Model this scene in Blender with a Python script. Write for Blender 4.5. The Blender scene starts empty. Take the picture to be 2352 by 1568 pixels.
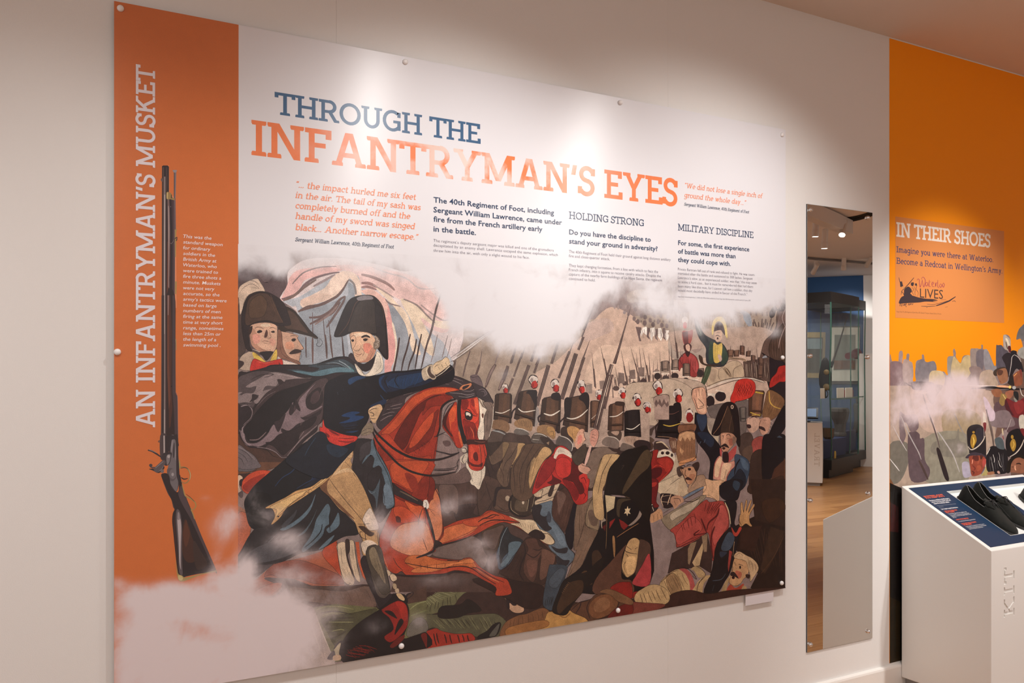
import bpy, bmesh, math, random
import numpy as np
from mathutils import Vector, Matrix
C = bpy.context.scene.collection
SC = bpy.context.scene
# ------------------------------------------------------------------ camera, world, light, exposure
FPX, EYE, DIST = 1960.0, 1.44, 2.6
YAW = math.radians(28.91)
cam = bpy.data.objects.new('camera', bpy.data.cameras.new('camera')); C.objects.link(cam)
cam.data.sensor_width = 36; cam.data.lens = 30.0; cam.data.shift_y = 74/2352
cam.data.clip_start = .05
cam.location = (0, -DIST, EYE); cam.rotation_euler = (math.pi/2, 0, -YAW)
SC.camera = cam
SC.cycles.transparent_max_bounces = 32
w = bpy.data.worlds.new('world'); SC.world = w; w.use_nodes = True
w.node_tree.nodes['Background'].inputs[0].default_value = (1.0, .925, .895, 1)
w.node_tree.nodes['Background'].inputs[1].default_value = .62
SC.view_settings.view_transform = 'Standard'; SC.view_settings.look = 'None'
SC.view_settings.exposure = 0.44; SC.view_settings.gamma = 1.0; SC.view_settings.use_curve_mapping = False
def spot(x, y, z, tx, ty, tz, power, cone=62, blend=.75, r=.035, col=(1, .965, .935)):
    l = bpy.data.lights.new('spot_lamp', 'SPOT'); l.energy = power; l.spot_size = math.radians(cone); l.spot_blend = blend
    l.shadow_soft_size = r; l.color = col
    o = bpy.data.objects.new('spot_light', l); C.objects.link(o); o.location = (x, y, z)
    o.rotation_euler = (Vector((tx, ty, tz))-Vector((x, y, z))).to_track_quat('-Z', 'Y').to_euler(); return o
# wall washers of the track that runs along the panel wall
WALL_LAMPS = [(-1.2, -1.2, 46, 1.2, 92, .02), (.04, -1.15, 22, 1.1, 80, .02), (1.28, -1.05, 46, 1.12, 106, -.08), (2.52, -1.2, 62, 1.15, 106, -.26), (3.80, -1.1, 84, 1.20, 66, .02), (5.1, -1.2, 60, 1.3, 70, .02)]
for x, y, p, tz, cn, tx in WALL_LAMPS: spot(x, y, 2.74, x+tx, 0, tz, p, cn, 1.0)
spot(4.1, -2.7, 2.85, 3.95, -.45, .35, 130, 44, .9, .05)          # picks out the front of the plinth
# lamps over the room and over the case that the mirror shows
ROOM_LAMPS = [(6.45, -3.12, 120), (7.14, -3.61, 120), (6.9, -3.25, 60), (3.2, -3.6, 90), (5.0, -5.0, 90)]
for x, y, p in ROOM_LAMPS: spot(x, y, 2.70, x+.1, y-.2, 0, p, 90, .6, .05)
al = bpy.data.lights.new('room_fill', 'AREA'); al.energy = 34; al.size = 3.0; al.size_y = 2; al.shape = 'RECTANGLE'; al.color = (1, .93, .88)
ao = bpy.data.objects.new('fill_light', al); C.objects.link(ao); ao.location = (.6, -4.6, 2.95)  # added soft fill under the ceiling, stands for no fitting
for (x, y, z, t, p) in [(9.0, -4.6, 2.6, (11.2, -6.9, 1.0), 60), (10.0, -6.6, 2.40, (10.0, -6.4, .3), 22)]:
    spot(x, y, z, *t, p, 80, .8, .06)

for k in (-1.2, .1): spot(11.15+.643*k-.60, -6.78+.766*k+.50, 2.93, 11.15+.643*k+.05, -6.78+.766*k-.04, 1.1, 60, 110, .8, .05)  # added washers, brighten the blue wall where the canopy blocks the other lamps
# ------------------------------------------------------------------ helpers
def lin(c): return tuple((v/12.92 if v <= .04045 else ((v+.055)/1.055)**2.4) for v in c)
def hx(s, k=1.0): return tuple(v*k for v in lin([int(s[i:i+2], 16)/255 for i in (0, 2, 4)]))
def mat(name, col, rough=.5, metal=0., spec=.5, bump=None, noise=None, coat=0, sheen=0):
    """bump=(scale, strength); noise=(scale, amount) varies the base colour"""
    m = bpy.data.materials.new(name); m.use_nodes = True; nt = m.node_tree; b = nt.nodes['Principled BSDF']
    c = hx(col) if isinstance(col, str) else col
    b.inputs['Base Color'].default_value = (*c, 1); b.inputs['Roughness'].default_value = rough; b.inputs['Metallic'].default_value = metal
    b.inputs['Specular IOR Level'].default_value = spec; b.inputs['Coat Weight'].default_value = coat; b.inputs['Sheen Weight'].default_value = sheen
    tc = nt.nodes.new('ShaderNodeTexCoord')
    if noise:
        n = nt.nodes.new('ShaderNodeTexNoise'); n.inputs['Scale'].default_value = noise[0]; n.inputs['Detail'].default_value = 5
        nt.links.new(tc.outputs['Object'], n.inputs['Vector'])
        r = nt.nodes.new('ShaderNodeMapRange'); r.inputs[3].default_value = 1-noise[1]; r.inputs[4].default_value = 1+noise[1]
        nt.links.new(n.outputs[0], r.inputs[0])
        mx = nt.nodes.new('ShaderNodeVectorMath'); mx.operation = 'SCALE'; mx.inputs[0].default_value = c
        nt.links.new(r.outputs[0], mx.inputs['Scale']); nt.links.new(mx.outputs[0], b.inputs['Base Color'])
    if bump:
        n = nt.nodes.new('ShaderNodeTexNoise'); n.inputs['Scale'].default_value = bump[0]; n.inputs['Detail'].default_value = 3
        nt.links.new(tc.outputs['Object'], n.inputs['Vector'])
        bp = nt.nodes.new('ShaderNodeBump'); bp.inputs['Strength'].default_value = bump[1]; bp.inputs['Distance'].default_value = .002
        nt.links.new(n.outputs[0], bp.inputs['Height']); nt.links.new(bp.outputs[0], b.inputs['Normal'])
    return m
def glass_mat(name, tint, rough=0.0, refl=.08):
    m = bpy.data.materials.new(name); m.use_nodes = True; nt = m.node_tree; nt.nodes.clear()
    o = nt.nodes.new('ShaderNodeOutputMaterial'); t = nt.nodes.new('ShaderNodeBsdfTransparent'); g = nt.nodes.new('ShaderNodeBsdfGlossy')
    t.inputs[0].default_value = (*tint, 1); g.inputs['Roughness'].default_value = rough
    x = nt.nodes.new('ShaderNodeMixShader'); x.inputs[0].default_value = refl
    nt.links.new(t.outputs[0], x.inputs[1]); nt.links.new(g.outputs[0], x.inputs[2]); nt.links.new(x.outputs[0], o.inputs[0]); return m
def emit_mat(name, col, s):
    m = bpy.data.materials.new(name); m.use_nodes = True; b = m.node_tree.nodes['Principled BSDF']
    b.inputs['Base Color'].default_value = (*col, 1); b.inputs['Emission Color'].default_value = (*col, 1); b.inputs['Emission Strength'].default_value = s; return m
def world_loc(o):
    v = Vector((0, 0, 0))
    while o is not None: v += Vector(o.location); o = o.parent
    return v
def link(name, me, m, parent=None):
    o = bpy.data.objects.new(name, me); C.objects.link(o)
    for k in (m if isinstance(m, (list, tuple)) else [m]): me.materials.append(k)
    if parent: o.parent = parent; o.matrix_parent_inverse = parent.matrix_world.inverted() if False else Matrix()
    return o
def obj(name, bm, m, parent=None, smooth=False, inv=None):
    bmesh.ops.recalc_face_normals(bm, faces=bm.faces)
    me = bpy.data.meshes.new(name); bm.to_mesh(me); bm.free()
    if parent is not None and inv is None: me.transform(Matrix.Translation(-world_loc(parent)))   # meshes are written in world coordinates, parents are unrotated
    if smooth:
        for p in me.polygons: p.use_smooth = True
    return link(name, me, m, parent)
def tag(o, label=None, cat=None, group=None, kind=None):
    if label: o['label'] = label
    if cat: o['category'] = cat
    if group: o['group'] = group
    if kind: o['kind'] = kind
    return o
def thing(name, loc, label, cat, group=None):
    o = bpy.data.objects.new(name, None); C.objects.link(o); o.location = loc; o.empty_display_size = .1
    return tag(o, label, cat, group)
def struct(name, bm, m, parent=None): return tag(obj(name, bm, m, parent), kind='structure')
def box(bm, x0, y0, z0, x1, y1, z1, bev=0):
    v = [bm.verts.new(p) for p in ((x0, y0, z0), (x1, y0, z0), (x1, y1, z0), (x0, y1, z0), (x0, y0, z1), (x1, y0, z1), (x1, y1, z1), (x0, y1, z1))]
    f = [bm.faces.new([v[i] for i in q]) for q in ((3, 2, 1, 0), (4, 5, 6, 7), (0, 1, 5, 4), (1, 2, 6, 5), (2, 3, 7, 6), (3, 0, 4, 7))]
    if bev:
        es = {e for a in f for e in a.edges}
        bmesh.ops.bevel(bm, geom=list(es), offset=bev, segments=2, affect='EDGES', profile=.5)
    return bm
def nb(): return bmesh.new()
def hexa(bm, base, top):
    """prism between two equal-length loops"""
    n = len(base); a = [bm.verts.new(p) for p in base]; b = [bm.verts.new(p) for p in top]
    bm.faces.new(a[::-1]); bm.faces.new(b)
    for i in range(n): bm.faces.new((a[i], a[(i+1) % n], b[(i+1) % n], b[i]))
    return bm
def tube(bm, pts, r, seg=8, taper=None):
    pts = [Vector(p) for p in pts]; rings = []
    for i, p in enumerate(pts):
        d = (pts[min(i+1, len(pts)-1)]-pts[max(i-1, 0)]).normalized()
        u = d.orthogonal().normalized() if not rings else (pu-d*pu.dot(d)).normalized()
        pu = u; v = d.cross(u); rr = r*(taper[i] if taper else 1)
        rings.append([bm.verts.new(p+(u*math.cos(2*math.pi*k/seg)+v*math.sin(2*math.pi*k/seg))*rr) for k in range(seg)])
    for a, b in zip(rings, rings[1:]):
        for k in range(seg): bm.faces.new((a[k], a[(k+1) % seg], b[(k+1) % seg], b[k]))
    bm.faces.new(rings[0][::-1]); bm.faces.new(rings[-1]); return bm
def lathe(bm, c, prof, axis=(0, 0, 1), seg=24):
    """prof = [(radius, height along axis)]"""
    ax = Vector(axis).normalized(); u = ax.orthogonal().normalized(); v = ax.cross(u); c = Vector(c); rings = []
    for r, h in prof:
        rings.append([bm.verts.new(c+ax*h+(u*math.cos(2*math.pi*k/seg)+v*math.sin(2*math.pi*k/seg))*max(r, 1e-5)) for k in range(seg)])
    for a, b in zip(rings, rings[1:]):
        for k in range(seg): bm.faces.new((a[k], a[(k+1) % seg], b[(k+1) % seg], b[k]))
    bm.faces.new(rings[0][::-1]); bm.faces.new(rings[-1])
    bmesh.ops.remove_doubles(bm, verts=bm.verts, dist=1e-5); return bm
def ray(px, py):
    u = (px-1176)/FPX
    return (math.sin(YAW)+u*math.cos(YAW), math.cos(YAW)-u*math.sin(YAW), -(py-858)/FPX)
def onwall(px, py, y):
    d = ray(px, py); t = (y+DIST)/d[1]; return d[0]*t, EYE+d[2]*t
def mirp(px, py, zd):
    """room position of what the mirror shows at a picture point, at a depth along the view"""
    d = ray(px, py); return Vector((d[0]*zd, DIST-d[1]*zd, EYE+d[2]*zd))

# ------------------------------------------------------------------ materials
M = {}
M['wall'] = mat('wall_paint', (.79, .775, .755), .62, bump=(420, .22), spec=.25)
M['ceil'] = mat('ceiling_paint', (.74, .66, .60), .8, spec=.2, noise=(1.5, .03))
M['skirt'] = mat('skirting_gloss', (.82, .79, .75), .35, spec=.4)
M['white'] = mat('plinth_lacquer', (.80, .78, .745), .38, spec=.4, bump=(300, .05))
M['edge'] = mat('panel_edge', (.62, .55, .50), .5)
M['cap'] = mat('white_screw_cap', (.86, .84, .83), .28)
M['chrome'] = mat('chrome', (.75, .75, .75), .12, 1.0)
M['orangewall'] = mat('orange_vinyl', hx('ff9a08', 1.0), .5, spec=.3, bump=(500, .1))
M['black'] = mat('black_metal', (.012, .011, .011), .4)
M['navy'] = mat('navy_laminate', (.010, .034, .080), .42, spec=.4)
M['tray'] = mat('white_tray', (.80, .82, .80), .35)
M['mirrorback'] = mat('mirror_backing', (.05, .05, .05), .5)

# ------------------------------------------------------------------ structure
FX = [-1.95, .8085, 2.1255, 3.4205, 7.2]
bm = nb(); box(bm, -1.95, .012, 0, 7.2, .16, 2.99)
wall = struct('wall_back', bm, mat('plaster_core', (.6, .57, .54), .9))
for a, b in zip(FX, FX[1:]):
    bm = nb(); box(bm, a+.0002, 0, 0, b-.0002, .012, 2.99)
    obj('wall_board', bm, M['wall'], wall)
bm = nb(); box(bm, -3.6, -9.5, 2.99, 13.5, .16, 3.1)
struct('ceiling', bm, M['ceil'])
bm = nb()
prof = [(0, 0), (-.018, 0), (-.018, .088), (-.0155, .096), (-.010, .1), (0, .1)]
hexa(bm, [(-1.95, y, z) for y, z in prof], [(7.2, y, z) for y, z in prof])
struct('baseboard_back', bm, M['skirt'])
# floor of oak planks; the nearest 300 are separate boards, the rest one mesh
mp = bpy.data.materials.new('oak_planks'); mp.use_nodes = True; nt = mp.node_tree; b = nt.nodes['Principled BSDF']
tc = nt.nodes.new('ShaderNodeTexCoord'); mpg = nt.nodes.new('ShaderNodeMapping'); mpg.inputs['Scale'].default_value = (1.2, 22, 8)
nt.links.new(tc.outputs['Object'], mpg.inputs[0])
n = nt.nodes.new('ShaderNodeTexNoise'); n.inputs['Scale'].default_value = 2.2; n.inputs['Detail'].default_value = 6; nt.links.new(mpg.outputs[0], n.inputs[0])
oi = nt.nodes.new('ShaderNodeObjectInfo'); cr = nt.nodes.new('ShaderNodeValToRGB')
cr.color_ramp.elements[0].color = (*hx('8a5a30'), 1); cr.color_ramp.elements[1].color = (*hx('c79560'), 1)
ad = nt.nodes.new('ShaderNodeMath'); ad.operation = 'MULTIPLY_ADD'; ad.inputs[1].default_value = .45
nt.links.new(oi.outputs['Random'], ad.inputs[0]); sb = nt.nodes.new('ShaderNodeMath'); sb.operation = 'SUBTRACT'; sb.inputs[1].default_value = .2
nt.links.new(n.outputs[0], sb.inputs[0]); nt.links.new(sb.outputs[0], ad.inputs[2]); nt.links.new(ad.outputs[0], cr.inputs[0]); nt.links.new(cr.outputs[0], b.inputs['Base Color'])
b.inputs['Roughness'].default_value = .32
bm = nb(); box(bm, -3.6, -9.5, -.12, 13.5, .16, -.014)
floor = struct('floor', bm, mat('screed', (.05, .035, .025), .9))
R = random.Random(3); PL, PW = 1.8, .14
rest = nb(); plank_me = None; cnt = 0
rows = int(9.5/PW)
cells = []
for j in range(rows):
    off = R.uniform(0, PL); k = 0; x = -3.6-off
    while x < 13.5:
        x0, x1 = max(x, -3.6), min(x+PL, 13.5)
        if x1-x0 > .05: cells.append((x0, x1, -.02-(j+1)*PW))
        x += PL
def pdist(c): return abs((c[0]+c[1])/2-5.8)*.9+abs(c[2]+2.6)*1.25
cells.sort(key=pdist)
bm = nb(); box(bm, 0, 0, -.014, PL-.0015, PW-.0015, 0); bmesh.ops.recalc_face_normals(bm, faces=bm.faces)
pme = bpy.data.meshes.new('plank'); bm.to_mesh(pme); bm.free(); pme.materials.append(mp)
for (x0, x1, y) in cells:
    if x1-x0 > PL-.01 and cnt < 295:
        o = bpy.data.objects.new('plank', pme); C.objects.link(o); o.parent = floor; o.location = (x0, y, 0); cnt += 1
    else: box(rest, x0, y, -.014, x1-.0015, y+PW-.0015, 0)
tag(obj('plank_field', rest, mp, floor), kind='stuff')

# ------------------------------------------------------------------ slab-serif stroke alphabet (cap height 1)
def glyphs():
    G = {}
    def g(ch, w, *s): G[ch] = (w, s)
    V = lambda x, a=0, b=1: ('v', x, a, b)
    Dg = lambda *a: ('d',)+a
    Hh = lambda a, b, y: ('h', a, b, y)
    S = lambda x, y, w: ('s', x, y, w)
    A = lambda cx, cy, rx, ry, a, b: ('a', cx, cy, rx, ry, a, b)
    g('I', .42, V(.21), S(.21, 0, .42), S(.21, 1, .42))
    g('N', 1.06, V(.20), V(.86), Dg(.24, 1, .86, 0), S(.20, 0, .40), S(.13, 1, .26), S(.86, 1, .40))
    g('F', .78, V(.20), S(.20, 0, .42), Hh(0, .76, .94), V(.71, .72, 1), Hh(.2, .62, .52))
    g('A', 1.06, Dg(.18, 0, .50, 1), Dg(.88, 0, .56, 1), Hh(.28, .78, .33), S(.17, 0, .34), S(.89, 0, .34))
    g('T', .84, V(.42), Hh(0, .84, .94), V(.05, .76, 1), V(.79, .76, 1), S(.42, 0, .44))
    g('R', .92, V(.20), S(.20, 0, .42), Hh(0, .5, .94), Hh(.2, .5, .47), A(.48, .705, .25, .235, -90, 90), Dg(.50, .47, .80, 0), S(.84, 0, .2))
    g('Y', .98, Dg(.49, .45, .17, 1), Dg(.49, .45, .81, 1), V(.49, 0, .5), S(.49, 0, .40), S(.17, 1, .34), S(.82, 1, .34))
    g('M', 1.24, V(.20), V(1.04), Dg(.2, 1, .62, .12), Dg(1.04, 1, .62, .12), S(.2, 0, .4), S(1.04, 0, .4), S(.12, 1, .26), S(1.12, 1, .26))
    g('S', .70, A(.36, .735, .24, .215, 20, 270), A(.34, .28, .26, .23, -160, 90), V(.61, .70, .95), V(.065, .05, .30))
    g('E', .78, V(.20), Hh(0, .73, .94), Hh(0, .75, .06), Hh(.2, .60, .51), V(.68, .74, 1), V(.71, 0, .26))
    g('H', 1.02, V(.20), V(.82), Hh(.2, .82, .51), S(.2, 0, .4), S(.2, 1, .4), S(.82, 0, .4), S(.82, 1, .4))
    g('O', 1.0, A(.5, .5, .42, .44, 0, 360))
    g('U', 1.0, V(.20, .36, 1), V(.80, .36, 1), A(.5, .38, .30, .32, 180, 360), S(.19, 1, .38), S(.81, 1, .38))
    g('G', .92, A(.48, .5, .40, .44, 50, 330), V(.80, .68, .93), V(.80, .06, .46), Hh(.52, .88, .46))
    g('K', 1.0, V(.20), S(.2, 0, .4), S(.2, 1, .4), Dg(.24, .42, .74, 1), Dg(.44, .58, .82, 0), S(.78, 1, .32), S(.84, 0, .32))
    g('L', .76, V(.20), S(.2, 1, .42), Hh(0, .72, .06), V(.68, 0, .28))
    g('D', .94, V(.20), Hh(0, .48, .94), Hh(0, .48, .06), A(.46, .5, .38, .44, -90, 90))
    g('P', .82, V(.20), S(.20, 0, .44), Hh(0, .5, .94), Hh(.2, .5, .43), A(.48, .685, .25, .255, -90, 90))
    g('C', .88, A(.48, .5, .40, .44, 50, 310), V(.78, .70, .93), V(.78, .07, .28))
    g('B', .84, V(.20), Hh(0, .48, .94), Hh(0, .5, .06), Hh(.2, .5, .51), A(.47, .725, .22, .215, -90, 90), A(.49, .285, .26, .225, -90, 90))
    g('V', 1.0, Dg(.18, 1, .5, 0), Dg(.82, 1, .5, 0), S(.17, 1, .34), S(.83, 1, .34))
    g('W', 1.34, Dg(.18, 1, .42, 0), Dg(.67, 1, .42, 0), Dg(.67, 1, .92, 0), Dg(1.16, 1, .92, 0), S(.17, 1, .32), S(1.17, 1, .32))
    g("'", .30, Dg(.19, 1.0, .12, .66))
    g('\u201c', .42, Dg(.10, .74, .16, 1.0), Dg(.28, .74, .34, 1.0)); g('\u201d', .42, Dg(.16, 1.0, .10, .74), Dg(.34, 1.0, .28, .74))
    g('\u2026', .78, ('o', .12), ('o', .38), ('o', .64)); g('.', .28, ('o', .13)); g(',', .28, ('o', .13), Dg(.16, .1, .09, -.16))
    g(' ', .34); g('?', .6, A(.28, .76, .2, .2, -60, 170), V(.3, .24, .55), ('o', .3))
    X = .70
    bowl = A(.31, .35, .24, .30, 0, 360)
    sf = lambda x: S(x, 0, .26)
    tl = lambda x: S(x-.05, X, .16)
    g('a', .62, A(.27, .22, .20, .17, 0, 360), A(.28, .46, .2, .19, 0, 150), V(.48, 0, .48), S(.53, 0, .16))
    g('b', .66, V(.12, 0, 1.03), S(.07, 1.03, .16), A(.35, .35, .24, .30, 0, 360))
    g('c', .54, A(.31, .35, .24, .30, 55, 305), V(.47, .46, .62))
    g('d', .68, V(.54, 0, 1.03), S(.49, 1.03, .18), bowl, S(.59, 0, .16))
    g('e', .60, A(.31, .35, .24, .30, 0, 310), Hh(.09, .54, .36))
    g('f', .42, V(.2, 0, .82), A(.34, .84, .14, .16, 40, 180), Hh(.05, .38, .65), sf(.2))
    g('g', .64, A(.29, .38, .22, .27, 0, 360), V(.51, -.1, .68), A(.29, -.1, .22, .18, 200, 360), S(.56, X, .16))
    g('h', .70, V(.14, 0, 1.03), S(.09, 1.03, .18), A(.35, .42, .21, .23, 0, 180), V(.56, 0, .44), sf(.14), sf(.57))
    g('i', .30, V(.15, 0, X), tl(.15), sf(.15), ('p', .15, .92))
    g('j', .30, V(.16, -.1, X), A(.06, -.1, .1, .14, 270, 360), tl(.15), ('p', .15, .92))
    g('k', .64, V(.14, 0, 1.03), S(.09, 1.03, .18), Dg(.16, .30, .48, X), Dg(.28, .42, .54, 0), sf(.14), S(.56, 0, .18), S(.5, X, .18))
    g('l', .30, V(.15, 0, 1.03), S(.1, 1.03, .18), sf(.15))
    g('m', 1.02, V(.14, 0, X), tl(.14), A(.31, .42, .17, .23, 0, 180), V(.48, 0, .44), A(.66, .42, .18, .23, 0, 180), V(.84, 0, .44), sf(.14), S(.49, 0, .2), sf(.86))
    g('n', .70, V(.14, 0, X), tl(.14), A(.35, .42, .21, .23, 0, 180), V(.56, 0, .44), sf(.14), sf(.57))
    g('o', .62, bowl)
    g('p', .68, V(.13, -.3, X), tl(.13), S(.13, -.3, .26), A(.36, .35, .24, .30, 0, 360))
    g('q', .68, V(.54, -.3, X), bowl, S(.54, -.3, .26))
    g('r', .48, V(.14, 0, X), tl(.14), A(.34, .40, .20, .25, 50, 180), sf(.16), V(.44, .50, .62))
    g('s', .50, A(.25, .51, .17, .14, 20, 270), A(.24, .19, .18, .14, -160, 90))
    g('t', .44, V(.18, .16, .92), Hh(.03, .38, .65), A(.30, .16, .12, .12, 180, 320))
    g('u', .68, V(.14, .25, X), A(.33, .26, .19, .21, 180, 360), V(.52, 0, X), tl(.13), tl(.5), S(.58, 0, .16))
    g('v', .60, Dg(.12, X, .30, 0), Dg(.48, X, .30, 0), S(.11, X, .22), S(.49, X, .22))
    g('w', .92, Dg(.12, X, .29, 0), Dg(.46, X, .29, 0), Dg(.46, X, .63, 0), Dg(.80, X, .63, 0), S(.11, X, .22), S(.81, X, .22))
    g('x', .60, Dg(.12, 0, .48, X), Dg(.12, X, .48, 0), S(.12, X, .2), S(.48, X, .2), S(.12, 0, .2), S(.48, 0, .2))
    g('y', .60, Dg(.12, X, .32, .02), Dg(.48, X, .22, -.28), S(.11, X, .22), S(.49, X, .22), Hh(.06, .24, -.24))
    g('z', .54, Hh(.06, .48, .65), Hh(.06, .48, .05), Dg(.44, X, .1, 0))
    g('4', .68, V(.48), Dg(.46, 1, .06, .28), Hh(.04, .64, .27)); g('0', .68, A(.34, .5, .24, .44, 0, 360))
    return G
GL = glyphs()
def glyph_polys(ch, W):
    w, st = GL.get(ch, GL[' ']); hw = W/2; t = W*.40; out = []
    R4 = lambda x0, y0, x1, y1: out.append([(x0, y0), (x1, y0), (x1, y1), (x0, y1)])
    for s in st:
        k = s[0]
        if k == 'v': R4(s[1]-hw, s[2], s[1]+hw, s[3])
        elif k == 'h':
            y = min(max(s[3], t) if s[3] >= 0 else s[3], 1-t) if s[3] > .9 or 0 <= s[3] < .1 else s[3]
            R4(s[1], y-t, s[2], y+t)
        elif k == 's':
            x, y, ww = s[1:]; h = W*.72; r = h*.35
            y0, y1 = (y, y+h) if y <= 0 else (y-h, y)
            if y <= 0: out.append([(x-ww/2, y0), (x+ww/2, y0), (x+ww/2, y1-r), (x+ww/2-r*.6, y1), (x-ww/2+r*.6, y1), (x-ww/2, y1-r)])
            else: out.append([(x-ww/2, y0+r), (x-ww/2+r*.6, y0), (x+ww/2-r*.6, y0), (x+ww/2, y0+r), (x+ww/2, y1), (x-ww/2, y1)])
        elif k == 'd':
            x0, y0, x1, y1 = s[1:]; L = math.hypot(x1-x0, y1-y0); h = hw*L/max(abs(y1-y0), .05)*.98
            out.append([(x0-h, y0), (x0+h, y0), (x1+h, y1), (x1-h, y1)])
        elif k == 'a':
            cx, cy, rx, ry, a, b = s[1:]; n = max(4, int(abs(b-a)/15)); P = []
            ang = [math.radians(a+(b-a)*i/n) for i in range(n+1)]
            rxo, ryo, rxi, ryi = rx+hw, ry+t*1.15, rx-hw, ry-t*1.15
            for a0, a1 in zip(ang, ang[1:]):
                out.append([(cx+rxo*math.cos(a0), cy+ryo*math.sin(a0)), (cx+rxo*math.cos(a1), cy+ryo*math.sin(a1)), (cx+rxi*math.cos(a1), cy+ryi*math.sin(a1)), (cx+rxi*math.cos(a0), cy+ryi*math.sin(a0))])
        elif k in 'op':
            x = s[1]; y = s[2] if k == 'p' else hw*1.1; r = hw*1.2
            out.append([(x+r*math.cos(i*math.pi/4), y+r*math.sin(i*math.pi/4)) for i in range(8)])
    return w, out
def slab_text(txt, W, track=.03, italic=0.0):
    """polygons in text space and the total width"""
    x = 0; P = []
    for ch in txt:
        w, ps = glyph_polys(ch.replace('\u2019', "'"), W)
        for p in ps: P.append([(x+a+italic*b, b) for a, b in p])
        x += w+track
    return P, x-track
FC = bpy.data.curves.new('type', 'FONT'); FO = bpy.data.objects.new('type', FC); C.objects.link(FO); FC.resolution_u = 2
def sans_text(txt, italic=0.0, weight=0.0):
    FC.body = txt; FC.size = 1; FC.offset = weight; FC.shear = italic
    bpy.context.view_layer.update()
    me = FO.evaluated_get(bpy.context.evaluated_depsgraph_get()).to_mesh()
    P = [[(me.vertices[i].co.x, me.vertices[i].co.y) for i in p.vertices] for p in me.polygons]
    FO.to_mesh_clear()
    if not P: return [], 1
    x0 = min(a for p in P for a, b in p); x1 = max(a for p in P for a, b in p)
    return [[((a-x0)/.72, b/.72) for a, b in p] for p in P], (x1-x0)/.72
class Ink:
    """collects flat print polygons; build() makes one mesh with a colour per face and, in the alpha, the density of the printed smoke"""
    def __init__(s): s.v = []; s.f = []; s.c = []; s.a = []
    def add(s, pts, col, dens=None):
        n = len(s.v); s.v += pts; s.f.append(tuple(range(n, n+len(pts)))); s.c.append(col); s.a.append(dens if dens is not None else 0.0)
    def build(s, name, m, parent):
        me = bpy.data.meshes.new(name); o = Vector(parent.location)
        me.from_pydata([(p[0]-o[0], p[1]-o[1], p[2]-o[2]) for p in s.v], [], s.f)
        a = me.color_attributes.new('Col', 'FLOAT_COLOR', 'CORNER')
        buf = np.zeros((len(me.loops), 4), np.float32); i = 0
        for f, c, d in zip(s.f, s.c, s.a): buf[i:i+len(f), :3] = c; buf[i:i+len(f), 3] = d; i += len(f)
        a.data.foreach_set('color', buf.ravel()); me.update()
        return link(name, me, m, parent)
class Fog:
    """density of the printed smoke over a picture, sampled on a fine grid"""
    def __init__(s, fog, fade, rect, st=4.0):
        s.x0, s.y0, x1, y1 = rect; s.st = st; X = np.arange(s.x0, x1+st, st); Y = np.arange(s.y0, y1+st, st); XX, YY = np.meshgrid(X, Y); d = np.zeros_like(XX)
        for fx, fy, rx, ry, am in fog: d += am*np.exp(-((XX-fx)/rx)**2-((YY-fy)/ry)**2)
        if fade:
            e = np.interp(XX, [p[0] for p in fade[1]], [p[1] for p in fade[1]]); d += np.clip((e+fade[0]-YY)/(2*fade[0]), 0, 1)*1.25*(XX > 546.5)
        s.D = np.clip(d, 0, 1.3); s.raw = fog; s.rect = rect
    def at(s, P):
        P = np.asarray(P); h, w_ = s.D.shape; x = np.clip((P[:, 0]-s.x0)/s.st, 0, w_-1.001); y = np.clip((P[:, 1]-s.y0)/s.st, 0, h-1.001); i, j = y.astype(int), x.astype(int); u, v = x-j, y-i
        return (s.D[i, j]*(1-u)+s.D[i, j+1]*u)*(1-v)+(s.D[i+1, j]*(1-u)+s.D[i+1, j+1]*u)*v
    def span(s, P):
        a = np.clip(((np.min(P, 0)-(s.x0, s.y0))/s.st).astype(int), 0, None); b = ((np.max(P, 0)-(s.x0, s.y0))/s.st).astype(int)+2
        q = s.D[a[1]:b[1], a[0]:b[0]]; return (float(q.max()), float(q.max()-q.min())) if q.size else (0, 0)
def lay_down(ink, P, y, col, fog, cell=11.0):
    """adds a picture polygon, cut into cells where smoke drifts over it"""
    W = lambda Q: [(lambda q: (q[0], y, q[1]))(onwall(px, py, y)) for px, py in Q]
    A = np.array(P)
    if fog is None: ink.add(W(P), col); return
    mx, va = fog.span(A)
    if mx < .012: ink.add(W(P), col); return
    if va < .05 or (np.ptp(A[:, 0]) < cell and np.ptp(A[:, 1]) < cell): ink.add(W(P), col, fog.at(A)); return
    for i in range(int(A[:, 0].min()//cell), int(A[:, 0].max()//cell)+1):
        S1 = clip(P, [(1, 0, i*cell), (-1, 0, -(i+1)*cell)])
        if len(S1) < 3: continue
        B = np.array(S1)
        for j in range(int(B[:, 1].min()//cell), int(B[:, 1].max()//cell)+1):
            Q = clip(S1, [(0, 1, j*cell), (0, -1, -(j+1)*cell)])
            if len(Q) >= 3: ink.add(W(Q), col, fog.at(Q))
def put_line(ink, y, kind, txt, xl, yb, xr, cap, col, W=.15, italic=0.0, weight=0.0):
    """a line of lettering on the wall plane y: left end and baseline, right end, cap height (metres)"""
    P, w = slab_text(txt, W, italic=italic) if kind == 'slab' else sans_text(txt, italic, weight)
    sx = (xr-xl)/w
    for i, p in enumerate(P): ink.add([(xl+a*sx, y-(i % 9)*7e-6, yb+b*cap) for a, b in p], col)   # strokes that cross lie microns apart
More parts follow.
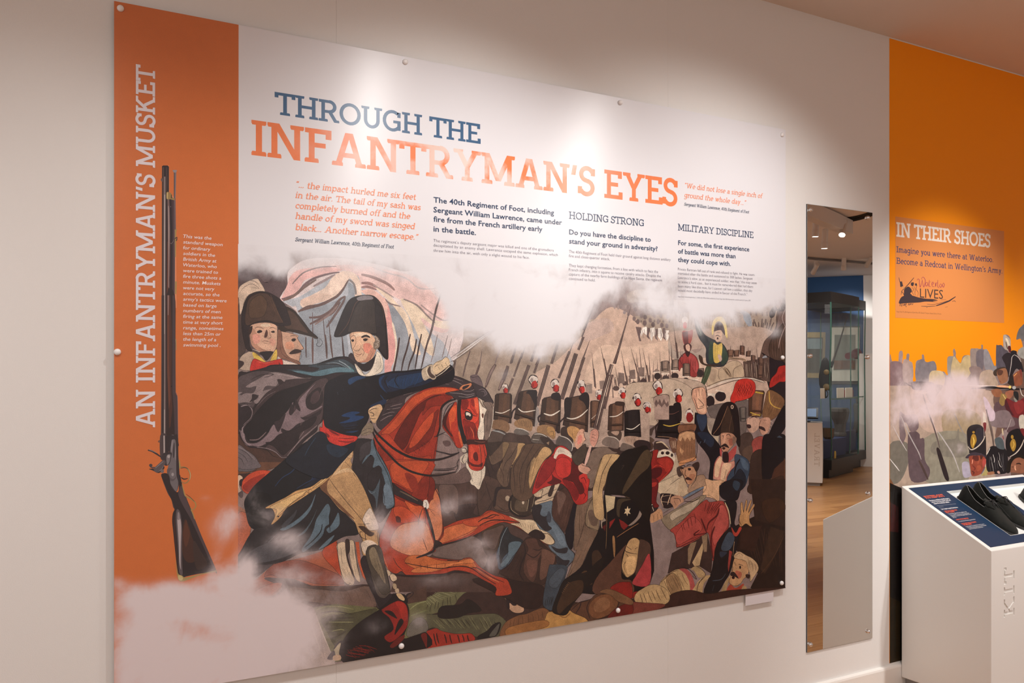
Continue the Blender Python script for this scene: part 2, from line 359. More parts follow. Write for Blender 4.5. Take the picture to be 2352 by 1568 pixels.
def ink_mat(name, grain=0.0, mott=0.0, rough=.36, wash=False, spec=.55, smoke=None, aniso=.8):
    m = bpy.data.materials.new(name); m.use_nodes = True; nt = m.node_tree; b = nt.nodes['Principled BSDF']
    at = nt.nodes.new('ShaderNodeAttribute'); at.attribute_name = 'Col'; tc = nt.nodes.new('ShaderNodeTexCoord'); src = at.outputs['Color']
    def mul(scale, amt, det, src):
        n = nt.nodes.new('ShaderNodeTexNoise'); n.inputs['Scale'].default_value = scale; n.inputs['Detail'].default_value = det
        nt.links.new(tc.outputs['Object'], n.inputs['Vector'])
        r = nt.nodes.new('ShaderNodeMapRange'); r.inputs[1].default_value = .3; r.inputs[2].default_value = .7; r.inputs[3].default_value = 1-amt; r.inputs[4].default_value = 1+amt
        nt.links.new(n.outputs[0], r.inputs[0]); v = nt.nodes.new('ShaderNodeVectorMath'); v.operation = 'SCALE'
        nt.links.new(src, v.inputs[0]); nt.links.new(r.outputs[0], v.inputs['Scale']); return v.outputs[0]
    if mott: src = mul(34, mott, 6, src)
    if grain: src = mul(620, grain, 2, src)
    if wash:
        n = nt.nodes.new('ShaderNodeTexNoise'); n.inputs['Scale'].default_value = 13; n.inputs['Detail'].default_value = 5; nt.links.new(tc.outputs['Object'], n.inputs['Vector'])
        r = nt.nodes.new('ShaderNodeMapRange'); r.inputs[1].default_value = .42; r.inputs[2].default_value = .60; nt.links.new(n.outputs[0], r.inputs[0])
        sx = nt.nodes.new('ShaderNodeSeparateXYZ'); nt.links.new(tc.outputs['Object'], sx.inputs[0])
        bump_ = nt.nodes.new('ShaderNodeMapRange'); bump_.inputs[1].default_value = .62; bump_.inputs[2].default_value = 0; bump_.inputs[3].default_value = 0; bump_.inputs[4].default_value = 1.0
        ab = nt.nodes.new('ShaderNodeMath'); ab.operation = 'SUBTRACT'; ab.inputs[1].default_value = 1.08; nt.links.new(sx.outputs[0], ab.inputs[0])
        ab2 = nt.nodes.new('ShaderNodeMath'); ab2.operation = 'ABSOLUTE'; nt.links.new(ab.outputs[0], ab2.inputs[0]); nt.links.new(ab2.outputs[0], bump_.inputs[0])
        mm = nt.nodes.new('ShaderNodeMath'); mm.operation = 'MULTIPLY'; nt.links.new(r.outputs[0], mm.inputs[0]); nt.links.new(bump_.outputs[0], mm.inputs[1])
        mx = nt.nodes.new('ShaderNodeMix'); mx.data_type = 'RGBA'; mx.inputs[7].default_value = (.80, .68, .62, 1)
        nt.links.new(mm.outputs[0], mx.inputs[0]); nt.links.new(src, mx.inputs[6]); src = mx.outputs[2]
    if smoke:                                       # smoke = (upper colour, lower colour): printed smoke over the picture
        def mth(op, a, b_):
            q = nt.nodes.new('ShaderNodeMath'); q.operation = op
            for i, v in enumerate((a, b_)):
                if hasattr(v, 'links'): nt.links.new(v, q.inputs[i])
                else: q.inputs[i].default_value = v
            return q.outputs[0]
        n = nt.nodes.new('ShaderNodeTexNoise'); n.inputs['Scale'].default_value = 9; n.inputs['Detail'].default_value = 7; n.inputs['Roughness'].default_value = .56; n.inputs['Distortion'].default_value = .35
        nt.links.new(tc.outputs['Object'], n.inputs['Vector']); d = at.outputs['Alpha']; k = mth('MINIMUM', mth('MULTIPLY', d, 2.4), 1.0)
        a = mth('ADD', d, mth('MULTIPLY', mth('MULTIPLY', mth('SUBTRACT', n.outputs[0], .5), 1.9), k))
        r = nt.nodes.new('ShaderNodeMapRange'); r.interpolation_type = 'SMOOTHSTEP'; r.inputs[1].default_value = .0; r.inputs[2].default_value = 1.15; r.inputs[4].default_value = .98; nt.links.new(a, r.inputs[0])
        sx = nt.nodes.new('ShaderNodeSeparateXYZ'); nt.links.new(tc.outputs['Object'], sx.inputs[0])
        zr = nt.nodes.new('ShaderNodeMapRange'); zr.inputs[1].default_value = 1.0; zr.inputs[2].default_value = .55; nt.links.new(sx.outputs[2], zr.inputs[0])
        cm = nt.nodes.new('ShaderNodeMix'); cm.data_type = 'RGBA'; cm.inputs[6].default_value = (*smoke[0], 1); cm.inputs[7].default_value = (*smoke[1], 1); nt.links.new(zr.outputs[0], cm.inputs[0])
        sm = nt.nodes.new('ShaderNodeMix'); sm.data_type = 'RGBA'; nt.links.new(r.outputs[0], sm.inputs[0]); nt.links.new(src, sm.inputs[6]); nt.links.new(cm.outputs[2], sm.inputs[7]); src = sm.outputs[2]
    if aniso:                                       # the boards are printed on brushed sheet: highlights stretch upright
        b.inputs['Anisotropic'].default_value = aniso; cv = nt.nodes.new('ShaderNodeCombineXYZ'); cv.inputs[2].default_value = 1; nt.links.new(cv.outputs[0], b.inputs['Tangent'])
    nt.links.new(src, b.inputs['Base Color']); b.inputs['Roughness'].default_value = rough; b.inputs['Specular IOR Level'].default_value = spec
    return m
SM = ((.765, .765, .80), (.75, .675, .695))
M['ink'] = ink_mat('picture_ink', .34, .20, smoke=SM); M['stripink'] = ink_mat('strip_ink', .05, .02, smoke=SM); M['flat'] = ink_mat('plain_ink', 0, 0); M['flatgrain'] = ink_mat('solid_ink', .05, .02)
M['wash'] = ink_mat('watercolour_ink', .04, .04, wash=True); M['mural'] = ink_mat('mural_ink', .12, .16, .5, spec=.3, aniso=0, smoke=((.78, .66, .68), (.78, .66, .68)))
M['muralflat'] = ink_mat('vinyl_ink', 0, 0, .5, spec=.3, aniso=0)
# ------------------------------------------------------------------ drawing code for the printed pictures
def cat(pts,closed,n=4):
    P=np.array(pts,float);m=len(P)
    if m<3: return P
    out=[]
    rng=range(m) if closed else range(m-1)
    for i in rng:
        if closed: a,b,c,d=P[i-1],P[i],P[(i+1)%m],P[(i+2)%m]
        else: a,b,c,d=P[max(i-1,0)],P[i],P[i+1],P[min(i+2,m-1)]
        for k in range(n):
            t=k/n
            out.append(.5*((2*b)+(-a+c)*t+(2*a-5*b+4*c-d)*t*t+(-a+3*b-3*c+d)*t**3))
    if not closed: out.append(P[-1])
    return np.array(out)
def stroke(pts,w,taper=True):
    P=cat(pts,False,4)
    if len(P)<2: return P
    d=np.gradient(P,axis=0); l=np.hypot(d[:,0],d[:,1])+1e-9; n=np.stack([-d[:,1]/l,d[:,0]/l],1)
    t=np.linspace(0,1,len(P))
    ww=w*(0.22+0.78*np.sin(np.pi*np.clip(t*.86+.1,0,1))**.6) if taper else np.full(len(P),w)
    n=n*ww[:,None]/2
    return np.vstack([P+n,(P-n)[::-1]])
def parse(text):
    out=[];ox=oy=0;s=1;z=0;fog=[];global GF
    R=random.Random(5)
    def add(c,P,q=0): out.append((z,c,P,q))
    for ln in text.splitlines():
        t=ln.split()
        if not t: continue
        k=t[0]
        if k=='Z': z=int(t[1]); continue
        if k=='T': ox,oy,s=map(float,t[1:4]); continue
        def tp(ts): return [(ox+float(a)/s,oy+float(b)/s) for a,b in (q.split(',') for q in ts)]
        if k=='F':
            p=tp(t[1:2])[0]; fog.append((p[0],p[1],float(t[2])/s,float(t[3])/s,float(t[4]))); continue
        if k=='G': GF=(float(t[1]),tp(t[2:])); continue
        if k=='U':
            x,y=tp(t[1:2])[0]; r=float(t[2])/s
            def blob(cx,cy,rx,ry,n=12,j=.18): return cat([(cx+rx*math.cos(a)*(1+R.uniform(-j,j)),cy+ry*math.sin(a)*(1+R.uniform(-j,j))) for a in [2*math.pi*i/n for i in range(n)]],True,3)
            add('2f2224',blob(x,y-.22*r,.60*r,.68*r)); add('ddd0c4',blob(x,y-.22*r,.53*r,.61*r)); add('9a8a84',blob(x-.22*r,y-.2*r,.2*r,.28*r))
            add('4a1416',blob(x+.12*r,y+.42*r,.44*r,.54*r)); add('bf261e',blob(x+.16*r,y+.40*r,.36*r,.47*r)); add('8a1818',blob(x-.06*r,y+.5*r,.12*r,.26*r)); continue
        if k in 'MB':
            w=float(t[1])/s; a,b=[np.array(q) for q in tp(t[2:4])]
            d=(b-a)/np.hypot(*(b-a)); n=np.array([-d[1],d[0]])
            if k=='M':
                for c,f in (('33262a',1),('6d5750',.66),('4d3b38',.2)): add(c,np.array([a+n*w*f/2,b+n*w*f/2,b-n*w*f/2,a-n*w*f/2]))
            else:
                for c,f in (('3f3234',1),('6d5a56',.45)): add(c,np.array([a+n*w*.08,b+n*w*f/2,b-n*w*f/2,a-n*w*.08]))
            continue
        c=t[1]
        if k=='P': add(c,np.array(tp(t[2:])))
        elif k=='S':
            P=cat(tp(t[2:]),True); A=.5*np.sum(P[:,0]*np.roll(P[:,1],-1)-P[:,1]*np.roll(P[:,0],-1))
            if abs(A)>1000 and z>=20:
                d=np.roll(P,-1,0)-np.roll(P,1,0); l=np.hypot(d[:,0],d[:,1])+1e-9
                n=np.stack([d[:,1],-d[:,0]],1)/l[:,None]*(1 if A>0 else -1)*.8
                add(''.join('%02x'%int(int(c[i:i+2],16)*.42) for i in (0,2,4)),P+n)
            add(c,P)
        elif k=='L': add(c,stroke(tp(t[3:]),float(t[2])/s),1)
        elif k=='K':
            q=[np.array(v) for v in tp(t[2:6])]
            def lp(u,v):
                return (q[0]*(1-u)+q[1]*u)*(1-v)+(q[3]*(1-u)+q[2]*u)*v
            def quad(u0,u1,v0,v1): 
                return np.array([lp(u0,v0+.07*(u0<.05)),lp(u0+.1*(u1-u0),v0),lp((u0+u1)/2,v0-.02),lp(u1-.1*(u1-u0),v0),lp(u1,v0+.07*(u1>.95)),lp(u1,v1),lp((u0+u1)/2,v1+.03),lp(u0,v1)])
            h=.035
            add('2a1c1e',quad(-h,1+h,-h*.8,1+h*.8)); add(c,quad(0,1,0,1))
            r,g,b=[int(c[i:i+2],16) for i in (0,2,4)]
            dk='%02x%02x%02x'%(int(r*.62),int(g*.62),int(b*.64)); li='%02x%02x%02x'%(min(255,int(r*1.12)),min(255,int(g*1.1)),min(255,int(b*1.06)))
            add(dk,quad(0,.24,0,1)); add(dk,quad(.9,1,0,1)); add(li,quad(.5,.72,.06,.94)); add(dk,quad(0,1,.78,.84))
        elif k=='E':
            x,y=tp(t[2:3])[0]; rx=float(t[3])/s; ry=float(t[4])/s
            add(c,np.array([(x+rx*math.cos(a),y+ry*math.sin(a)) for a in [i*math.pi/8 for i in range(16)]]))
        elif k=='H':
            w=float(t[2])/s;n=int(t[3]);a,b,cc,d=[np.array(q) for q in tp(t[4:8])]
            for i in range(n):
                u=(i+.5)/n+R.uniform(-.3,.3)/n; p=a+(b-a)*u; q=cc+(d-cc)*u
                v=q-p; p2=p+v*R.uniform(0,.15); q2=q-v*R.uniform(0,.2); m=(p2+q2)/2+np.array([-v[1],v[0]])*R.uniform(-.05,.05)
                add(c,stroke([tuple(p2),tuple(m),tuple(q2)],w),1)
    out.sort(key=lambda o:o[0])
    return out,fog
GF=None

def clip(P, planes):
    P = [tuple(p) for p in P]
    for (a, b, c) in planes:                      # keep a*x+b*y >= c
        Q = []; n = len(P)
        for i in range(n):
            p, q = P[i], P[(i+1) % n]; dp, dq = a*p[0]+b*p[1]-c, a*q[0]+b*q[1]-c
            if dp >= 0: Q.append(p)
            if (dp >= 0) != (dq >= 0): t = dp/(dp-dq); Q.append((p[0]+(q[0]-p[0])*t, p[1]+(q[1]-p[1])*t))
        P = Q
        if len(P) < 3: return []
    return P
def draw(text, y0, planes, tone, box_, step=4.5e-6, cell=5.0, smoke=True):
    """layers the drawn shapes: each lies a few microns above what it covers"""
    shapes, fog = parse(text); x0, yy0, x1, y1 = box_
    if isinstance(smoke, Fog): fg = smoke
    else: fg = Fog(fog, GF, (x0, yy0, x1, y1)) if fog else None
    gw, gh = int((x1-x0)/cell)+3, int((y1-yy0)/cell)+3; lay = np.zeros((gh, gw), np.int32); ink = Ink(); top = 0
    for z, c, P, strip in shapes:
        n = len(P)
        parts_ = [P[[i, i+1, n-2-i, n-1-i]] for i in range(n//2-1)] if strip and n >= 4 else [P]
        parts_ = [q for q in (clip(q, planes) for q in parts_) if len(q) >= 3]
        if not parts_: continue
        A = np.concatenate([np.array(q) for q in parts_]); E = [np.array(q) for q in parts_]; spans = []
        SA = np.concatenate(E); SB = np.concatenate([np.roll(q, -1, 0) for q in E])
        r0, r1 = int((A[:, 1].min()-yy0)/cell), int((A[:, 1].max()-yy0)/cell)
        for r in range(max(r0, 0), min(r1, gh-1)+1):
            lo, hi = yy0+r*cell, yy0+(r+1)*cell; ya, yb = SA[:, 1], SB[:, 1]
            m = (np.minimum(ya, yb) <= hi) & (np.maximum(ya, yb) >= lo)
            if not m.any(): continue
            d = (yb-ya)[m]; d = np.where(abs(d) < 1e-9, 1e-9, d)
            ta = np.clip((lo-ya[m])/d, 0, 1); tb = np.clip((hi-ya[m])/d, 0, 1); dx = (SB[:, 0]-SA[:, 0])[m]
            xs = np.concatenate([SA[m, 0]+dx*ta, SA[m, 0]+dx*tb])
            spans.append((r, max(0, int((xs.min()-x0)/cell)), min(gw-1, int((xs.max()-x0)/cell))+1))
        L = 1+max([lay[r, a:b].max() if b > a else 0 for r, a, b in spans] or [0])
        for r, a, b in spans: lay[r, a:b] = np.maximum(lay[r, a:b], L)
        top = max(top, L); y = y0-L*step; col = tone(c, A[:, 0].mean(), A[:, 1].mean())
        for q in parts_: lay_down(ink, q, y, col, fg)
    return ink, fg, y0-(top+4)*step, top

ART = '''T 0 0 1
Z 0
P 8d7a76 546,560 1804,640 1804,1352 546,1562
P 5b4a4c 546,580 660,590 655,800 546,830
P a3907f 1000,760 1804,700 1804,900 1100,1000
Z 1
T 540 580 6
S 6b5a5d 40,150 300,180 500,330 700,260 740,160 740,700 500,720 40,700
S 5a484b 40,250 200,220 330,320 430,420 560,300 700,420 640,640 500,700 40,640
Z 10
S e2d3d2 760,230 1000,90 1500,80 2000,170 2352,260 2800,200 3100,330 3170,560 3150,900 3120,1300 2900,1566 2200,1800 1100,1700 900,900 640,660 640,580 720,450 720,330
S b9bfc8 660,660 900,600 1400,290 1700,240 1800,500 2352,800 2700,1100 2900,1300 2850,1700 900,1700 860,820 780,740
S 9aa3ad 880,820 1100,760 1500,620 1560,560 1560,420 1640,480 1640,700 1500,900 1560,1300 1500,1700 920,1700
S 9aa1aa 2120,700 2230,760 2352,1000 2480,1566 2240,1700 2200,1200 2150,950
S e9b9b4 650,600 720,440 760,330 900,230 1300,200 1480,240 1000,360 900,480 780,620 640,660
S ecc9c4 1300,190 1700,170 2352,290 2600,420 2820,640 3000,600 2980,960 2900,1100 2700,1050 2500,900 2352,700 2000,520 1740,480 1700,330 1500,240
S efd6c4 1500,250 1640,280 1720,400 1740,540 1740,600 1650,600 1670,480 1590,360 1540,400 1440,560 1260,660 1060,720 940,760 900,680 1060,580 1240,480 1330,350 1400,290
S e3c6b4 900,660 1080,580 1200,560 1330,590 1240,660 1060,720 960,740
S e9a9a4 2040,640 2110,720 2170,980 2210,1200 2200,1460 2150,1600 2200,1720 2200,1850 2080,1800 2060,1500 2100,1440 2100,1100
S efc3b6 1740,520 1900,510 2060,640 2100,720 2080,900 1960,640 1800,580
S f2dcc4 1940,480 2100,560 2230,700 2380,860 2480,1200 2560,1400 2440,1350 2352,1000 2200,760 2050,600
S edd9c0 2280,640 2500,720 2640,860 2800,940 2980,940 2940,1050 2740,1010 2560,900 2700,1180 2740,1420 2600,1320 2450,980
S f0dfca 2160,980 2190,1000 2230,1200 2230,1400 2160,1700 2210,1300
L 7a6265 34 640,640 720,620 860,560 960,440 1100,350 1300,290 1440,270
L 7d6660 38 660,660 800,600 950,480 1120,370
L 8b7777 21 790,430 900,310 1000,250 1180,200 1400,190
L 6d5450 38 870,815 1000,745 1150,725 1320,650 1450,560 1560,380
L 6d5450 34 900,800 1050,755 1230,700 1400,600 1500,480
L 88807f 29 1560,370 1630,420 1660,520 1665,580
L 6d5552 38 1020,895 1180,880 1330,790 1440,650 1520,600
L 6d5552 38 1030,985 1200,900 1350,820 1450,680
L 6f5a58 34 1260,1030 1350,900 1480,700 1520,600
L 8d7671 29 1100,990 1300,850 1420,720
L a08d8e 34 1080,465 1220,390 1380,300
L 9b7c78 42 1740,300 1900,340 2100,430 2200,520
L 9b7672 42 1740,420 1850,425 1960,480
L 9b7672 38 1740,480 1830,470 1950,510
L b29c98 21 1900,440 2050,530 2190,620
L c9b8b8 21 1900,200 2100,280 2352,350 2520,480 2700,500 2860,470
L b09a96 21 2560,720 2700,830 2860,930 2960,920
L 9b8a86 25 2320,640 2500,720 2640,860 2760,970
L 8e7c7a 21 2070,640 2130,700 2280,740
Z 12
L 6b5a5c 14 1065,820 1070,1100 1060,1300 1075,1540
L 6b4f4a 28 1068,1180 1068,1300 1070,1520
L 5f4b49 12 1215,900 1230,1100 1250,1250
L 5f4742 28 1240,1130 1258,1300 1265,1460
L 5f4b49 12 1288,930 1310,1150 1320,1200
L 5f4742 24 1310,1130 1325,1300 1345,1450
L 5f4742 18 975,1160 975,1300 980,1450
L 5f4742 16 1470,1130 1490,1300 1500,1430
L 4d3c3c 26 1480,1220 1500,1430 1520,1440
L 4b3a39 24 2262,1170 2230,1400 2180,1700
Z 13
T 780 640 6
L 4b3a39 24 825,810 800,1000 750,1230 730,1300
L 4b3a39 24 975,760 930,960 880,1120 850,1280
L 4b3a39 24 1060,830 1030,1000 970,1150 940,1270
L 4b3a39 22 1130,760 1095,920 1060,1120 1040,1250
L 5d4d4c 30 1400,200 1330,420 1270,700 1200,920 1130,1220
L 5a4a48 24 1330,420 1260,740 1190,950 1120,1250
L 8d7d7b 14 1350,770 1300,1000 1260,1150
L 8d7d7b 14 1490,780 1440,980 1410,1100
L 8d7d7b 12 1545,820 1510,980 1480,1080
L 9d8d8b 12 1715,800 1690,900 1660,980
L 6b5a56 18 1800,990 1760,1120 1700,1340
L 6b5a56 28 1600,1120 1570,1250 1550,1330
L 6b5a56 24 1760,1100 1730,1220 1700,1350
L 7a6a66 16 1960,1000 1930,1180 1870,1340
L 5d4a46 32 1930,1180 1900,1270 1870,1350
L 8d7c78 20 2215,960 2170,1080 2140,1180
L 5d4a46 48 2150,1180 2080,1300 2010,1500
L 8b7670 28 2140,1190 2075,1310 2015,1470
L 5d4a46 52 2320,1210 2270,1350 2190,1540
L 8b7670 30 2315,1220 2265,1350 2195,1520
Z 50
T 540 580 6
P 7e6659 40,640 110,640 160,1340 60,1400 40,1390
S 4a3a36 40,780 90,700 120,1000 150,1300 100,1400 40,1380
S d8bfa8 40,600 60,480 150,410 290,360 340,400 410,540 300,560 170,600 100,780 70,850 60,700 50,620
L 5a4540 5 60,560 120,480 230,430 330,490 300,490 200,470
L 5a4540 4 110,400 230,380 310,430 360,500
L 5a4540 4 150,370 280,400 340,440
L 6b5548 4 110,720 150,620 220,560
S b39a88 110,760 170,600 300,550 380,545 200,600 130,760
S 33261f 690,745 780,780 860,850 950,960 1030,1070 1140,1170 1100,1180 1040,1150 870,1110 740,1080 620,1090 600,1000 640,800
S 4f3a30 720,800 820,840 900,960 980,1060 1000,1110 880,1070 700,1040 680,960
L a3876f 3 640,1095 760,1095 870,1130 1050,1160 1130,1180
L 241b1e 9 690,745 800,790 900,900 1030,1070 1140,1165
S d3a78c 590,1100 700,1100 860,1140 860,1180 900,1250 945,1320 900,1345 905,1380 890,1430 880,1490 820,1520 700,1450 640,1400 610,1300
S 8a5f4c 590,1080 640,1110 650,1250 680,1350 740,1440 880,1500 880,1540 700,1470 580,1420
S e2a07f 700,1240 780,1230 820,1290 780,1330 700,1320
L 2e201e 6 760,1150 810,1140 860,1155
S 2e201e 780,1190 820,1180 840,1200 810,1225 780,1215
L 2e201e 5 850,1150 870,1200 910,1260 940,1320 900,1335
S 3a2724 745,1385 820,1330 900,1340 915,1365 870,1385 780,1400
L 3a2724 4 820,1400 880,1395 910,1400 915,1440 880,1480
L 4a332e 5 620,1250 640,1380 720,1450 800,1490 880,1530
S d9c9bb 590,1430 660,1480 800,1520 880,1550 880,1600 640,1600 600,1500
L 2a2024 7 1120,1160 1140,1230 1120,1270 1160,1295 1190,1270 1205,1230 1160,1170
E 8f959c 1160,1215 20 38
S b8a28f 60,1480 120,1400 240,1370 250,1600 60,1600
S 40302f 40,1490 110,1500 120,1540 60,1600 40,1600
S 2b2022 90,900 120,720 180,600 280,545 380,535 480,560 600,630 660,690 700,760 765,960 740,1000 640,1005 560,1000 420,965 250,985 200,1030 190,1150 200,1280 230,1360 160,1330 130,1240 100,1080
S 4b362c 190,640 300,570 400,560 480,600 560,760 620,880 660,960 560,960 440,930 300,950 180,1000 140,960 150,800
S 58402f 200,700 300,600 380,600 440,700 400,860 280,900 200,880
H 6b4d3c 2 9 430,620 520,600 560,850 650,950
L 7d5b44 3 490,580 560,760 660,970
S d9ae92 215,1010 300,975 450,965 560,1000 580,1060 575,1200 570,1290 530,1360 430,1370 330,1350 250,1290 215,1200 205,1100
S b98970 205,1040 260,1050 300,1130 260,1200 330,1290 430,1350 500,1350 430,1385 330,1360 240,1290 210,1200
S de9a86 240,1140 320,1120 350,1170 330,1240 260,1250
S e0a48c 480,1180 540,1190 560,1240 520,1290 480,1240
E edd2b4 420,1000 70 24
L 2a1c1c 7 270,1045 310,1025 350,1030 395,1050
L 2a1c1c 7 475,1045 510,1030 560,1045
S 2a1c1c 300,1090 340,1065 375,1080 360,1100 320,1110
S 2a1c1c 490,1090 530,1075 550,1095 520,1105
L 5a3830 5 465,1060 480,1120 495,1160 470,1180 430,1170 400,1165
S 5a3830 400,1165 430,1060 450,1100 440,1160
L 6b3230 6 370,1225 420,1215 450,1225 500,1240
L 5a3830 4 390,1240 440,1255 490,1250
L 5a3830 4 320,1310 420,1345 500,1330
L 8a6350 3 200,1100 195,1160 215,1190
S 35231f 195,1040 240,1010 225,1100 190,1130
S e5c14b 245,1370 330,1420 420,1500 480,1500 500,1440 570,1330 570,1470 480,1520 300,1480 250,1430
L 6b5021 4 260,1390 340,1430 420,1500
L 6b5021 4 490,1480 520,1420 560,1370
L e9dfc9 6 240,1330 340,1370 400,1420
S 2a2023 340,1370 520,1360 490,1430 430,1490 380,1430
S c9281b 250,1470 400,1510 560,1480 640,1470 660,1550 660,1700 240,1700
P 7d1a18 600,1500 640,1550 640,1700 610,1700
L f0a070 3 300,1500 420,1520 540,1500
Z 52
S 14131b 440,1570 700,1545 1060,1545 1250,1490 1400,1440 1560,1440 1640,1500 1700,1600 1760,1700 1400,1780 900,1800 440,1750
S 2b3c4b 1240,1560 1380,1480 1500,1480 1580,1560 1660,1680 1500,1740 1300,1640
L 5f7684 4 1300,1560 1400,1500 1480,1510
L 5f7684 3 1400,1560 1500,1520 1540,1600
Z 56
S 231b1e 1370,1120 1400,1030 1450,900 1500,780 1570,660 1650,610 1760,588 1880,590 1960,640 2030,740 2070,900 2090,1080 2110,1440 2060,1450 2000,1370 1950,1290 1960,1200 1900,1130 1780,1100 1640,1110 1580,1110 1480,1150 1380,1160
S 39302d 1560,1060 1640,800 1740,660 1850,640 1920,700 1940,900 1960,1080 1900,1110 1700,1085 1580,1090
H 4a3d38 2 8 1700,680 1900,680 1620,1060 1930,1060
S 2b2427 1930,760 2010,760 2060,1000 2080,1300 2080,1430 2000,1330 1960,1150
L 7a5442 4 1430,1140 1540,1000 1600,860 1660,700 1750,640 1800,635
L 6b4a3a 4 1960,660 2030,760 2060,1000
S 8b8489 1680,620 1780,590 1880,600 1900,640 1800,650 1700,660
S e3b795 1590,1110 1700,1090 1850,1110 1920,1180 1950,1270 1930,1370 1900,1440 1840,1500 1740,1510 1680,1500 1640,1420 1620,1340 1600,1240 1585,1170
S f2d5b6 1640,1120 1760,1105 1860,1130 1850,1160 1700,1150 1660,1170
S e58f77 1770,1260 1850,1250 1890,1310 1850,1390 1780,1360
S c98d72 1860,1340 1930,1290 1930,1370 1860,1480 1780,1510 1700,1505 1800,1470
S 2a1c1c 1740,1155 1800,1130 1850,1150 1860,1175 1800,1160 1750,1175
S 2a1c1c 1765,1190 1800,1180 1830,1195 1800,1220 1770,1210
L 2a1c1c 3 1760,1180 1810,1170 1850,1210
L 2a1c1c 6 1590,1170 1640,1140 1665,1180
S 2a1c1c 1600,1200 1630,1195 1640,1215 1615,1230
L 3c2724 6 1600,1100 1590,1200 1600,1300 1640,1400
L 3c2724 6 1665,1170 1660,1260 1630,1320 1660,1350 1700,1350 1730,1310 1720,1290
L 7a2a26 7 1660,1390 1710,1405 1750,1390
L 3c2724 5 1740,1310 1780,1370 1750,1430
L 3c2724 5 1660,1410 1690,1430 1740,1400
L 3c2724 6 1640,1440 1680,1500 1750,1520
L 3c2724 4 1900,1380 1870,1440 1860,1490
S 857464 1920,1140 1960,1160 1990,1210 1990,1290 1950,1330 1915,1330 1905,1260 1930,1200
L efe3d4 4 1930,1150 1960,1190 1940,1210
L efe3d4 4 1950,1200 1990,1220 1950,1250
L efe3d4 4 1920,1250 1970,1270 1930,1300
L efe3d4 3 1930,1310 1980,1290
L 2a1c1c 3 1930,1180 1940,1220 1910,1290
S 2a2023 1690,1510 1780,1530 1900,1450 1940,1400 1930,1540 1880,1600 1800,1640 1720,1600
S efe2cd 1650,1530 1720,1600 1800,1680 1900,1560 1940,1420 1960,1360 2020,1430 2040,1560 2010,1640 1900,1690 1780,1700 1700,1660
L 4b3a36 5 1930,1420 1900,1560 1840,1660
L 4b3a36 4 1990,1420 2010,1560 1930,1650
L 4b3a36 5 1660,1540 1740,1640 1800,1700
L 6b5a50 3 1960,1440 1950,1560
Z 53
S 3a2f33 1560,1430 1600,1380 1640,1420 1700,1540 1760,1650 1700,1700 1600,1560
Z 45
T 540 800 6
P 4a3128 40,800 400,900 900,1300 700,1566 40,1566
P 2a2023 40,840 200,860 260,1000 160,1100 40,1080
L 8a5a30 14 60,860 110,920 100,1000
S 6e6468 40,1340 150,1400 260,1480 320,1566 340,1640 40,1640
L 2a2428 6 40,1380 160,1440 240,1540
L 2a2428 6 40,1430 120,1480 180,1566
L a09696 4 60,1360 170,1430 270,1530
L 2a2428 7 40,1500 90,1530 120,1600
Z 54
S 2c2226 40,390 160,330 320,290 520,240 760,235 1000,240 1200,200 1500,120 1600,160 1700,300 1400,420 1260,500 1220,900 1200,1000 1140,1060 1120,1140 980,1250 840,1400 720,1500 640,1500 500,1400 300,1370 180,1350 80,1240 60,1150 40,1120
S 524648 40,430 160,350 320,310 500,320 900,400 1060,400 900,460 700,480 560,540 400,620 300,720 240,820 180,780 40,750
S 8c7c7c 150,520 300,430 500,330 700,350 900,400 1000,425 700,430 720,490 620,430 560,520 420,520 360,640 300,640 250,640 230,740 130,740 40,750 40,690 130,620 250,610 290,520 200,540
S 8c7c7c 40,610 100,605 60,640 180,650 120,700 40,700
S 8a7b7b 260,700 300,760 480,600 560,560 400,580 320,660
L 3a2e30 12 215,430 340,370 500,350 520,365 400,400
S 322628 580,430 640,430 680,500 620,510
S 342a2c 240,630 320,650 290,700 200,740 230,690
L b8a9a6 6 860,400 700,370 500,340
S 3d2f31 560,540 760,430 1050,430 900,500 620,580 500,680 320,900 230,960 290,800 430,620
S 1c1619 620,600 900,500 1120,440 1240,440 1000,600 900,680 780,780 640,960 500,1100 420,1180 320,1270 210,1290 150,1200 130,1120 230,960 400,760 560,620
S 4a3a3c 1130,440 1280,430 1230,700 1210,900 1150,1050 960,1230 780,1400 720,1490 640,1490 580,1430 420,1380 500,1300 700,1200 900,1060 800,900 860,700 1000,560
S 836f74 640,960 740,840 800,740 760,920 840,840 880,720 920,660 1020,560 1110,480 1010,600 970,720 1000,820 1080,850 1190,790 1180,820 1030,900 920,960 960,1000 860,1040 740,1130 640,1100 690,1200 600,1190 520,1260 430,1310 330,1350 240,1340 150,1330 80,1200 60,1120 130,1180 150,1290 300,1300 440,1190 530,1050 600,1140 620,1000
S 2d2326 1040,620 1150,540 1200,600 1200,740 1100,830 1000,820 980,720
S 473538 1060,640 1140,580 1170,680 1100,760 1040,740
S 33272a 780,760 810,860 770,920 740,880
S 33272a 840,700 900,840 880,860 830,800
S 32262a 900,950 1000,940 1150,860 1200,830 1150,920 980,980
S 32262a 540,1020 620,980 700,900 620,1120 580,1140
S 32262a 640,1100 700,1200 640,1150
S 2a1f22 600,1190 760,1140 900,1070 960,1010 1120,940 1060,1060 900,1160 860,1280 700,1440 640,1460 540,1350 420,1300 520,1280
L 8c7b7d 14 1130,1060 1000,1170 900,1260 720,1480
L 8c7b7d 10 950,1140 880,1240
L 8c7b7d 11 300,1360 450,1380 560,1430 640,1500 720,1500
L 1d171a 8 300,1370 440,1400 520,1480 600,1500
L 8f7f82 20 80,800 180,780 240,860 220,960 130,1050 100,1130 150,1290 220,1330
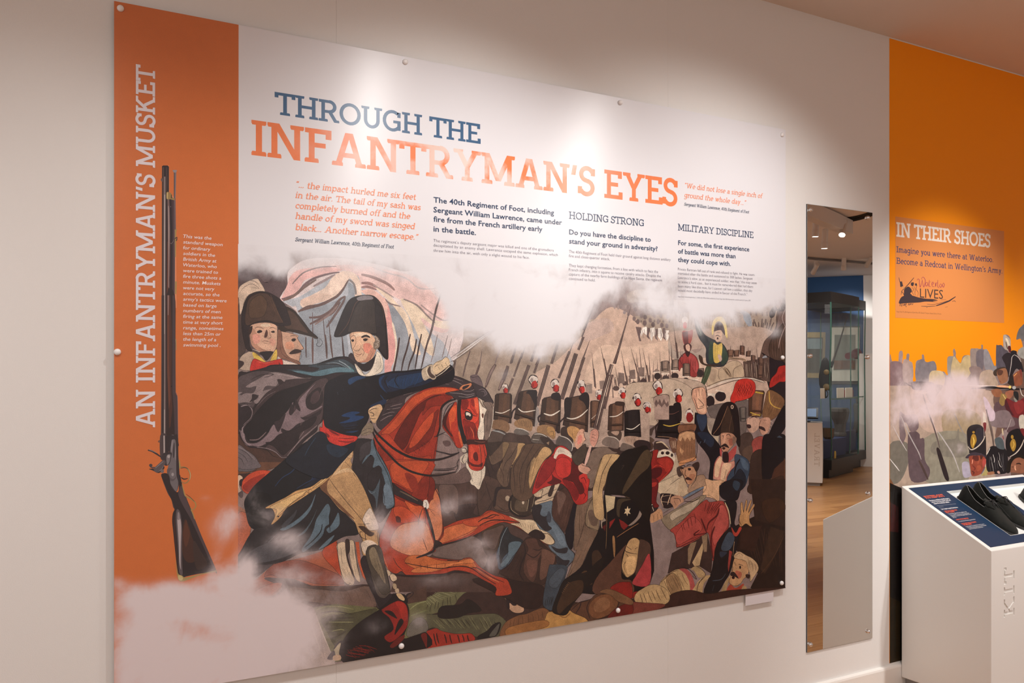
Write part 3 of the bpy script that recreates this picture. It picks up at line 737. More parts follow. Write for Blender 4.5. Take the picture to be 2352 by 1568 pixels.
L 2a2023 10 40,780 130,760 240,830 230,950 140,1040 70,1130 100,1260 200,1350 300,1370
L 7a6768 16 200,1260 320,1250 430,1150
L 7c6b6c 5 560,590 430,660 300,800
L 6a5a5b 5 1270,460 1200,560 1150,700
S 39464f 700,300 860,290 1060,320 1160,270 1000,240 1240,200 1440,150 1560,180 1700,300 1660,340 1440,330 1300,350 1180,380 1060,380 900,350
S 5b7f8c 740,310 900,310 1060,330 1180,300 1400,260 1560,270 1640,320 1400,330 1240,370 1100,380 960,350
L 7b8b95 9 1250,210 1400,200 1560,270
L 8b9ba3 14 1430,170 1520,220 1600,290
L 46a0a0 6 1560,240 1620,290 1640,320
L 241c20 12 1130,230 1250,215 1420,220 1480,260
L 241c20 14 520,300 740,305 960,370 1180,385 1400,335 1600,345
Z 55
S 13121b 1260,480 1400,400 1500,360 1700,340 1800,370 1950,370 2150,320 2352,310 2500,290 2700,270 2840,250 2950,220 3020,300 3000,430 2900,480 2600,560 2350,620 2100,700 2060,760 2040,820 1850,840 1840,960 1780,1080 1720,1180 1660,1220 1500,1180 1340,1150 1240,1080 1220,900 1230,650
S 18233a 1980,400 2100,350 2352,330 2700,300 2780,400 2600,500 2300,560 2100,600 2010,520
S 1a3a63 2000,400 2060,370 2010,460 2060,570 2100,620 2010,540 1980,460
S 1b3556 2200,400 2500,340 2640,330 2600,440 2400,520 2300,560 2100,500
H 1d4270 7 7 2060,420 2600,330 2100,560 2500,520
L 13121b 16 2100,380 2060,450 2120,560
L 13121b 14 2250,360 2200,440 2260,540
S 1f3f66 1560,430 1680,380 1800,400 1680,440 1580,500
L 1f3f66 10 1620,420 1700,385 1790,390
S 163a68 1470,920 1600,870 1720,880 1650,920 1780,940 1660,1000 1430,1030 1560,980 1580,950 1500,940
S 1b3a60 1520,1150 1700,1130 1620,1160
L 1b3a60 14 1880,780 1930,800 2050,730 2000,640
S 1a2c4a 1860,790 2060,700 2070,760 1920,810
H 1c3358 4 5 1400,1050 1500,1100 1700,1000 1700,1090
L 39404f 3 1390,430 1405,460
L 39404f 3 1490,560 1500,580
L 39404f 3 1800,470 1820,500
L 6b7a90 3 1410,600 1420,640
S cf2d1f 1215,980 1240,1080 1340,1130 1440,1170 1560,1200 1680,1215 1660,1270 1560,1320 1460,1345 1360,1330 1270,1260 1240,1170 1175,1150 1170,1080 1200,1090
S 7d1615 1250,1160 1300,1200 1290,1230 1250,1200
S 7d1615 1280,1100 1420,1180 1420,1200 1330,1160
L 7d1615 12 1430,1230 1540,1240 1640,1230
L 7d1615 16 1420,1275 1560,1290 1640,1270
L e4502f 8 1290,1180 1400,1220 1530,1225 1640,1220
S 161c29 1130,1160 1240,1180 1300,1290 1480,1350 1640,1290 1640,1380 1560,1470 1440,1600 1200,1800 700,1566 900,1380
L 2b4660 8 1110,1230 1020,1360 960,1480
S 1e2f42 1270,1320 1500,1360 1560,1400 1440,1500 1300,1450
S d6b084 1835,880 1850,830 1920,790 2000,770 2030,830 2000,900 1960,980 1930,1030 1880,1000 1850,920
L 3a2a26 8 1840,870 1900,830 1960,830
L 3a2a26 9 1850,880 1900,890 1910,925 1870,930
L 3a2a26 7 1860,960 1900,970 1940,960
L f0d8b4 8 1850,840 1920,810 1990,800
L 3a2a26 6 2010,770 2040,810 2010,880 1960,980 1920,1040
S 8a7a66 1750,1120 1840,1020 1900,1060 1890,1160 1750,1200
L 4a3e38 6 1740,1150 1840,1100 1900,1120
L 4a3e38 6 1740,1190 1840,1150 1900,1160
T 780 640 6
Z 57
S c7b49a 1140,1250 1200,1210 1260,1180 1300,1200 1290,1260 1330,1360 1290,1390 1240,1370 1180,1400 1150,1380 1130,1310
L 2a2024 7 1140,1240 1190,1210 1250,1180 1280,1180
S 55453f 1210,1260 1250,1200 1260,1290 1320,1350 1280,1370 1230,1330
L f0e2c6 12 1210,1200 1200,1280 1230,1350
S dfc49e 1290,1190 1340,1140 1420,1110 1470,1080 1510,1110 1520,1180 1490,1230 1400,1280 1330,1320 1290,1280
L 3a2a26 6 1290,1190 1330,1150 1370,1140 1420,1110 1450,1075 1490,1090 1520,1160
L 3a2a26 7 1310,1220 1340,1190 1370,1190
L 3a2a26 7 1400,1180 1430,1230
L 3a2a26 7 1455,1150 1480,1200
L 3a2a26 7 1360,1210 1385,1260
L 4a3a34 12 1320,1340 1420,1270 1530,1180
L e9dcc4 8 1330,1350 1430,1285 1525,1200
L 3a2a26 11 1350,1360 1430,1320 1500,1280 1550,1240 1560,1180
L 3a2a26 7 1530,1140 1570,1130 1590,1165 1560,1190
L cfc8c4 20 1540,1110 1700,990 1900,850 2120,700
L f3f0f0 9 1570,1120 1750,990 1950,840 2160,690
L 5a4d50 6 1530,1090 1700,970 1880,840 2050,730
L 5a4d50 6 1570,1130 1740,1020 1900,900
Z 40
T 840 840 6
S 3b2f33 300,480 500,350 700,290 860,220 960,190 1100,150 1180,130 1300,160 1440,220 1560,270 1600,310 1700,390 1720,450 1760,500 1700,510 1600,440 1500,420 1350,460 1200,440 1100,370 900,300 760,340 560,430 520,560 400,700 300,830 220,880 150,800 200,680 260,560
L 8f8080 7 380,420 520,370 680,330
L 8f8080 6 520,400 640,370
L 7a6c6c 7 760,270 900,235 1000,220 1150,260
L 8f8080 7 1000,180 1100,170 1180,160 1340,210
L 8f8080 7 1080,210 1200,200 1330,260
L 231b1f 9 300,480 420,420 560,380 700,320 860,240 1060,200
L 231b1f 7 1000,150 1100,140 1190,130 1300,160 1420,220
L 8a7a7a 7 340,560 420,540 500,520
L 8a7a7a 7 290,600 400,590 480,570
L 8a7a7a 7 230,680 340,640 400,640
L 8a7a7a 8 200,760 300,700 370,680
L 231b1f 7 280,520 330,520 440,500
L 231b1f 8 260,650 340,600 430,610
L 231b1f 8 190,730 290,670 350,660
S a42e16 200,900 330,780 450,640 560,500 640,420 740,360 860,310 1000,290 1200,300 1300,340 1340,400 1200,440 1100,520 1030,600 1020,760 1000,900 980,1100 950,1300 900,1500 880,1600 350,1600 300,1450 200,1290 150,1150 110,1000
S c44a1e 300,850 500,620 640,440 780,370 900,330 1080,320 900,400 700,530 560,700 440,840 300,950 220,930
S d3541f 760,380 900,320 1100,300 1260,330 1100,370 900,400 760,440
S 61170f 400,1000 470,860 560,720 700,560 860,450 1000,400 1060,420 900,520 760,640 700,760 640,900 600,1000 560,1100 460,1180 400,1100
S 8c2412 860,470 1060,400 1180,440 1060,540 900,560 780,680 820,560
S 7d1f11 1000,600 960,800 900,1000 700,1150 560,1200 600,1080 760,960 880,760
S c3461c 640,1000 760,820 860,700 940,640 900,820 800,960 700,1080 600,1130
S b83a1a 160,1000 300,940 440,1100 560,1200 760,1260 900,1250 900,1500 800,1480 560,1400 380,1240 240,1100
S c94f22 520,1260 640,1280 760,1300 860,1330 820,1440 600,1380
S 8e2713 180,1120 300,1220 420,1340 540,1440 600,1560 400,1560 300,1400 200,1270
H 7a1d10 6 6 620,1200 900,1020 600,1380 860,1100
H 3a1512 5 5 640,1150 860,1010 700,1230 920,1030
L 2a1c1e 9 110,1000 160,1180 260,1370 340,1566
L 3a1512 8 1000,960 960,1130 920,1400 880,1566
S b93318 1060,830 1100,680 1180,560 1250,500 1260,700 1280,900 1340,1100 1260,1120 1200,1010 1130,930
S 8e2512 1060,820 1090,700 1130,640 1150,800 1200,960 1240,1080 1130,930
S d9541f 1150,640 1240,540 1250,640 1220,760 1180,780 1170,900
S e2602a 1290,900 1340,1080 1320,1100 1280,960
S 471412 1060,800 1080,700 1170,560 1220,520 1140,660 1110,820 1200,960 1160,950
S c22e17 1320,470 1440,440 1540,440 1560,560 1560,760 1560,1000 1640,1080 1660,1180 1640,1300 1620,1400 1560,1440 1470,1420 1420,1330 1410,1200 1400,1040 1350,900 1310,700
S de3c1c 1390,600 1430,480 1440,560 1480,620 1540,680 1540,560 1480,470 1540,440 1560,600 1540,760 1440,800 1360,640
S e65c33 1480,480 1540,450 1560,600 1540,660 1500,560
S 8d1d12 1340,740 1400,760 1500,800 1540,960 1520,1010 1400,1020 1370,900
H 3a1512 6 6 1370,800 1520,840 1400,1000 1540,1000
L e8683a 9 1440,840 1480,920 1490,1000
L e8683a 9 1520,820 1560,920 1560,1010
S 8d1d12 1320,480 1400,460 1420,540 1380,600 1330,600
S 8d1d12 1450,460 1490,460 1500,560 1460,540
S f1e2cc 1560,440 1600,480 1620,560 1670,600 1660,640 1630,700 1640,850 1620,1010 1560,1010 1545,900 1580,760 1570,600
S b7a08a 1560,470 1580,460 1620,560 1600,560
L 2a1c1e 8 1560,460 1620,560 1670,600 1640,680 1630,780 1640,900 1620,1010
S 6b3f30 1600,660 1625,660 1620,720 1600,700
S 2a1c1e 1375,620 1440,640 1475,690 1450,750 1390,740 1365,690
S f5ead8 1385,640 1430,650 1450,680 1430,700 1410,690 1385,680
S 1d1518 1400,680 1430,690 1440,720 1410,735 1380,715
L 2a1c1e 11 1380,590 1430,610 1480,680 1540,690
L 2a1c1e 6 1350,690 1380,750 1440,760
S 3f1a16 1400,1020 1500,1015 1660,1020 1670,1070 1560,1080 1400,1085
L 9c5c46 7 1500,1035 1580,1050 1650,1045
S c5381c 1420,1090 1560,1090 1640,1090 1670,1200 1650,1290 1620,1380 1560,1440 1470,1430 1420,1370 1410,1230
S dd4a2b 1450,1100 1500,1170 1480,1260 1450,1280 1440,1180
S 5c1713 1490,1200 1530,1190 1550,1260 1540,1310 1500,1300 1480,1250
L e2623a 10 1560,1110 1580,1200 1590,1290
S 5c1713 1430,1320 1480,1350 1560,1360 1610,1330 1600,1390 1500,1390 1450,1370
S a32317 1480,1400 1560,1410 1610,1380 1570,1430 1500,1430
L 24181b 8 1570,1085 1590,1250 1590,1400
L 24181b 7 1620,1085 1650,1230 1700,1250
L 24181b 16 1410,1100 1410,1260 1430,1370
L 24181b 8 1650,1100 1690,1250 1740,1400 1770,1450
L 24181b 8 1640,1220 1660,1340 1700,1480 1720,1560
S 1f1719 1290,470 1320,460 1310,600 1330,800 1380,1000 1390,1060 1340,1060 1280,800 1260,600
L 1f1719 38 1280,470 1280,640 1290,800 1340,960 1390,1060
L 1f1719 32 1240,460 1140,490 1050,570 1030,700 1020,860 980,980
L 1f1719 10 1230,500 1150,540 1090,640 1060,780
L 8e3a28 6 1040,600 1030,720 1025,850
S 3a3034 1100,375 1300,340 1500,320 1540,380 1500,430 1400,450 1260,460 1180,410
L a39696 6 1160,370 1300,380 1400,400 1500,380
L a39696 5 1280,420 1400,430 1500,400
L 8c7f7f 6 1330,340 1440,350 1510,310
S c97c50 1290,320 1330,270 1400,250 1470,235 1440,290 1390,320 1330,330
S 2d2226 1330,310 1350,280 1430,260 1400,300 1350,325
S 6b5a5c 1440,140 1530,120 1580,170 1620,280 1560,290 1480,250
L 3a2f33 7 1440,140 1480,160 1560,150 1600,230
S 3b3135 1460,230 1560,270 1640,310 1700,400 1760,500 1720,520 1620,470 1540,420 1500,320
L 8a7c80 6 1560,330 1620,320 1670,380 1620,420
L 8a7c80 5 1590,350 1640,360 1640,400
L 2a1f22 14 1640,300 1700,390 1760,510
Z 41
S 7a675c 1620,500 1740,510 1760,600 1750,760 1700,980 1640,1000 1640,700 1670,600
L ece0cc 7 1760,560 1755,700 1740,820 1700,980
L 3a3030 6 1620,500 1700,500 1750,590
H 4a3d38 3 7 1660,620 1740,600 1650,960 1710,940
E c9bba9 1360,1150 40 46
E efe6d6 1350,1150 16 14
L 2a2024 10 1330,1130 1380,1140 1390,1190 1340,1200
S c7b8a4 1310,1250 1400,1200 1400,1290 1350,1350 1300,1300
L 2a2024 10 1290,1280 1260,1340 1270,1400 1240,1450
L 2a2024 9 1360,1220 1330,1300 1360,1350
L 1f1719 34 65,760 130,900 280,1050 420,1160 600,1250 800,1290 1000,1290 1180,1240 1290,1190
L 1f1719 30 80,860 160,1040 320,1220 460,1360 640,1460 860,1510 1060,1500 1240,1460
L 2a2024 20 960,1170 1080,1200 1180,1220 1260,1200
L 2a2024 9 950,1420 1100,1420 1220,1400 1270,1360
L 2a2024 14 940,1435 1100,1440 1230,1420
L 2a2024 20 990,960 1080,920
L 2a2024 16 940,980 1100,910
L d8cfc4 6 1300,1260 1305,1350 1290,1430 1240,1480
L 6b5f60 5 1000,1180 1120,1220
Z 39
S e5d8c2 1380,1330 1450,1400 1560,1440 1640,1380 1640,1500 1600,1600 1560,1700 1500,1650 1440,1600
L 5a4a40 5 1480,1450 1460,1530 1480,1600
L 5a4a40 5 1600,1420 1590,1560 1560,1660
S 8a7672 1000,960 1120,960 1220,1080 1280,1200 1260,1420 1100,1566 880,1560 940,1300 980,1130
S 69544f 900,1500 1250,1460 1380,1400 1420,1600 880,1620
S 5f4a48 1060,1040 1150,1030 1170,1090 1100,1110
H 6e5a57 3 7 980,1120 1200,1100 950,1380 1220,1380
Z 44
T 540 1010 6
S 6a4530 40,0 500,100 700,200 720,260 500,400 300,420 100,480 40,480
P 3a2420 40,470 560,420 500,600 200,640 40,560
S 5f5a5e 40,80 130,130 240,220 310,320 300,380 220,430 100,430 40,400
L 2a2428 7 40,190 130,200 220,280 240,400
L 2a2428 7 100,180 220,220 300,320 300,400 240,440
L 8d8585 4 60,110 180,190 270,280
L 8d8585 4 140,190 240,280 260,370
L 2a2428 7 60,280 120,330 180,340
S c8451f 90,640 110,560 200,470 330,420 480,430 500,480 380,560 260,680 180,740 110,700
S 9c2a14 100,650 180,560 300,500 420,470 300,620 200,720
S d4b9a0 40,500 100,510 90,560 50,620 80,700 90,740 50,740
S 2a2023 60,560 100,540 90,640 60,620
S 5a4a4c 40,740 80,800 110,770 100,700
P a06a50 36,900 160,980 200,1200 36,1566
S b9613f 36,1040 160,1020 220,1200 120,1566 36,1566
Z 45
S 0f1017 1080,0 1300,60 1460,90 1600,60 1620,130 1550,220 1440,330 1300,500 1050,640 800,740 560,860 430,930 500,960 550,1040 500,1160 420,1240 300,1240 200,1180 150,1000 130,850 200,720 300,600 500,430 700,260 900,80
S 141c2e 1120,100 1200,60 1440,100 1560,180 1440,320 1300,440 1180,560 900,680 1050,560 1120,400 1140,240
S 172744 1140,100 1160,250 1140,400 1180,320 1300,360 1200,480 1060,560 1120,420
L 24416b 6 1090,20 1000,140 940,220
L 1c355c 12 940,200 800,420 650,520 550,640
L 1c355c 10 1050,460 1060,540 960,600 850,670
H 1d3255 5 7 1250,90 1500,180 1140,300 1350,420
S 08080c 240,760 450,740 500,860 430,930 500,1000 470,1150 300,1200 220,1060
Z 46
S 232024 430,930 700,860 1100,680 1170,640 1300,760 1460,960 1640,1140 1700,1200 1690,1300 1500,1330 1300,1440 1140,1520 900,1560 560,1700 36,1700 100,1500 260,1240 450,1180
S 5a7180 620,1230 760,1160 920,1040 1040,900 1110,740 1040,960 900,1120 700,1240
S 5a7180 1180,1000 1270,880 1310,950 1290,1060 1300,1150 1240,1200 1200,1320 1080,1440 950,1540 920,1500 1020,1360 1080,1240 1120,1100
S 5a7180 1380,1080 1420,1000 1440,1080 1430,1180 1340,1260 1290,1280 1260,1230 1320,1180
S 50616c 1130,950 1060,1100 960,1240 850,1330 960,1280 1060,1120
S 5f7684 1370,1310 1260,1390 1150,1510 1280,1440
S 3d3f46 640,1180 800,1020 850,960 820,1060 700,1200
L 120f13 14 1200,1160 1180,1260 1080,1380 960,1480
L 120f13 12 1310,1000 1300,1130 1310,1260
H 3d444c 4 8 500,1300 1000,1480 300,1500 860,1566
H 6f7a82 4 5 560,1260 860,1360 260,1520 700,1540
S 4a4a50 200,1540 500,1400 800,1370 900,1500 600,1640 300,1700 100,1700
S 2b262a 1640,0 1900,0 1920,100 2050,300 2150,540 2200,880 2140,960 2020,1120 1960,1100 1880,900 1790,700 1700,520 1620,400 1640,200
S 5b707e 1870,30 1900,0 1920,90 2040,300 2130,480 2180,740 2190,900 2080,940 2100,780 2060,560 2020,450 1960,440 2000,400 1980,350 1900,380 1920,260 1860,210 1750,330 1800,230 1870,140
S 6b8090 2050,640 2100,600 2160,720 2180,880 2060,900 2040,800
S 4a5a66 1850,700 1940,660 1980,480 2000,460 1990,620 1950,940 1930,800
S 2b262a 1830,500 1900,400 1980,360 2020,420 1980,560 1900,700 1840,650
L 7b8b95 7 1840,690 1880,740 1940,700
L 16141a 7 2010,520 2040,700 2060,860 2010,900
L 16141a 8 1910,20 1960,200 2100,460 2170,700 2200,900
S 3f3a3e 1730,100 1860,20 1860,180 1780,230 1720,290
Z 47
S c39a68 1620,110 1620,220 1590,280 1610,340 1600,390 1680,500 1760,640 1830,800 1900,980 1960,1120 1980,1220 1960,1260 1980,1300 1970,1460 1900,1600 1780,1600 1740,1460 1760,1380 1700,1270 1650,1130 1560,1040 1430,940 1300,780 1170,650 1280,540 1360,450 1450,340 1550,210
S d3b083 1600,130 1610,220 1560,250 1500,300 1440,420 1500,400 1600,420 1700,560 1640,460 1540,440 1380,480 1320,520 1450,350 1560,200
L e9cfa0 8 1380,480 1480,410 1580,400 1640,460
H b58f64 3 10 1330,560 1620,480 1700,1040 1860,900
H a57f5a 3 8 1300,650 1500,560 1640,1060 1780,960
S 7a5236 1300,530 1170,640 1250,740 1300,780 1420,920 1560,1040 1650,1090 1560,1000 1380,820 1280,720 1270,600
S e8d5c2 1760,1090 1850,940 1900,1000 1960,1140 1975,1220 1920,1240 1850,1240 1800,1180
L 3a2824 7 1300,540 1400,680 1560,880 1680,1020 1780,1140
L 3a2824 8 1540,240 1600,265
L 3a2824 7 1515,300 1580,370
S 4a3426 1700,1190 1780,1190 1850,1250 1920,1290 1860,1330 1760,1260
L 3a2824 9 1780,1130 1790,1260 1800,1400 1800,1540
L 3a2824 6 1690,1160 1790,1160 1850,1150
L 3a2824 10 1760,1270 1720,1270 1740,1340 1820,1370
L 3a2824 8 1960,1270 1970,1380 1980,1460
H 3a2824 5 6 1700,1170 1900,1290 1720,1220 1960,1280
S e6d2bc 1740,1420 1860,1380 1970,1460 1900,1566 1780,1566
S d2a266 420,935 560,860 700,790 850,700 1040,650 1170,560 1300,470 1440,330 1500,260 1380,420 1290,530 1160,640 1000,750 800,880 700,950 610,1080 500,1165 550,1060 530,970 490,940
S e4bc7c 480,930 620,850 850,740 1040,680 1100,640 1200,560 1290,500 1160,620 1000,700 800,850 640,980 600,1020 560,1060 570,960
H b08850 3 6 560,880 1040,670 560,900 1040,690
L 3a2824 6 590,1060 660,1000 760,890 940,770 970,740
L 3a2824 5 840,820 930,770 960,735 980,710 1020,740 1010,700 1040,680 1060,700
E 2a1c1c 595,1055 14 12
T 840 1060 5.345
Z 40
S b23a1a 210,0 820,0 780,200 850,330 900,450 930,580 945,760 960,800 1100,740 1200,710 1400,670 1480,610 1550,600 1640,630 1760,670 1900,710 2060,720 2130,820 2250,880 2320,980 2260,1020 2190,1000 2090,920 1990,880 1860,800 1700,740 1540,790 1330,900 1150,960 960,1010 860,1050 850,1100 740,1150 900,1190 1160,1210 1200,1190 1300,1185 1400,1290 1560,1390 1720,1440 1770,1520 1780,1620 1600,1640 1600,1540 1430,1440 1280,1360 1100,1330 960,1370 780,1380 600,1400 500,1390 440,1340 380,1370 300,1340 200,1180 170,960 210,830 330,560 340,400 320,260
S c04a1f 400,0 760,0 700,150 600,350 400,260 330,200 300,60
S 7a2013 330,260 600,400 700,470 760,450 780,200 840,230 850,330 830,440 790,500 740,540 620,540 350,420
S 8c2614 700,200 780,180 760,400 700,460 560,420
S 8f2a16 480,140 620,200 640,400 560,340
S d45a26 480,480 600,540 700,560 720,740 640,700 560,620
S cc4b20 350,560 480,560 640,700 560,760 420,740 360,660
S 5a1c12 370,670 420,680 430,740 380,740
S d98458 800,480 900,460 930,620 940,780 920,900 860,980 840,960 800,760 770,600
S cf7444 830,440 870,330 910,470 920,600 860,540
S dc8f68 400,800 600,740 740,760 800,900 830,1040 720,1140 600,1160 400,1100 300,1000
S d4703c 980,820 1200,760 1360,780 1340,840 1200,920 1000,980 900,1000 960,900
S c8682f 560,1150 740,1160 900,1210 1120,1220 1260,1190 1360,1280 1300,1300 1100,1280 900,1310 700,1330 560,1290 480,1220
S d77a3f 640,1300 900,1260 1140,1230 1280,1190 1320,1240 1100,1260 860,1340 680,1360 560,1350
S c04a22 1200,730 1400,680 1540,610 1640,640 1700,700 1560,740 1360,790 1240,780
L 2f1a18 14 1380,740 1440,700 1500,680 1560,650 1640,660
L 2f1a18 14 1400,780 1540,720 1700,720 1900,750
L 4a1a14 10 1450,700 1540,690 1600,660
L 8f3a20 8 960,1000 1200,900 1340,830 1440,770
H 7a3018 7 5 580,1240 1160,1250 600,1340 1140,1290
L 3a1c18 12 480,1240 620,1270 900,1310 1160,1280 1300,1310 1430,1400 1560,1480 1600,1500
L 3a1c18 10 1300,1290 1400,1320 1560,1420 1700,1480
L c87a48 12 1360,1310 1480,1400 1640,1480
L 34201e 12 820,1060 1000,1000 1200,950 1340,880
L 3a2024 9 960,800 940,900 880,980
L 6a2c1c 9 940,640 950,800 920,940 860,1000
L 3a2024 12 850,320 910,450 930,600 950,780
S d9c19c 1760,670 1900,710 2060,720 2130,820 2250,880 2320,980 2260,1020 2190,990 2090,920 1990,880 1880,800 1780,760 1900,750
H 6a5440 4 8 1800,720 2080,780 1860,780 2060,860
L e9d6b4 10 1960,730 2060,740 2130,830 2240,890
S 2a1c1c 2020,860 2100,830 2200,900 2180,960 2100,940 2000,900
L 2a1c1c 8 2130,820 2180,880 2250,890 2320,980 2280,1020 2190,1000
S 2a2226 320,260 400,320 500,380 600,440 700,490 740,540 640,520 440,440 340,380
L 6f5c48 14 420,360 540,420 640,480
S e9e0d4 710,480 750,470 775,520 770,570 740,580 710,550
L 4a3a38 6 730,490 745,520 740,560
L 2a2226 36 730,560 780,720 820,860 850,980
L 2a2226 30 850,960 840,1080 760,1130 620,1180
L 2a2226 9 700,570 660,680 640,780
L 2a2226 8 720,580 700,760
L 2a2226 8 735,590 735,800
L 2a2226 7 780,580 850,660
L 2a2226 7 760,570 840,600
L d8c8a0 6 720,480 700,540
L 2a1c1c 28 300,1380 500,1400 700,1400 960,1390 1100,1350 1280,1370
L 2a1c1c 20 1000,1210 1150,1220
L 5a2a1c 10 340,1180 380,1260 460,1340
L 5a2a1c 8 700,940 740,1050 760,1100
L 2a1c1c 22 900,1030 1100,980 1250,930
S 2a1c1c 850,960 940,1000 900,1040 850,1060
L d87a50 8 215,1150 250,1250 280,1340
Z 43
S d8c0a0 260,1330 300,1350 300,1390 280,1400
S d8c0a0 300,1390 340,1380 380,1420 370,1460 320,1460
S b8a080 330,1500 370,1500 380,1550 350,1560
L 2a2023 5 300,1390 290,1410 330,1470 380,1450
Z 48
S 544a42 20,1060 60,1030 120,1020 160,1060 200,1160 240,1300 280,1450 300,1600 250,1700 160,1700 100,1500 30,1300 10,1160
S 8a7a5e 40,1090 110,1080 140,1200 180,1350 220,1500 180,1500 120,1350 60,1200
H 6b5f4d 4 6 60,1120 180,1150 160,1500 260,1450
S 221c20 150,1060 200,1160 260,1350 300,1560 260,1500 200,1300 160,1160
Z 29
P 4f3a34 800,180 2352,0 2352,1600 300,1600 380,1370 800,1150 940,1000 940,600 850,330
S 3a2a28 1100,560 1500,560 1600,1000 1500,1300 1300,1150 1150,800
H 5f4a44 4 10 900,300 1500,200 960,700 1500,560
L 2a1c1e 7 1040,260 1000,360 990,560
L 2a1c1e 8 1130,360 1140,500 1130,640
S 6a554e 900,300 1020,260 1120,330 1140,480 1120,640 1060,600 1000,640 940,560
S 72605a 900,1050 1200,960 1260,900 1400,960 1500,1100 1450,1300 1330,1240 1300,1180 1150,1200 950,1180 820,1140
S 4a3632 1320,640 1380,500 1480,340 1560,440 1540,560 1480,640
T 540 1240 4.78
Z 42
P a85a3c 28,520 250,420 420,260 700,200 960,120 1100,0 1120,0 1170,400 1200,500 1000,540 700,480 560,470 400,640 210,650 28,700
S b8451f 960,120 1100,0 1160,300 1170,400 1080,300 1000,220
S 8d4a38 420,270 700,220 1000,320 1160,400 1180,480 900,480 700,420 560,440 400,380 320,400
S 3d2a2a 320,420 480,420 640,430 720,460 900,520 1100,540 1300,500 1450,490 1460,520 1300,540 1100,560 900,560 720,520 620,500 540,540 440,640 300,700 220,700 210,640 400,620 520,520
S b05a38 240,620 220,560 400,480 520,480 400,600
S 4a4246 28,200 300,80 500,0 800,0 700,60 640,160 420,260 280,370 28,500
P 50392f 560,500 1480,500 1580,740 1900,600 2103,500 2103,1200 1100,1340 1000,1100 860,740 600,640
S 735b50 600,520 900,540 1200,560 1470,510 1560,720 1300,720 1000,700 700,640
H 5a453c 4 9 600,540 1460,530 640,640 1540,700
P 6b6a45 860,740 1100,700 1560,740 1900,700 2103,660 2103,1050 1100,1340 1000,1100
S 4c4a32 960,860 1300,800 1560,760 1300,960 1180,1120 1100,1160 1010,1000
L 8f8f5e 9 880,770 1000,730 1150,730 1300,760
L 8f8f5e 8 960,830 1060,800 1130,810
L 9a9a68 7 1030,900 1200,900 1300,900
L 8f8f5e 8 1060,1000 1160,980 1200,990
L 3a3626 14 940,800 1100,780 1300,820
L 3a3626 18 1000,880 1100,860 1300,850
L 3a3626 16 1060,1080 1150,1040 1220,1000
L 8c9060 12 1920,760 2000,700 2103,670
L 7b8252 12 1930,830 2040,790 2103,770
L 8c9060 8 1940,900 2040,870 2103,860
S 6f6a60 1900,960 1960,880 2040,850 2103,900 2103,1000 1900,1060
S 1a1214 1150,1240 1180,1120 1260,1000 1400,880 1560,780 1700,690 1800,660 1880,690 1910,800 1890,940 1850,1080 2000,1040 2103,1020 2103,1190 1300,1330 1180,1330
S 8f1c12 1620,740 1700,690 1800,665 1880,720 1900,860 1880,960 1800,1060 1700,1120 1640,1060 1740,980 1700,860 1620,790
S a82415 1760,680 1850,690 1890,760 1880,880 1830,860 1800,760
S 1a1214 1640,780 1720,780 1780,860 1730,840
S 1a1214 1780,920 1820,860 1850,900 1800,980 1750,1040
S 6a1810 1780,1080 1860,1040 1840,1100 1740,1180 1700,1160
H 7a1a10 7 8 1200,1260 1330,1140 1400,1290 1600,1200
H 601610 6 6 1200,1200 1420,1140 1300,1310 1560,1240
S 1a1214 1080,1200 1120,1130 1180,1110 1160,1250 1140,1300 1120,1200
S b9ab8c 1120,1160 1160,1130 1140,1240 1160,1300 1110,1310 1070,1240
S 4a4248 1010,1300 1080,1210 1100,1260 1080,1310
S c9a888 1080,1270 1150,1260 1160,1310 1080,1320
S 6d1a12 2040,1040 2103,1030 2103,1180 2080,1140
L 2a2023 9 1900,600 1950,570 1950,600 1900,640 1870,650
L 2a2023 20 1870,640 1890,600 1930,580
S 1a1416 1700,600 1860,600 1890,690 1800,660 1700,700 1600,760 1580,720
S d8b888 1770,590 1820,590 1860,640 1850,665 1800,640
S b8a080 1730,490 1760,490 1770,530 1740,530
S c8b090 1755,545 1790,530 1800,570 1770,580
Z 49
S d8c0a2 1120,50 1210,30 1240,200 1270,340 1310,440 1290,490 1230,480 1180,420 1150,280 1130,150
S d8c0a2 1250,20 1300,15 1320,160 1340,290 1370,420 1370,460 1330,430 1290,330 1260,180
S 3a2a28 1210,0 1255,0 1260,120 1240,170 1270,290 1310,400 1290,380 1240,260 1215,140
H 7a6450 3 7 1140,300 1350,260 1200,410 1370,400
L 2a2023 6 1120,20 1130,180 1160,340 1200,440
L 2a2023 5 1310,10 1330,200 1370,400
L 2a2023 4 1160,80 1170,200 1180,260
L 2a2023 4 1280,60 1300,220
L 2a2023 6 1215,470 1240,495 1260,470 1280,490
P c85a30 1320,20 1360,20 1380,240 1440,440 1400,400 1350,240
S 2a2226 1380,220 1440,180 1500,420 1560,600 1640,640 1700,590 1720,620 1650,700 1580,750 1560,730 1540,640 1460,480 1400,320
S 4a4238 1440,120 1530,60 1600,90 1640,260 1690,500 1700,560 1640,600 1590,560 1520,420 1460,260
S 84755c 1470,120 1530,80 1590,220 1640,400 1650,480 1580,380 1500,260
H 5a5040 4 6 1500,160 1600,200 1600,500 1680,460
L 6b5f60 5 1470,510 1530,640 1570,740
Z 30
P b5a49c 28,900 500,800 900,800 1060,1150 1100,1360 28,1560
H cfc2b4 9 12 28,1060 900,800 28,1440 1060,1200
H a08c86 7 9 60,1180 980,960 60,1480 1020,1340
S 8d7d82 100,960 250,1000 470,1020 500,1160 560,1300 580,1450 420,1480 340,1400 330,1340 380,1220 300,1160 250,1080
S 7d6a6e 330,1380 380,1220 500,1200 580,1300 580,1440 420,1480
Z 2
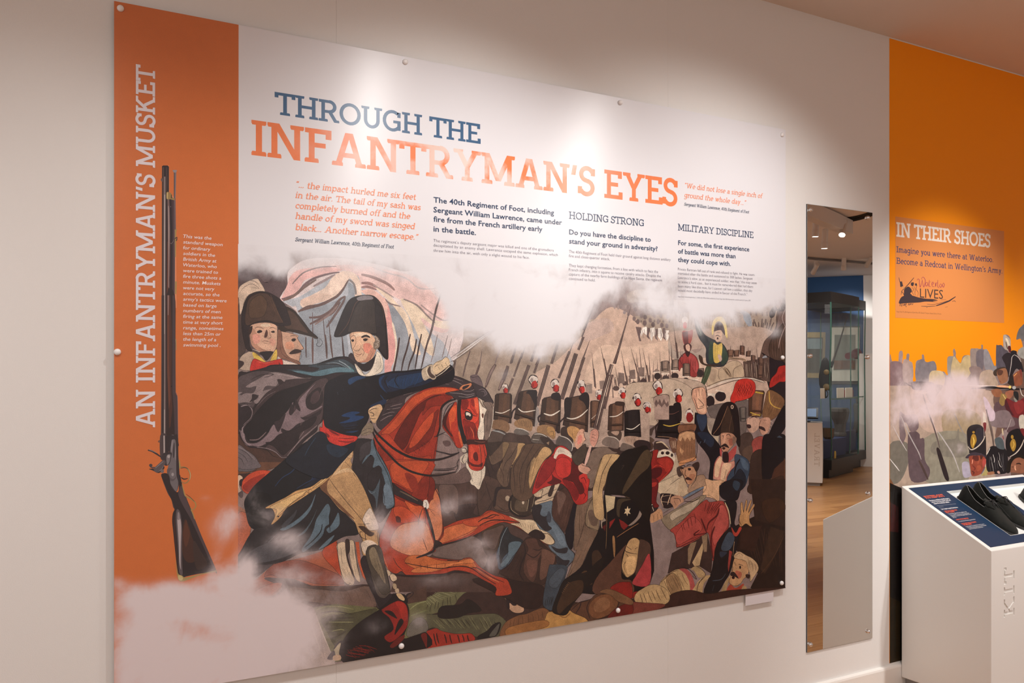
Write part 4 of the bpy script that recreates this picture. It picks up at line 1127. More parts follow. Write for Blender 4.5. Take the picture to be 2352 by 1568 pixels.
T 1160 680 6
S c8ab98 700,900 1100,500 1300,250 1500,150 1800,300 2000,500 2352,600 3800,700 3900,1600 2352,1566 1100,1566 500,1500 400,1100
S d9bca6 1300,700 1700,700 2352,620 3000,800 3100,1500 2352,1400 1600,1400 1100,1200
S bfa69a 1100,400 1400,300 1500,450 1300,560 1100,620
Z 15
H 9d8a84 30 9 1440,120 2300,130 1440,180 2300,200
E 7d6a68 1800,180 24 30
E 7d6a68 1880,270 24 34
E 8a7876 1690,165 20 24
E 8a7876 1590,145 18 22
E 9a8a88 1500,130 18 22
E 9a8a88 1645,225 22 24
E 8a7876 1700,250 20 24
E 8a7876 1940,190 20 26
E 8a7876 2020,190 20 26
E 8a7876 2110,190 20 26
E 8a7876 2200,195 20 26
E 8a7876 2290,200 20 26
E 7a6866 1780,310 24 32
E 6a5856 1930,290 26 34
E 6a5856 1830,350 26 36
E 6a5856 1925,370 28 38
E 6a5856 2040,390 26 36
E 7a6866 2110,350 22 36
E 7a6866 2160,400 26 34
E 7a6866 2230,410 22 34
E 7a6866 2000,330 22 34
E 8a7876 2060,270 20 30
E 8a7876 2150,270 20 30
E 8a7876 2240,280 20 30
P efe6dc 1900,430 1950,420 1970,500 1990,560 1900,500 1880,560 1860,500
P efe6dc 2000,440 2060,430 2080,520 2040,560 2020,620 2000,560
P efe6dc 2110,440 2150,440 2180,540 2150,620 2110,560
P efe6dc 2210,470 2260,470 2260,560 2230,620 2200,560
P 6d5a58 1800,420 1880,430 1860,560 1880,620 1850,620 1820,500
P 6d5a58 1960,430 2000,440 1980,540 2000,600 1950,560
P 6d5a58 2070,450 2110,450 2090,560 2110,620 2070,580
P 6d5a58 2170,440 2210,440 2200,560 2220,610 2180,580
H 6d5a58 6 14 1800,440 2280,440 1840,580 2280,620
S b8a090 2270,560 2352,480 3400,420 3700,500 3860,700 3800,900 3000,760 2700,720 2352,760
Z 16
B 26 1260,45 1080,470
B 20 1260,45 1060,560
M 34 1080,560 1010,740
M 56 980,790 780,1420
B 40 1735,140 1510,930
M 34 1560,760 1500,930
M 50 1470,940 1290,1566
M 30 1480,1080 1370,1566
L c8b8a8 9 1480,950 1400,1200 1310,1520
B 24 205,540 90,920
M 26 170,640 75,930
M 40 40,960 -20,1160
B 22 320,580 220,860
M 26 240,780 120,1110
M 34 110,1130 30,1330
B 26 560,380 410,760
M 34 440,660 360,900
M 44 330,950 130,1490
B 18 545,690 420,950
M 30 480,830 400,1060
B 28 830,380 690,760
M 36 730,640 640,930
M 52 600,950 430,1530
B 22 975,560 830,920
M 34 890,760 740,1130
B 26 1170,600 1060,900
M 40 1090,840 1000,1110
M 50 1020,1060 900,1420
B 20 1195,770 1240,1250
M 14 1225,1000 1250,1270
B 20 1315,690 1400,1060
M 20 1360,860 1405,1100
B 20 1595,735 1720,1350
M 16 1640,960 1700,1310
B 20 1730,700 1870,1210
M 16 1800,930 1850,1190
B 20 1895,715 2010,1300
M 16 1950,950 2000,1310
B 16 1850,700 1885,1070
B 14 1515,970 1570,1240
B 14 1470,1080 1490,1400
B 14 1980,790 2000,1080
B 14 2130,760 2150,1170
B 14 2258,730 2270,990
B 18 2290,650 2310,1160
B 12 1700,900 1730,1180
B 12 1805,770 1830,980
B 10 2100,880 2100,1020
B 10 2042,890 2042,1050
Z 17
H 6a564f 20 16 1480,1100 2352,1060 1500,1250 2352,1180
H 8a766c 10 14 1480,1080 2352,1000 1480,1300 2352,1200
H c9b6a4 12 7 1500,1130 2340,1080 1500,1150 2340,1100
S 8f7b70 2050,1030 2090,1000 2130,1030 2130,1060 2050,1050
P b9a492 2140,910 2250,900 2260,1060 2150,1060
L 3a2a28 6 2140,910 2200,890 2260,910 2260,1060
L 3a2a28 6 2150,930 2155,1060
E 4a3a3a 2100,1110 44 36
E 4a3a3a 2215,1130 44 40
E 4a3a3a 2330,1100 44 40
E 4a3a3a 1910,1170 44 36
E 4a3a3a 1780,1210 40 36
E 5a4844 1530,1270 44 34
E 5a4844 1650,1200 34 30
L e6d8c6 22 2050,1050 2120,1045
L e6d8c6 22 2160,1075 2260,1065
L e6d8c6 22 2290,1030 2352,1020
L e6d8c6 16 1740,1150 1800,1150
L e6d8c6 16 1860,1120 1940,1110
P 9a877c 1110,1220 1200,1210 1200,1340 1110,1340
L 5a4a46 5 1110,1220 1140,1200 1200,1215
P 8a766c 1300,1170 1370,1160 1380,1280 1310,1280
P 7d6a62 1560,1050 1640,1060 1650,1200 1560,1200
P 7d6a62 1720,1020 1790,1010 1800,1140 1720,1140
P 7d6a62 1830,980 1920,980 1920,1110 1840,1100
Z 33
P a98f82 2050,1400 2120,1360 2250,1360 2260,1500 2260,1700 2060,1700
L 3a2a28 7 2040,1410 2100,1370 2250,1360 2270,1500
P 6b5650 2060,1480 2080,1420 2110,1470 2130,1410 2160,1480 2190,1410 2220,1480 2250,1440 2260,1500 2230,1530 2200,1480 2160,1530 2110,1480 2080,1530
Z 30
T 1100 860 6
P b29a8a 100,400 2352,500 2352,1200 2000,1300 1500,1300 1200,900 400,900 100,800
S 9f9690 560,560 640,700 800,700 830,500 780,440 700,650
P 3a2a26 0,900 700,900 1300,1000 2352,1000 2352,1600 0,1600
Z 31
U 360,190 75
U 750,95 105
U 1050,150 100
U 1410,165 100
U 1650,280 80
U 1975,250 85
U 2180,340 95
U 2310,450 80
Z 32
K 5a4030 230,270 450,270 440,660 205,610
K 5a4030 560,240 800,220 760,700 490,600
K 5a4030 880,330 1125,300 1110,780 840,690
K 5c4232 1220,330 1510,290 1490,780 1165,690
K 6b4d3c 1535,370 1660,370 1620,700 1535,720
K 6b4d3c 1795,420 2000,380 1990,760 1780,760
K 241e20 2010,510 2210,490 2230,850 2010,850
S 241c1e 650,260 680,220 760,210 800,260 800,420 780,440 700,280
S 241c1e 1010,260 1100,250 1130,320 1100,360 1000,330
S 241c1e 1390,290 1470,240 1520,300 1510,480 1440,380 1380,340
S 241c1e 1180,340 1270,340 1250,560 1190,600
S 3a2a24 1890,370 2000,380 2000,430 1880,420
L e6dccc 12 225,515 320,530 430,480
L e6dccc 15 540,465 620,515 780,490
L e6dccc 20 895,535 1000,560 1115,495
L e6dccc 18 1210,595 1290,610 1400,570 1500,480
L e6dccc 12 1800,580 1900,570 1990,510
L e6dccc 12 2030,740 2120,750 2220,680
L e6dccc 10 1550,610 1620,550
L 2a1c1e 24 560,430 470,500 450,600
L 2a1c1e 26 880,540 820,590 830,660
L 2a1c1e 26 1190,580 1080,700 1080,790 1120,800
Z 34
S 8a684a 190,640 300,620 400,660 425,740 380,790 260,760 180,730
S 9a7650 500,640 620,600 710,630 740,700 720,780 650,760 500,710
H 4a3428 4 8 520,620 720,640 560,720 730,750
S 9a7650 810,720 900,690 1020,720 1060,820 1030,890 940,840 810,800
S b78c54 950,720 1030,740 1050,830 1000,850 940,780
L 3a2824 6 980,790 1020,780 1030,840 990,840
S 3f302a 1140,730 1260,710 1300,760 1290,960 1200,900 1130,830
S c3935a 1220,730 1300,710 1390,760 1400,830 1340,880 1330,960 1290,880 1230,820
H 6b4a30 4 8 1210,750 1390,760 1270,840 1340,920
S dda88c 1390,760 1450,760 1450,830 1470,880 1445,930 1420,960 1400,1030 1350,1020 1320,960 1340,860
S e08a78 1370,850 1420,840 1415,930 1360,960
L 2a1c1e 7 1440,770 1455,850 1475,900 1440,920
L 2a1c1e 6 1440,930 1400,1030 1350,1025
L 2a1c1e 6 1420,800 1450,800
S 4a3c34 1780,780 1950,770 1960,880 1900,920 1800,860
S a98c78 1820,790 1930,780 1900,840
S a98c78 2020,850 2200,860 2200,940 2080,960 2010,920
H 4a3c34 4 6 2030,870 2180,880 2040,940 2160,950
Z 35
S 57473f 120,900 160,800 260,760 370,800 380,870 300,930 150,960
L 9aa0a0 18 190,770 290,790 370,830
L 2a1c1e 8 180,750 280,760 370,800
S 4b3a34 330,930 390,810 520,820 620,820 700,860 700,950 600,960
S 6a625c 480,800 520,740 620,760 680,800 690,830 560,830
L d8d0c4 10 500,740 600,750 680,790
S 45342e 530,850 660,830 710,880 710,960 600,960 530,910
S 5a5048 720,920 770,810 880,820 960,870 1040,960 1040,1020 860,960
L d8d0c4 10 740,890 830,900
L d8d0c4 10 760,820 860,820 940,860
S 3a2c28 840,860 950,870 1050,970 1020,1030 900,960
P a08468 930,940 970,920 960,970
S 59504c 1060,960 1110,840 1240,880 1290,960 1280,1060 1180,1010
L d8d0c4 12 1110,840 1220,880 1290,960 1280,1050
L 2a1c1e 8 1080,970 1180,1010 1270,1070
S 7a6a60 1750,860 1900,880 1930,920 1910,1020 1700,960
L d0c6b8 10 1780,850 1880,870 1930,920
S 6b5d54 1950,1000 1990,940 2120,990 2110,1040 1960,1050
S 2c2022 2130,960 2200,900 2352,930 2352,1050 2200,1030
Z 36
S 665040 130,1120 200,1000 330,930 440,930 560,940 640,960 560,1060 530,1200 430,1300 420,1440 400,1530 330,1540 260,1450 250,1350 330,1180 200,1240 150,1200
S 8a7050 330,940 420,960 380,1060 300,1250 260,1400 330,1150
S b08e60 540,950 640,960 580,1060 540,1180 440,1280 500,1150 530,1050
L 2a1c1e 7 430,940 350,1130 280,1240 330,1370 340,1510
L 2a1c1e 7 540,960 440,1130 370,1210 330,1330
L 2a1c1e 8 640,960 580,1080 540,1180 430,1280 400,1440 410,1530
S 5a4434 440,1400 460,1260 560,1100 620,980 760,950 900,970 1000,1080 940,1140 880,1200 800,1400 740,1566 760,1640 640,1740 500,1700 440,1560
S c09a68 880,1010 960,1010 1000,1080 900,1180 800,1350 720,1540 700,1560 690,1440 700,1300 780,1160
S a0825a 720,1200 780,1150 700,1400 680,1540 690,1400
L 2a1c1e 8 760,960 660,1130 600,1250 560,1400 580,1640
L 2a1c1e 8 850,990 740,1140 660,1300 640,1450 610,1640
L 2a1c1e 8 640,980 560,1130 480,1280 490,1450 500,1600
H 3f3026 4 7 520,1200 860,1000 500,1650 700,1600
S 3a2c26 100,950 200,930 320,930 220,1060 140,1120
L 2a1c1e 8 120,1000 160,1130
S 7c685a 1600,1020 1750,1000 1850,1060 1900,1080 1700,1140 1640,1300 1600,1500 1540,1566 1500,1500 1480,1300 1520,1120
S c2a070 1640,1300 1700,1150 1760,1100 1940,1110 1850,1220 1780,1340 1740,1500 1700,1620 1720,1980 1600,1950 1570,1700 1580,1540
L 2a1c1e 8 1830,1110 1740,1280 1690,1400 1640,1640
L 2a1c1e 7 1700,1150 1640,1320 1580,1540
S 14100f 1760,1500 1800,1300 1900,1180 2000,1060 2150,1020 2352,1060 2352,2000 2100,1700 1800,1650 1730,1650
S 4a3a28 2250,1080 2352,1050 2352,1250 2200,1400 2000,1640 1990,1566 2100,1350
L 4a3a34 5 1970,1260 2000,1250 1960,1310
Z 37
S b3201a 1030,1080 1060,1010 1150,980 1250,1060 1290,1200 1300,1320 1400,1440 1520,1440 1500,1600 1490,1740 1390,1790 1320,1760 1240,1600 1140,1500 1020,1520 880,1560 760,1640 740,1600 800,1400 880,1220 980,1130
S c92a22 1060,1200 1150,1140 1250,1180 1280,1300 1230,1400 1120,1420 1060,1330
S 8c1516 980,1130 1050,1150 1040,1300 900,1480 780,1560 860,1300
S 5a1012 990,1320 1030,1400 1140,1470 1040,1520 940,1490 1010,1440
S 5a1012 1290,1180 1380,1280 1400,1450 1450,1600 1380,1640 1300,1480 1150,1450 1260,1380
S 7d1214 1150,1450 1300,1500 1380,1640 1330,1740 1240,1600
S ddccb8 1030,1130 1090,1010 1160,1010 1260,1070 1280,1150 1220,1120 1150,1090 1090,1110 1060,1160
H 4a3a38 3 5 1100,1030 1180,1050 1090,1080 1200,1090
S c52a22 1380,1400 1460,1360 1500,1420 1500,1600 1460,1500 1400,1480
L 5a1012 10 1400,1440 1450,1420 1480,1500
L 5a1012 10 1420,1600 1470,1660 1440,1720
S cf9c84 1370,1260 1420,1220 1500,1270 1540,1310 1520,1340 1480,1370 1420,1350 1380,1320
L 2a1c1e 7 1375,1240 1410,1215 1430,1250 1520,1275 1540,1320 1490,1350
S cf9480 1540,790 1600,750 1650,790 1640,880 1610,970 1570,990 1530,920
L 2a1c1e 9 1560,820 1610,840
L 2a1c1e 9 1550,860 1610,880
L 2a1c1e 9 1540,910 1600,920
L 2a1c1e 7 1540,780 1600,745 1650,790 1640,900 1590,1000
S 4a3e34 1290,1110 1450,960 1480,1000 1490,1100 1400,1230 1340,1240 1300,1180
M 60 1790,0 1600,740
L d8c4b0 11 1800,20 1690,420 1620,700
M 30 1740,300 1640,760
L d9b0a0 40 1540,980 1500,1120 1460,1250
L 2a1c1e 8 1500,970 1450,1240
L 2a1c1e 8 1570,1000 1500,1240
T 1100 1080 6
Z 34
S 4e3a32 0,100 250,130 300,230 200,400 100,560 0,600
L 2a1c1e 7 80,130 140,330 180,440
L 2a1c1e 7 20,420 100,280
S 5a4438 230,260 300,230 440,260 470,340 430,560 250,540 200,480
S 2a2022 230,260 300,230 440,260 300,260 250,330 230,480 200,480
E b8a58c 395,385 32 38
L 2a1c1e 7 250,480 350,550 430,530
S 3a2c24 430,560 420,400 500,320 720,320 780,330 780,460 720,600 560,640
S 5a4a3a 520,400 650,380 660,560 500,540
E c8b8a0 610,440 16 26
L 9a8468 9 440,420 450,540 560,620
L b8a888 10 700,340 660,560
L b8a888 7 770,350 720,570
L 1d1517 22 480,330 420,430 430,540 540,620 660,630
L 1d1517 18 700,330 700,560
S c9b294 760,300 900,240 1000,190 1110,170 1080,260 1030,360 1010,420 800,480 780,420 880,370 780,360
S 3a2a26 1000,200 1050,180 1000,350 950,340
L 2a1c1e 9 790,400 900,340 1080,250
L 2a1c1e 8 790,440 920,410 1040,360
L 2a1c1e 8 840,290 880,260 860,360
S 4a3028 1010,430 1180,240 1290,400 1340,440 1240,700 1150,900 1080,760 1020,660
S 6a5046 1080,300 1200,350 1120,560 1100,600
H 6a4a3c 4 8 1080,320 1300,420 1060,640 1180,800
S 5f6f7c 740,600 780,490 950,430 1010,430 1000,560 1020,660 1100,760 1180,880 1240,1000 1260,1080 1310,1150 1300,1230 1220,1340 1200,1420 1140,1566 960,1600 980,1460 1060,1340 1080,1180 1000,1100 960,1020 1050,980 960,880 880,840 800,740
S 2a2428 740,500 860,480 840,600 900,640 960,620 940,700 960,760 1000,800 920,830 820,740 750,640
S 3c4450 960,560 1000,640 980,720 930,680
S 2c2a30 1000,1040 1100,1080 1220,1060 1200,1140 1080,1130 1020,1080
S 2c2a30 1070,1170 1160,1230 1250,1240 1200,1320 1080,1290
L 2a1c1e 10 1010,660 1180,880 1260,1080 1320,1150 1300,1240 1210,1340 1140,1540
S 6c7e8c 1060,760 1160,920 1200,1040 1120,1020 1060,900 1000,780
S 4d4f56 990,1440 1080,1360 1200,1340 1140,1560 980,1600
S 47321f 60,800 340,750 300,900 240,1100 140,1180 60,1060
S 5f4a42 60,860 200,800 340,760 280,920 220,1080 120,1040
S 47596b 260,1280 240,1180 270,1060 380,780 440,900 600,970 560,1080 480,1240 360,1350 280,1360
S 26292e 280,1120 300,900 380,780 440,880 600,960 560,1010 440,1000 420,1100 330,1200 300,1280
S 5d7380 420,1000 580,990 520,1120 440,1240 330,1330 300,1290 400,1160
L 8296a0 7 390,780 320,920 280,1080 280,1170
L 2a1c1e 10 610,990 520,1140 420,1290 300,1380 270,1440
S 3a2620 280,1400 420,1300 600,1000 680,920 800,940 900,1030 1050,1180 1050,1300 960,1430 900,1566 600,1620 400,1480
S 55382e 640,960 780,940 830,1040 880,1060 890,1100 820,1230 800,1400 740,1540 620,1400 640,1200 680,1080
S 6a463a 660,1250 800,1250 780,1420 700,1460
L 1d1517 16 620,1000 640,1140 580,1300 560,1420 620,1520
L 1d1517 12 650,1140 760,1200 860,1110
L 1d1517 9 740,1080 820,1100 880,1060
S 6a4a3c 880,1080 1050,1180 960,1420 840,1500 860,1200
H 2a1c18 7 6 300,1400 600,1420 560,1050 620,1200
S 15101a 1190,900 1240,700 1310,440 1350,470 1310,700 1300,1020 1250,1080
L a8937c 6 1350,480 1330,800 1300,1030
S 7a6250 1350,480 1480,420 1570,370 1600,420 1720,430 1660,620 1640,830 1580,960 1500,1120 1440,1250 1400,1340 1200,1540 1180,1566 1340,1120 1310,1060
S 8f7a60 1500,500 1560,400 1620,400 1710,430 1660,600 1640,820 1540,800 1470,740 1480,600
S 6b5648 1500,580 1560,540 1640,640 1620,760 1540,740
L 2a1c1e 8 1570,380 1510,500 1470,640 1480,760 1560,800 1640,830
L 2a1c1e 7 1460,700 1420,850 1350,1060
H 5a4434 4 9 1360,500 1480,440 1340,1040 1500,860
H 8a6a54 5 8 1380,1120 1600,840 1250,1450 1440,1250
S 0e0b10 1720,440 1740,320 1900,370 2240,400 2260,560 2352,700 2352,1566 1560,1700 1160,1566 1400,1340 1520,1100 1660,800 1680,600
P c9b48c 1740,340 1880,360 1860,520 1760,580
S 3f3426 1920,400 2100,400 1980,440 1940,560 1940,640 1900,600
P d0b890 2050,490 2060,530 2090,520 2070,565 2090,600 2055,590 2045,630 2030,590 2000,595 2020,560 2010,530 2035,530
S 8c7c70 2060,760 2150,680 2200,600 2240,480 2250,540 2230,640 2130,740
S 9c8c7c 1690,520 1720,640 1750,690 1700,720 1700,800 1680,740
P 8c1a18 1800,710 1880,660 1860,700 1800,800
P 7a1816 1930,670 2000,710 2060,760 2000,820 1960,780
P 5a1214 1700,780 1750,740 1740,840
L 9a6a40 8 2200,730 2050,820 1900,920
L 8a6a44 6 1760,560 1760,800 1750,1080
S 9a7044 1840,920 1870,920 1880,1100 1865,1200 1850,1100
S 4a3624 2010,300 2060,120 2250,50 2200,260 2080,380 2000,340
S 3a281c 1560,1150 1640,1100 1700,1220 1660,1380 1580,1400
S 4a3420 1360,1460 1480,1380 1560,1566 1350,1566 1200,1560
S 5a3a2c 1620,1480 1800,1280 2000,1050 2040,1040 1980,1150 1960,1400 1980,1500 2100,1520 2100,1700 1600,1700
S 4d362c 2200,960 2352,1010 2352,1200 2250,1320 2160,1450 2180,1200
S c09a68 2040,1030 2080,960 2150,930 2210,970 2200,1060 2190,1140 2180,1240 2150,1400 2060,1470 2010,1440 1970,1360 1980,1240 2010,1120
L 2a1c1e 9 2020,1050 2020,1110 2100,1140 2180,1150
L 2a1c1e 12 2040,1050 2100,1090
L 2a1c1e 10 2150,1080 2190,1060
L 2a1c1e 7 2020,1150 2060,1200 2000,1300 2020,1400
S e0b67c 2040,1200 2160,1200 2130,1400 2060,1430 2030,1340
L 2a1c1e 9 2060,1470 2150,1400 2190,1220
L 2a1c1e 8 1970,1180 1970,1350 2020,1450
S b23a3e 2120,1566 2180,1430 2250,1310 2352,1150 2352,1566
T 1440 660 6
Z 14
S a59488 20,80 200,20 400,60 560,20 640,100 560,240 420,220 200,200 20,200
S b9aaa0 110,40 380,40 380,140 120,130
L 8d7d78 5 430,130 560,20 640,110
P 9d8d86 430,130 560,30 620,100 540,240 460,200
P c7bab2 640,170 960,190 960,290 660,280
H a89a94 5 9 690,190 720,190 690,270 960,280
H 9c8a82 26 10 80,270 900,260 100,300 1500,330
H 8c7a72 22 9 60,340 1000,350 80,400 1100,420
H 7a6860 24 8 100,450 600,440 100,480 600,490
H a08c84 8 18 620,380 1180,330 640,560 1180,560
H c8b8b0 7 16 640,330 1180,330 650,560 1170,560
S 9a8078 1000,300 1100,190 1140,160 1140,310
L 8a7a7c 5 1150,60 1140,300
L 8a7a7c 5 1240,100 1400,240
L 8a7a7c 6 1040,90 950,290
H 7d6a62 24 9 1380,330 2050,330 1400,380 2050,400
H 6a5850 22 8 1400,430 2050,420 1420,500 2030,540
H 5f4d46 18 8 1700,460 2050,470 1750,600 1980,640
H c0aea0 6 12 1400,380 1700,360 1420,640 1650,600
S b3a294 620,620 1060,600 1400,620 1660,600 1900,700 1850,900 1400,900 900,1000 600,950
S a08a80 600,700 760,660 960,700 1060,800 960,900 860,860 700,900 620,820
S 8d8486 1560,200 1600,190 1650,220 1640,250 1580,250
S 98a0aa 1590,310 1700,380 1720,540 1660,520 1600,420 1560,350
S b0a29a 1500,400 1600,380 1600,680 1560,700
L 6a5c58 14 1430,270 1480,320 1570,360
S b39c84 1680,540 1780,540 1820,600 1790,700 1740,680 1700,620
L 5f4d46 5 1690,560 1750,680 1790,710 1830,600
L 5f4d46 8 1790,540 1850,570 1840,640
Z 20
S 5f4a42 2190,250 2100,280 2060,400 2060,520 2000,640 1900,740 1850,900 1840,1000 1920,960 2000,1100 2200,1100
S 77625c 2120,280 2190,300 2190,600 2140,640 2060,600
S 2f2628 1960,360 2000,280 2050,250 2080,300 2140,250 2140,160 2110,140 2170,130 2190,300 2110,330 2060,320 2030,400 1980,420
S 4a382f 2000,700 2190,500 2190,1100 2040,1060 1960,900
H 6a5044 7 6 2000,700 2160,640 2010,960 2170,1000
L b09890 9 2180,540 2110,720 2090,840
L d0c0bc 6 2180,300 2140,420 2180,540
S 231c22 1860,900 1920,940 2040,1000 2190,1080 2190,1600 2000,1500 1960,1380 1900,1150 1930,1000
S 8f9298 1860,980 1910,935 1940,990 1900,1080
S b3241c 1965,1370 1990,1260 2060,1180 2090,1100 2140,1080 2190,1090 2190,1280 2100,1300 2020,1360
H 5a1212 5 9 2020,1240 2180,1140 2000,1330 2180,1240
Z 21
S a8554c 760,610 850,600 910,590 880,760 790,790
P 6a3a3a 760,620 840,600 850,780 790,780
E e9dfd8 800,450 45 50
E c9453c 800,520 28 46
S 4a2c2c 780,800 840,765 890,800 880,860 850,900 800,880
S d8b09a 810,800 850,780 870,830 860,880 820,860
S 9a3a38 720,990 800,900 870,900 960,970 990,1100 960,1220 880,1220 760,1100 720,1150
S b04a48 860,910 940,960 980,1080 960,1180 900,1100 860,1000
S 3a2426 800,890 870,890 840,960
H 6a2a2a 6 6 760,960 950,1000 740,1120 960,1180
L 3a2428 7 760,1060 730,980 800,900
S 30363c 930,420 960,410 1000,520 1060,640 1150,700 1240,740 1320,780 1380,880 1390,1000 1300,1090 1120,1060 1090,940 1090,830 1000,700 950,560
S 4e5c56 940,440 1000,500 1040,640 1000,660 960,560
L aab4ac 6 940,430 980,540 1020,640
S 37493e 1140,760 1200,780 1200,1020 1130,1020
S 3a4c40 1310,800 1380,900 1390,1000 1300,1060
S d8b85a 1190,770 1250,790 1310,770 1310,900 1280,1020 1200,1020
L 9a7a30 5 1250,800 1240,1000
L 9a7a30 4 1220,800 1215,1000
S d8b0a0 900,300 950,280 980,340 960,400 920,410
S e3cc7c 1170,640 1170,520 1210,430 1270,400 1330,420 1370,520 1385,700 1340,620 1300,480 1240,470 1200,540 1190,640
S 4a3c42 1200,600 1230,500 1300,480 1340,560 1350,660 1300,600 1220,600
S d8b8a0 1215,610 1300,590 1310,680 1280,740 1240,750 1210,700
L 3a2a2c 10 1220,670 1250,660 1290,680
E 3a2426 1250,700 12 16
L 4a3a3a 5 1220,630 1250,620 1290,625
S c9a898 1250,930 1290,930 1310,990 1280,1020
S 4a382e 990,930 1040,960 1060,1040 1160,1060 1290,1060 1160,1090 1040,1060 1000,1010
Z 20
S c0a88c 1280,1120 1400,1030 1500,1010 1580,1060 1620,1200 1560,1250 1460,1250 1160,1360 1100,1300 1160,1100
H 6a5440 7 6 1310,1110 1360,1080 1420,1240 1460,1240
L 5a4438 6 1270,1120 1260,1220 1290,1280
L 5a4438 6 1460,1250 1480,1120 1600,1060
S b09880 1140,1140 1240,1140 1200,1300 1140,1260
S 44513c 1100,1080 1160,1080 1140,1200 1060,1360 1010,1360 1060,1180
L 7d8a6c 6 1110,1120 1040,1320
P 5a463e 1600,1020 1960,960 1970,1300 1760,1260 1620,1240
H 8a7668 12 12 1620,1040 1940,1000 1640,1240 1940,1280
H 2f2422 6 12 1640,1000 1940,960 1660,1240 1960,1280
K 7a5c4c 1385,860 1470,860 1460,960 1385,960
K 7a5c4c 1470,870 1550,860 1540,950 1475,950
K 6a4c40 1560,800 1620,810 1620,930 1555,920
K 6a5044 1645,880 1705,870 1700,950 1640,950
K 6a5044 1710,930 1770,940 1770,1020 1710,1010
K 6a5044 1790,1070 1880,1070 1870,1240 1800,1240
K 6a5044 1810,960 1880,980 1880,1060 1810,1060
B 12 1425,800 1425,870
B 14 1600,750 1598,820
B 10 1670,820 1672,880
B 14 1780,800 1815,1120
B 12 1720,850 1760,1180
B 10 1900,950 1910,1120
S 9a8068 1380,980 1480,960 1620,980 1640,1020 1560,1000 1480,1000
L 3a2a28 6 1385,1000 1480,980 1620,990
Z 22
K 8a766a 620,1000 710,990 710,1130 610,1130
K 8a766a 470,1020 575,1010 570,1150 480,1150
K 7a6458 770,1050 865,1050 870,1220 770,1220
K 7a6458 980,1120 1060,1110 1060,1230 970,1230
L e6d8c6 24 610,1150 710,1145
L e6d8c6 24 375,1170 460,1165
L e6d8c6 22 480,1190 570,1190
L e6d8c6 22 760,1230 860,1225
L e6d8c6 30 880,1270 980,1270
E 2a2226 920,1330 52 56
E 3a3030 810,1290 50 50
E 3a3030 660,1220 52 46
E 3a3030 1010,1180 46 50
E 3a3030 420,1220 46 44
E 4a3e3c 530,1250 44 40
B 24 645,545 700,980
M 16 680,760 705,970
B 14 575,850 600,1280
B 14 610,760 618,1000
B 12 740,850 745,960
B 12 765,870 768,960
Z 23
S b59f8c 580,1250 1000,1300 1100,1450 1000,1600 500,1600 560,1400
T 1440 860 6
S c0aa94 0,150 350,100 600,60 900,200 1000,500 900,700 700,650 300,700 0,500
S b9a890 1100,600 1250,700 1250,1000 1150,900
U 425,180 105
U 700,290 110
U 140,345 95
U 280,450 90
U 860,560 95
E 8a1a1a 862,590 46 70
Z 24
P a0887c 365,320 580,290 575,450 450,640 410,630
P 6a5048 385,340 420,400 450,340 480,400 510,330 540,400 575,330 575,450 450,640 410,620
L 3a2a28 7 340,320 420,300 560,280 580,300
L 3a2a28 7 365,330 410,630 450,640
P e0d0bc 1120,260 1220,260 1210,300 1130,310
E 2a2226 1150,370 60 80
E 2a2226 1290,300 76 70
L e6d8c6 26 1110,270 1210,275
L e6d8c6 26 1220,215 1340,240
S 6b5f5a 1110,460 1300,400 1500,380 1680,360 1680,600 1560,900 1300,640 1200,640
S 9a8a7c 1110,600 1250,640 1200,860 1120,700
K 6a625c 1545,460 1640,450 1640,640 1560,640
K 241c1e 0,510 190,490 200,850 0,860
K 8a6a58 190,550 310,550 270,830 200,810
S 5a463a 180,840 260,830 380,900 300,950 160,900
S 4a3a34 280,780 360,720 440,660 450,680 370,760 340,840 290,820
K 7a5440 1680,230 1895,230 1850,570 1680,560
L c9a838 38 1770,240 1880,260
L c9a838 20 1700,520 1840,570
L c9a838 14 1720,560 1850,545
S 7a5638 1960,210 2160,330 2130,480 2000,620 1870,580 1900,380
H 9a7048 6 6 1980,260 2140,340 1880,560 2020,600
L c9a040 16 1960,230 1970,370 2030,440 2120,470
S c9a28c 1660,600 1800,590 1830,640 1810,740 1740,800 1680,780 1650,700
S c4947c 1830,620 1950,590 1980,650 1950,780 1880,830 1830,780
S 3a2426 1650,690 1700,690 1710,730 1670,740
S 3a2426 1830,710 1890,730 1910,780 1860,760 1820,740
L 2a1c1e 7 1680,610 1700,600
L 2a1c1e 7 1880,630 1930,630
L 2a1c1e 6 1660,600 1650,700 1680,790
L 2a1c1e 6 1850,620 1820,720 1850,820
L e0d0b8 8 1980,640 2010,660
L e0d0b8 8 1970,690 2000,710
L e0d0b8 8 1960,740 1990,760
L 2a1c1e 10 1700,600 1750,580 1800,600
Z 25
S 4a3a34 1560,860 1680,800 1740,900 1740,1200 1560,1080
S a04840 1740,900 1840,850 1900,900 1890,1100 1800,1050 1740,1150 1720,1000
L 5a2424 7 1760,960 1800,1060
L 5a2424 7 1850,900 1870,1000
S 5a463a 1600,1040 1680,980 1730,1000 1730,1160 1680,1200 1600,1120
S 3a2a24 1740,1080 1880,1060 1870,1440 1700,1566 1690,1300
S 0f0e16 1870,900 1960,820 2060,820 2190,860 2190,1200 2060,1300 1960,1460 1870,1460
S 3a4654 1960,830 2060,820 2140,870 2040,860
S 14121a 1960,820 2190,400 2190,700 2060,860
P 4a2c20 2030,1300 2190,1150 2190,1600 1940,1600
L 7a5030 8 2170,1150 2180,1560
S 3a2820 1700,1500 1960,1460 2150,1400 2100,1600 1700,1640
Z 26
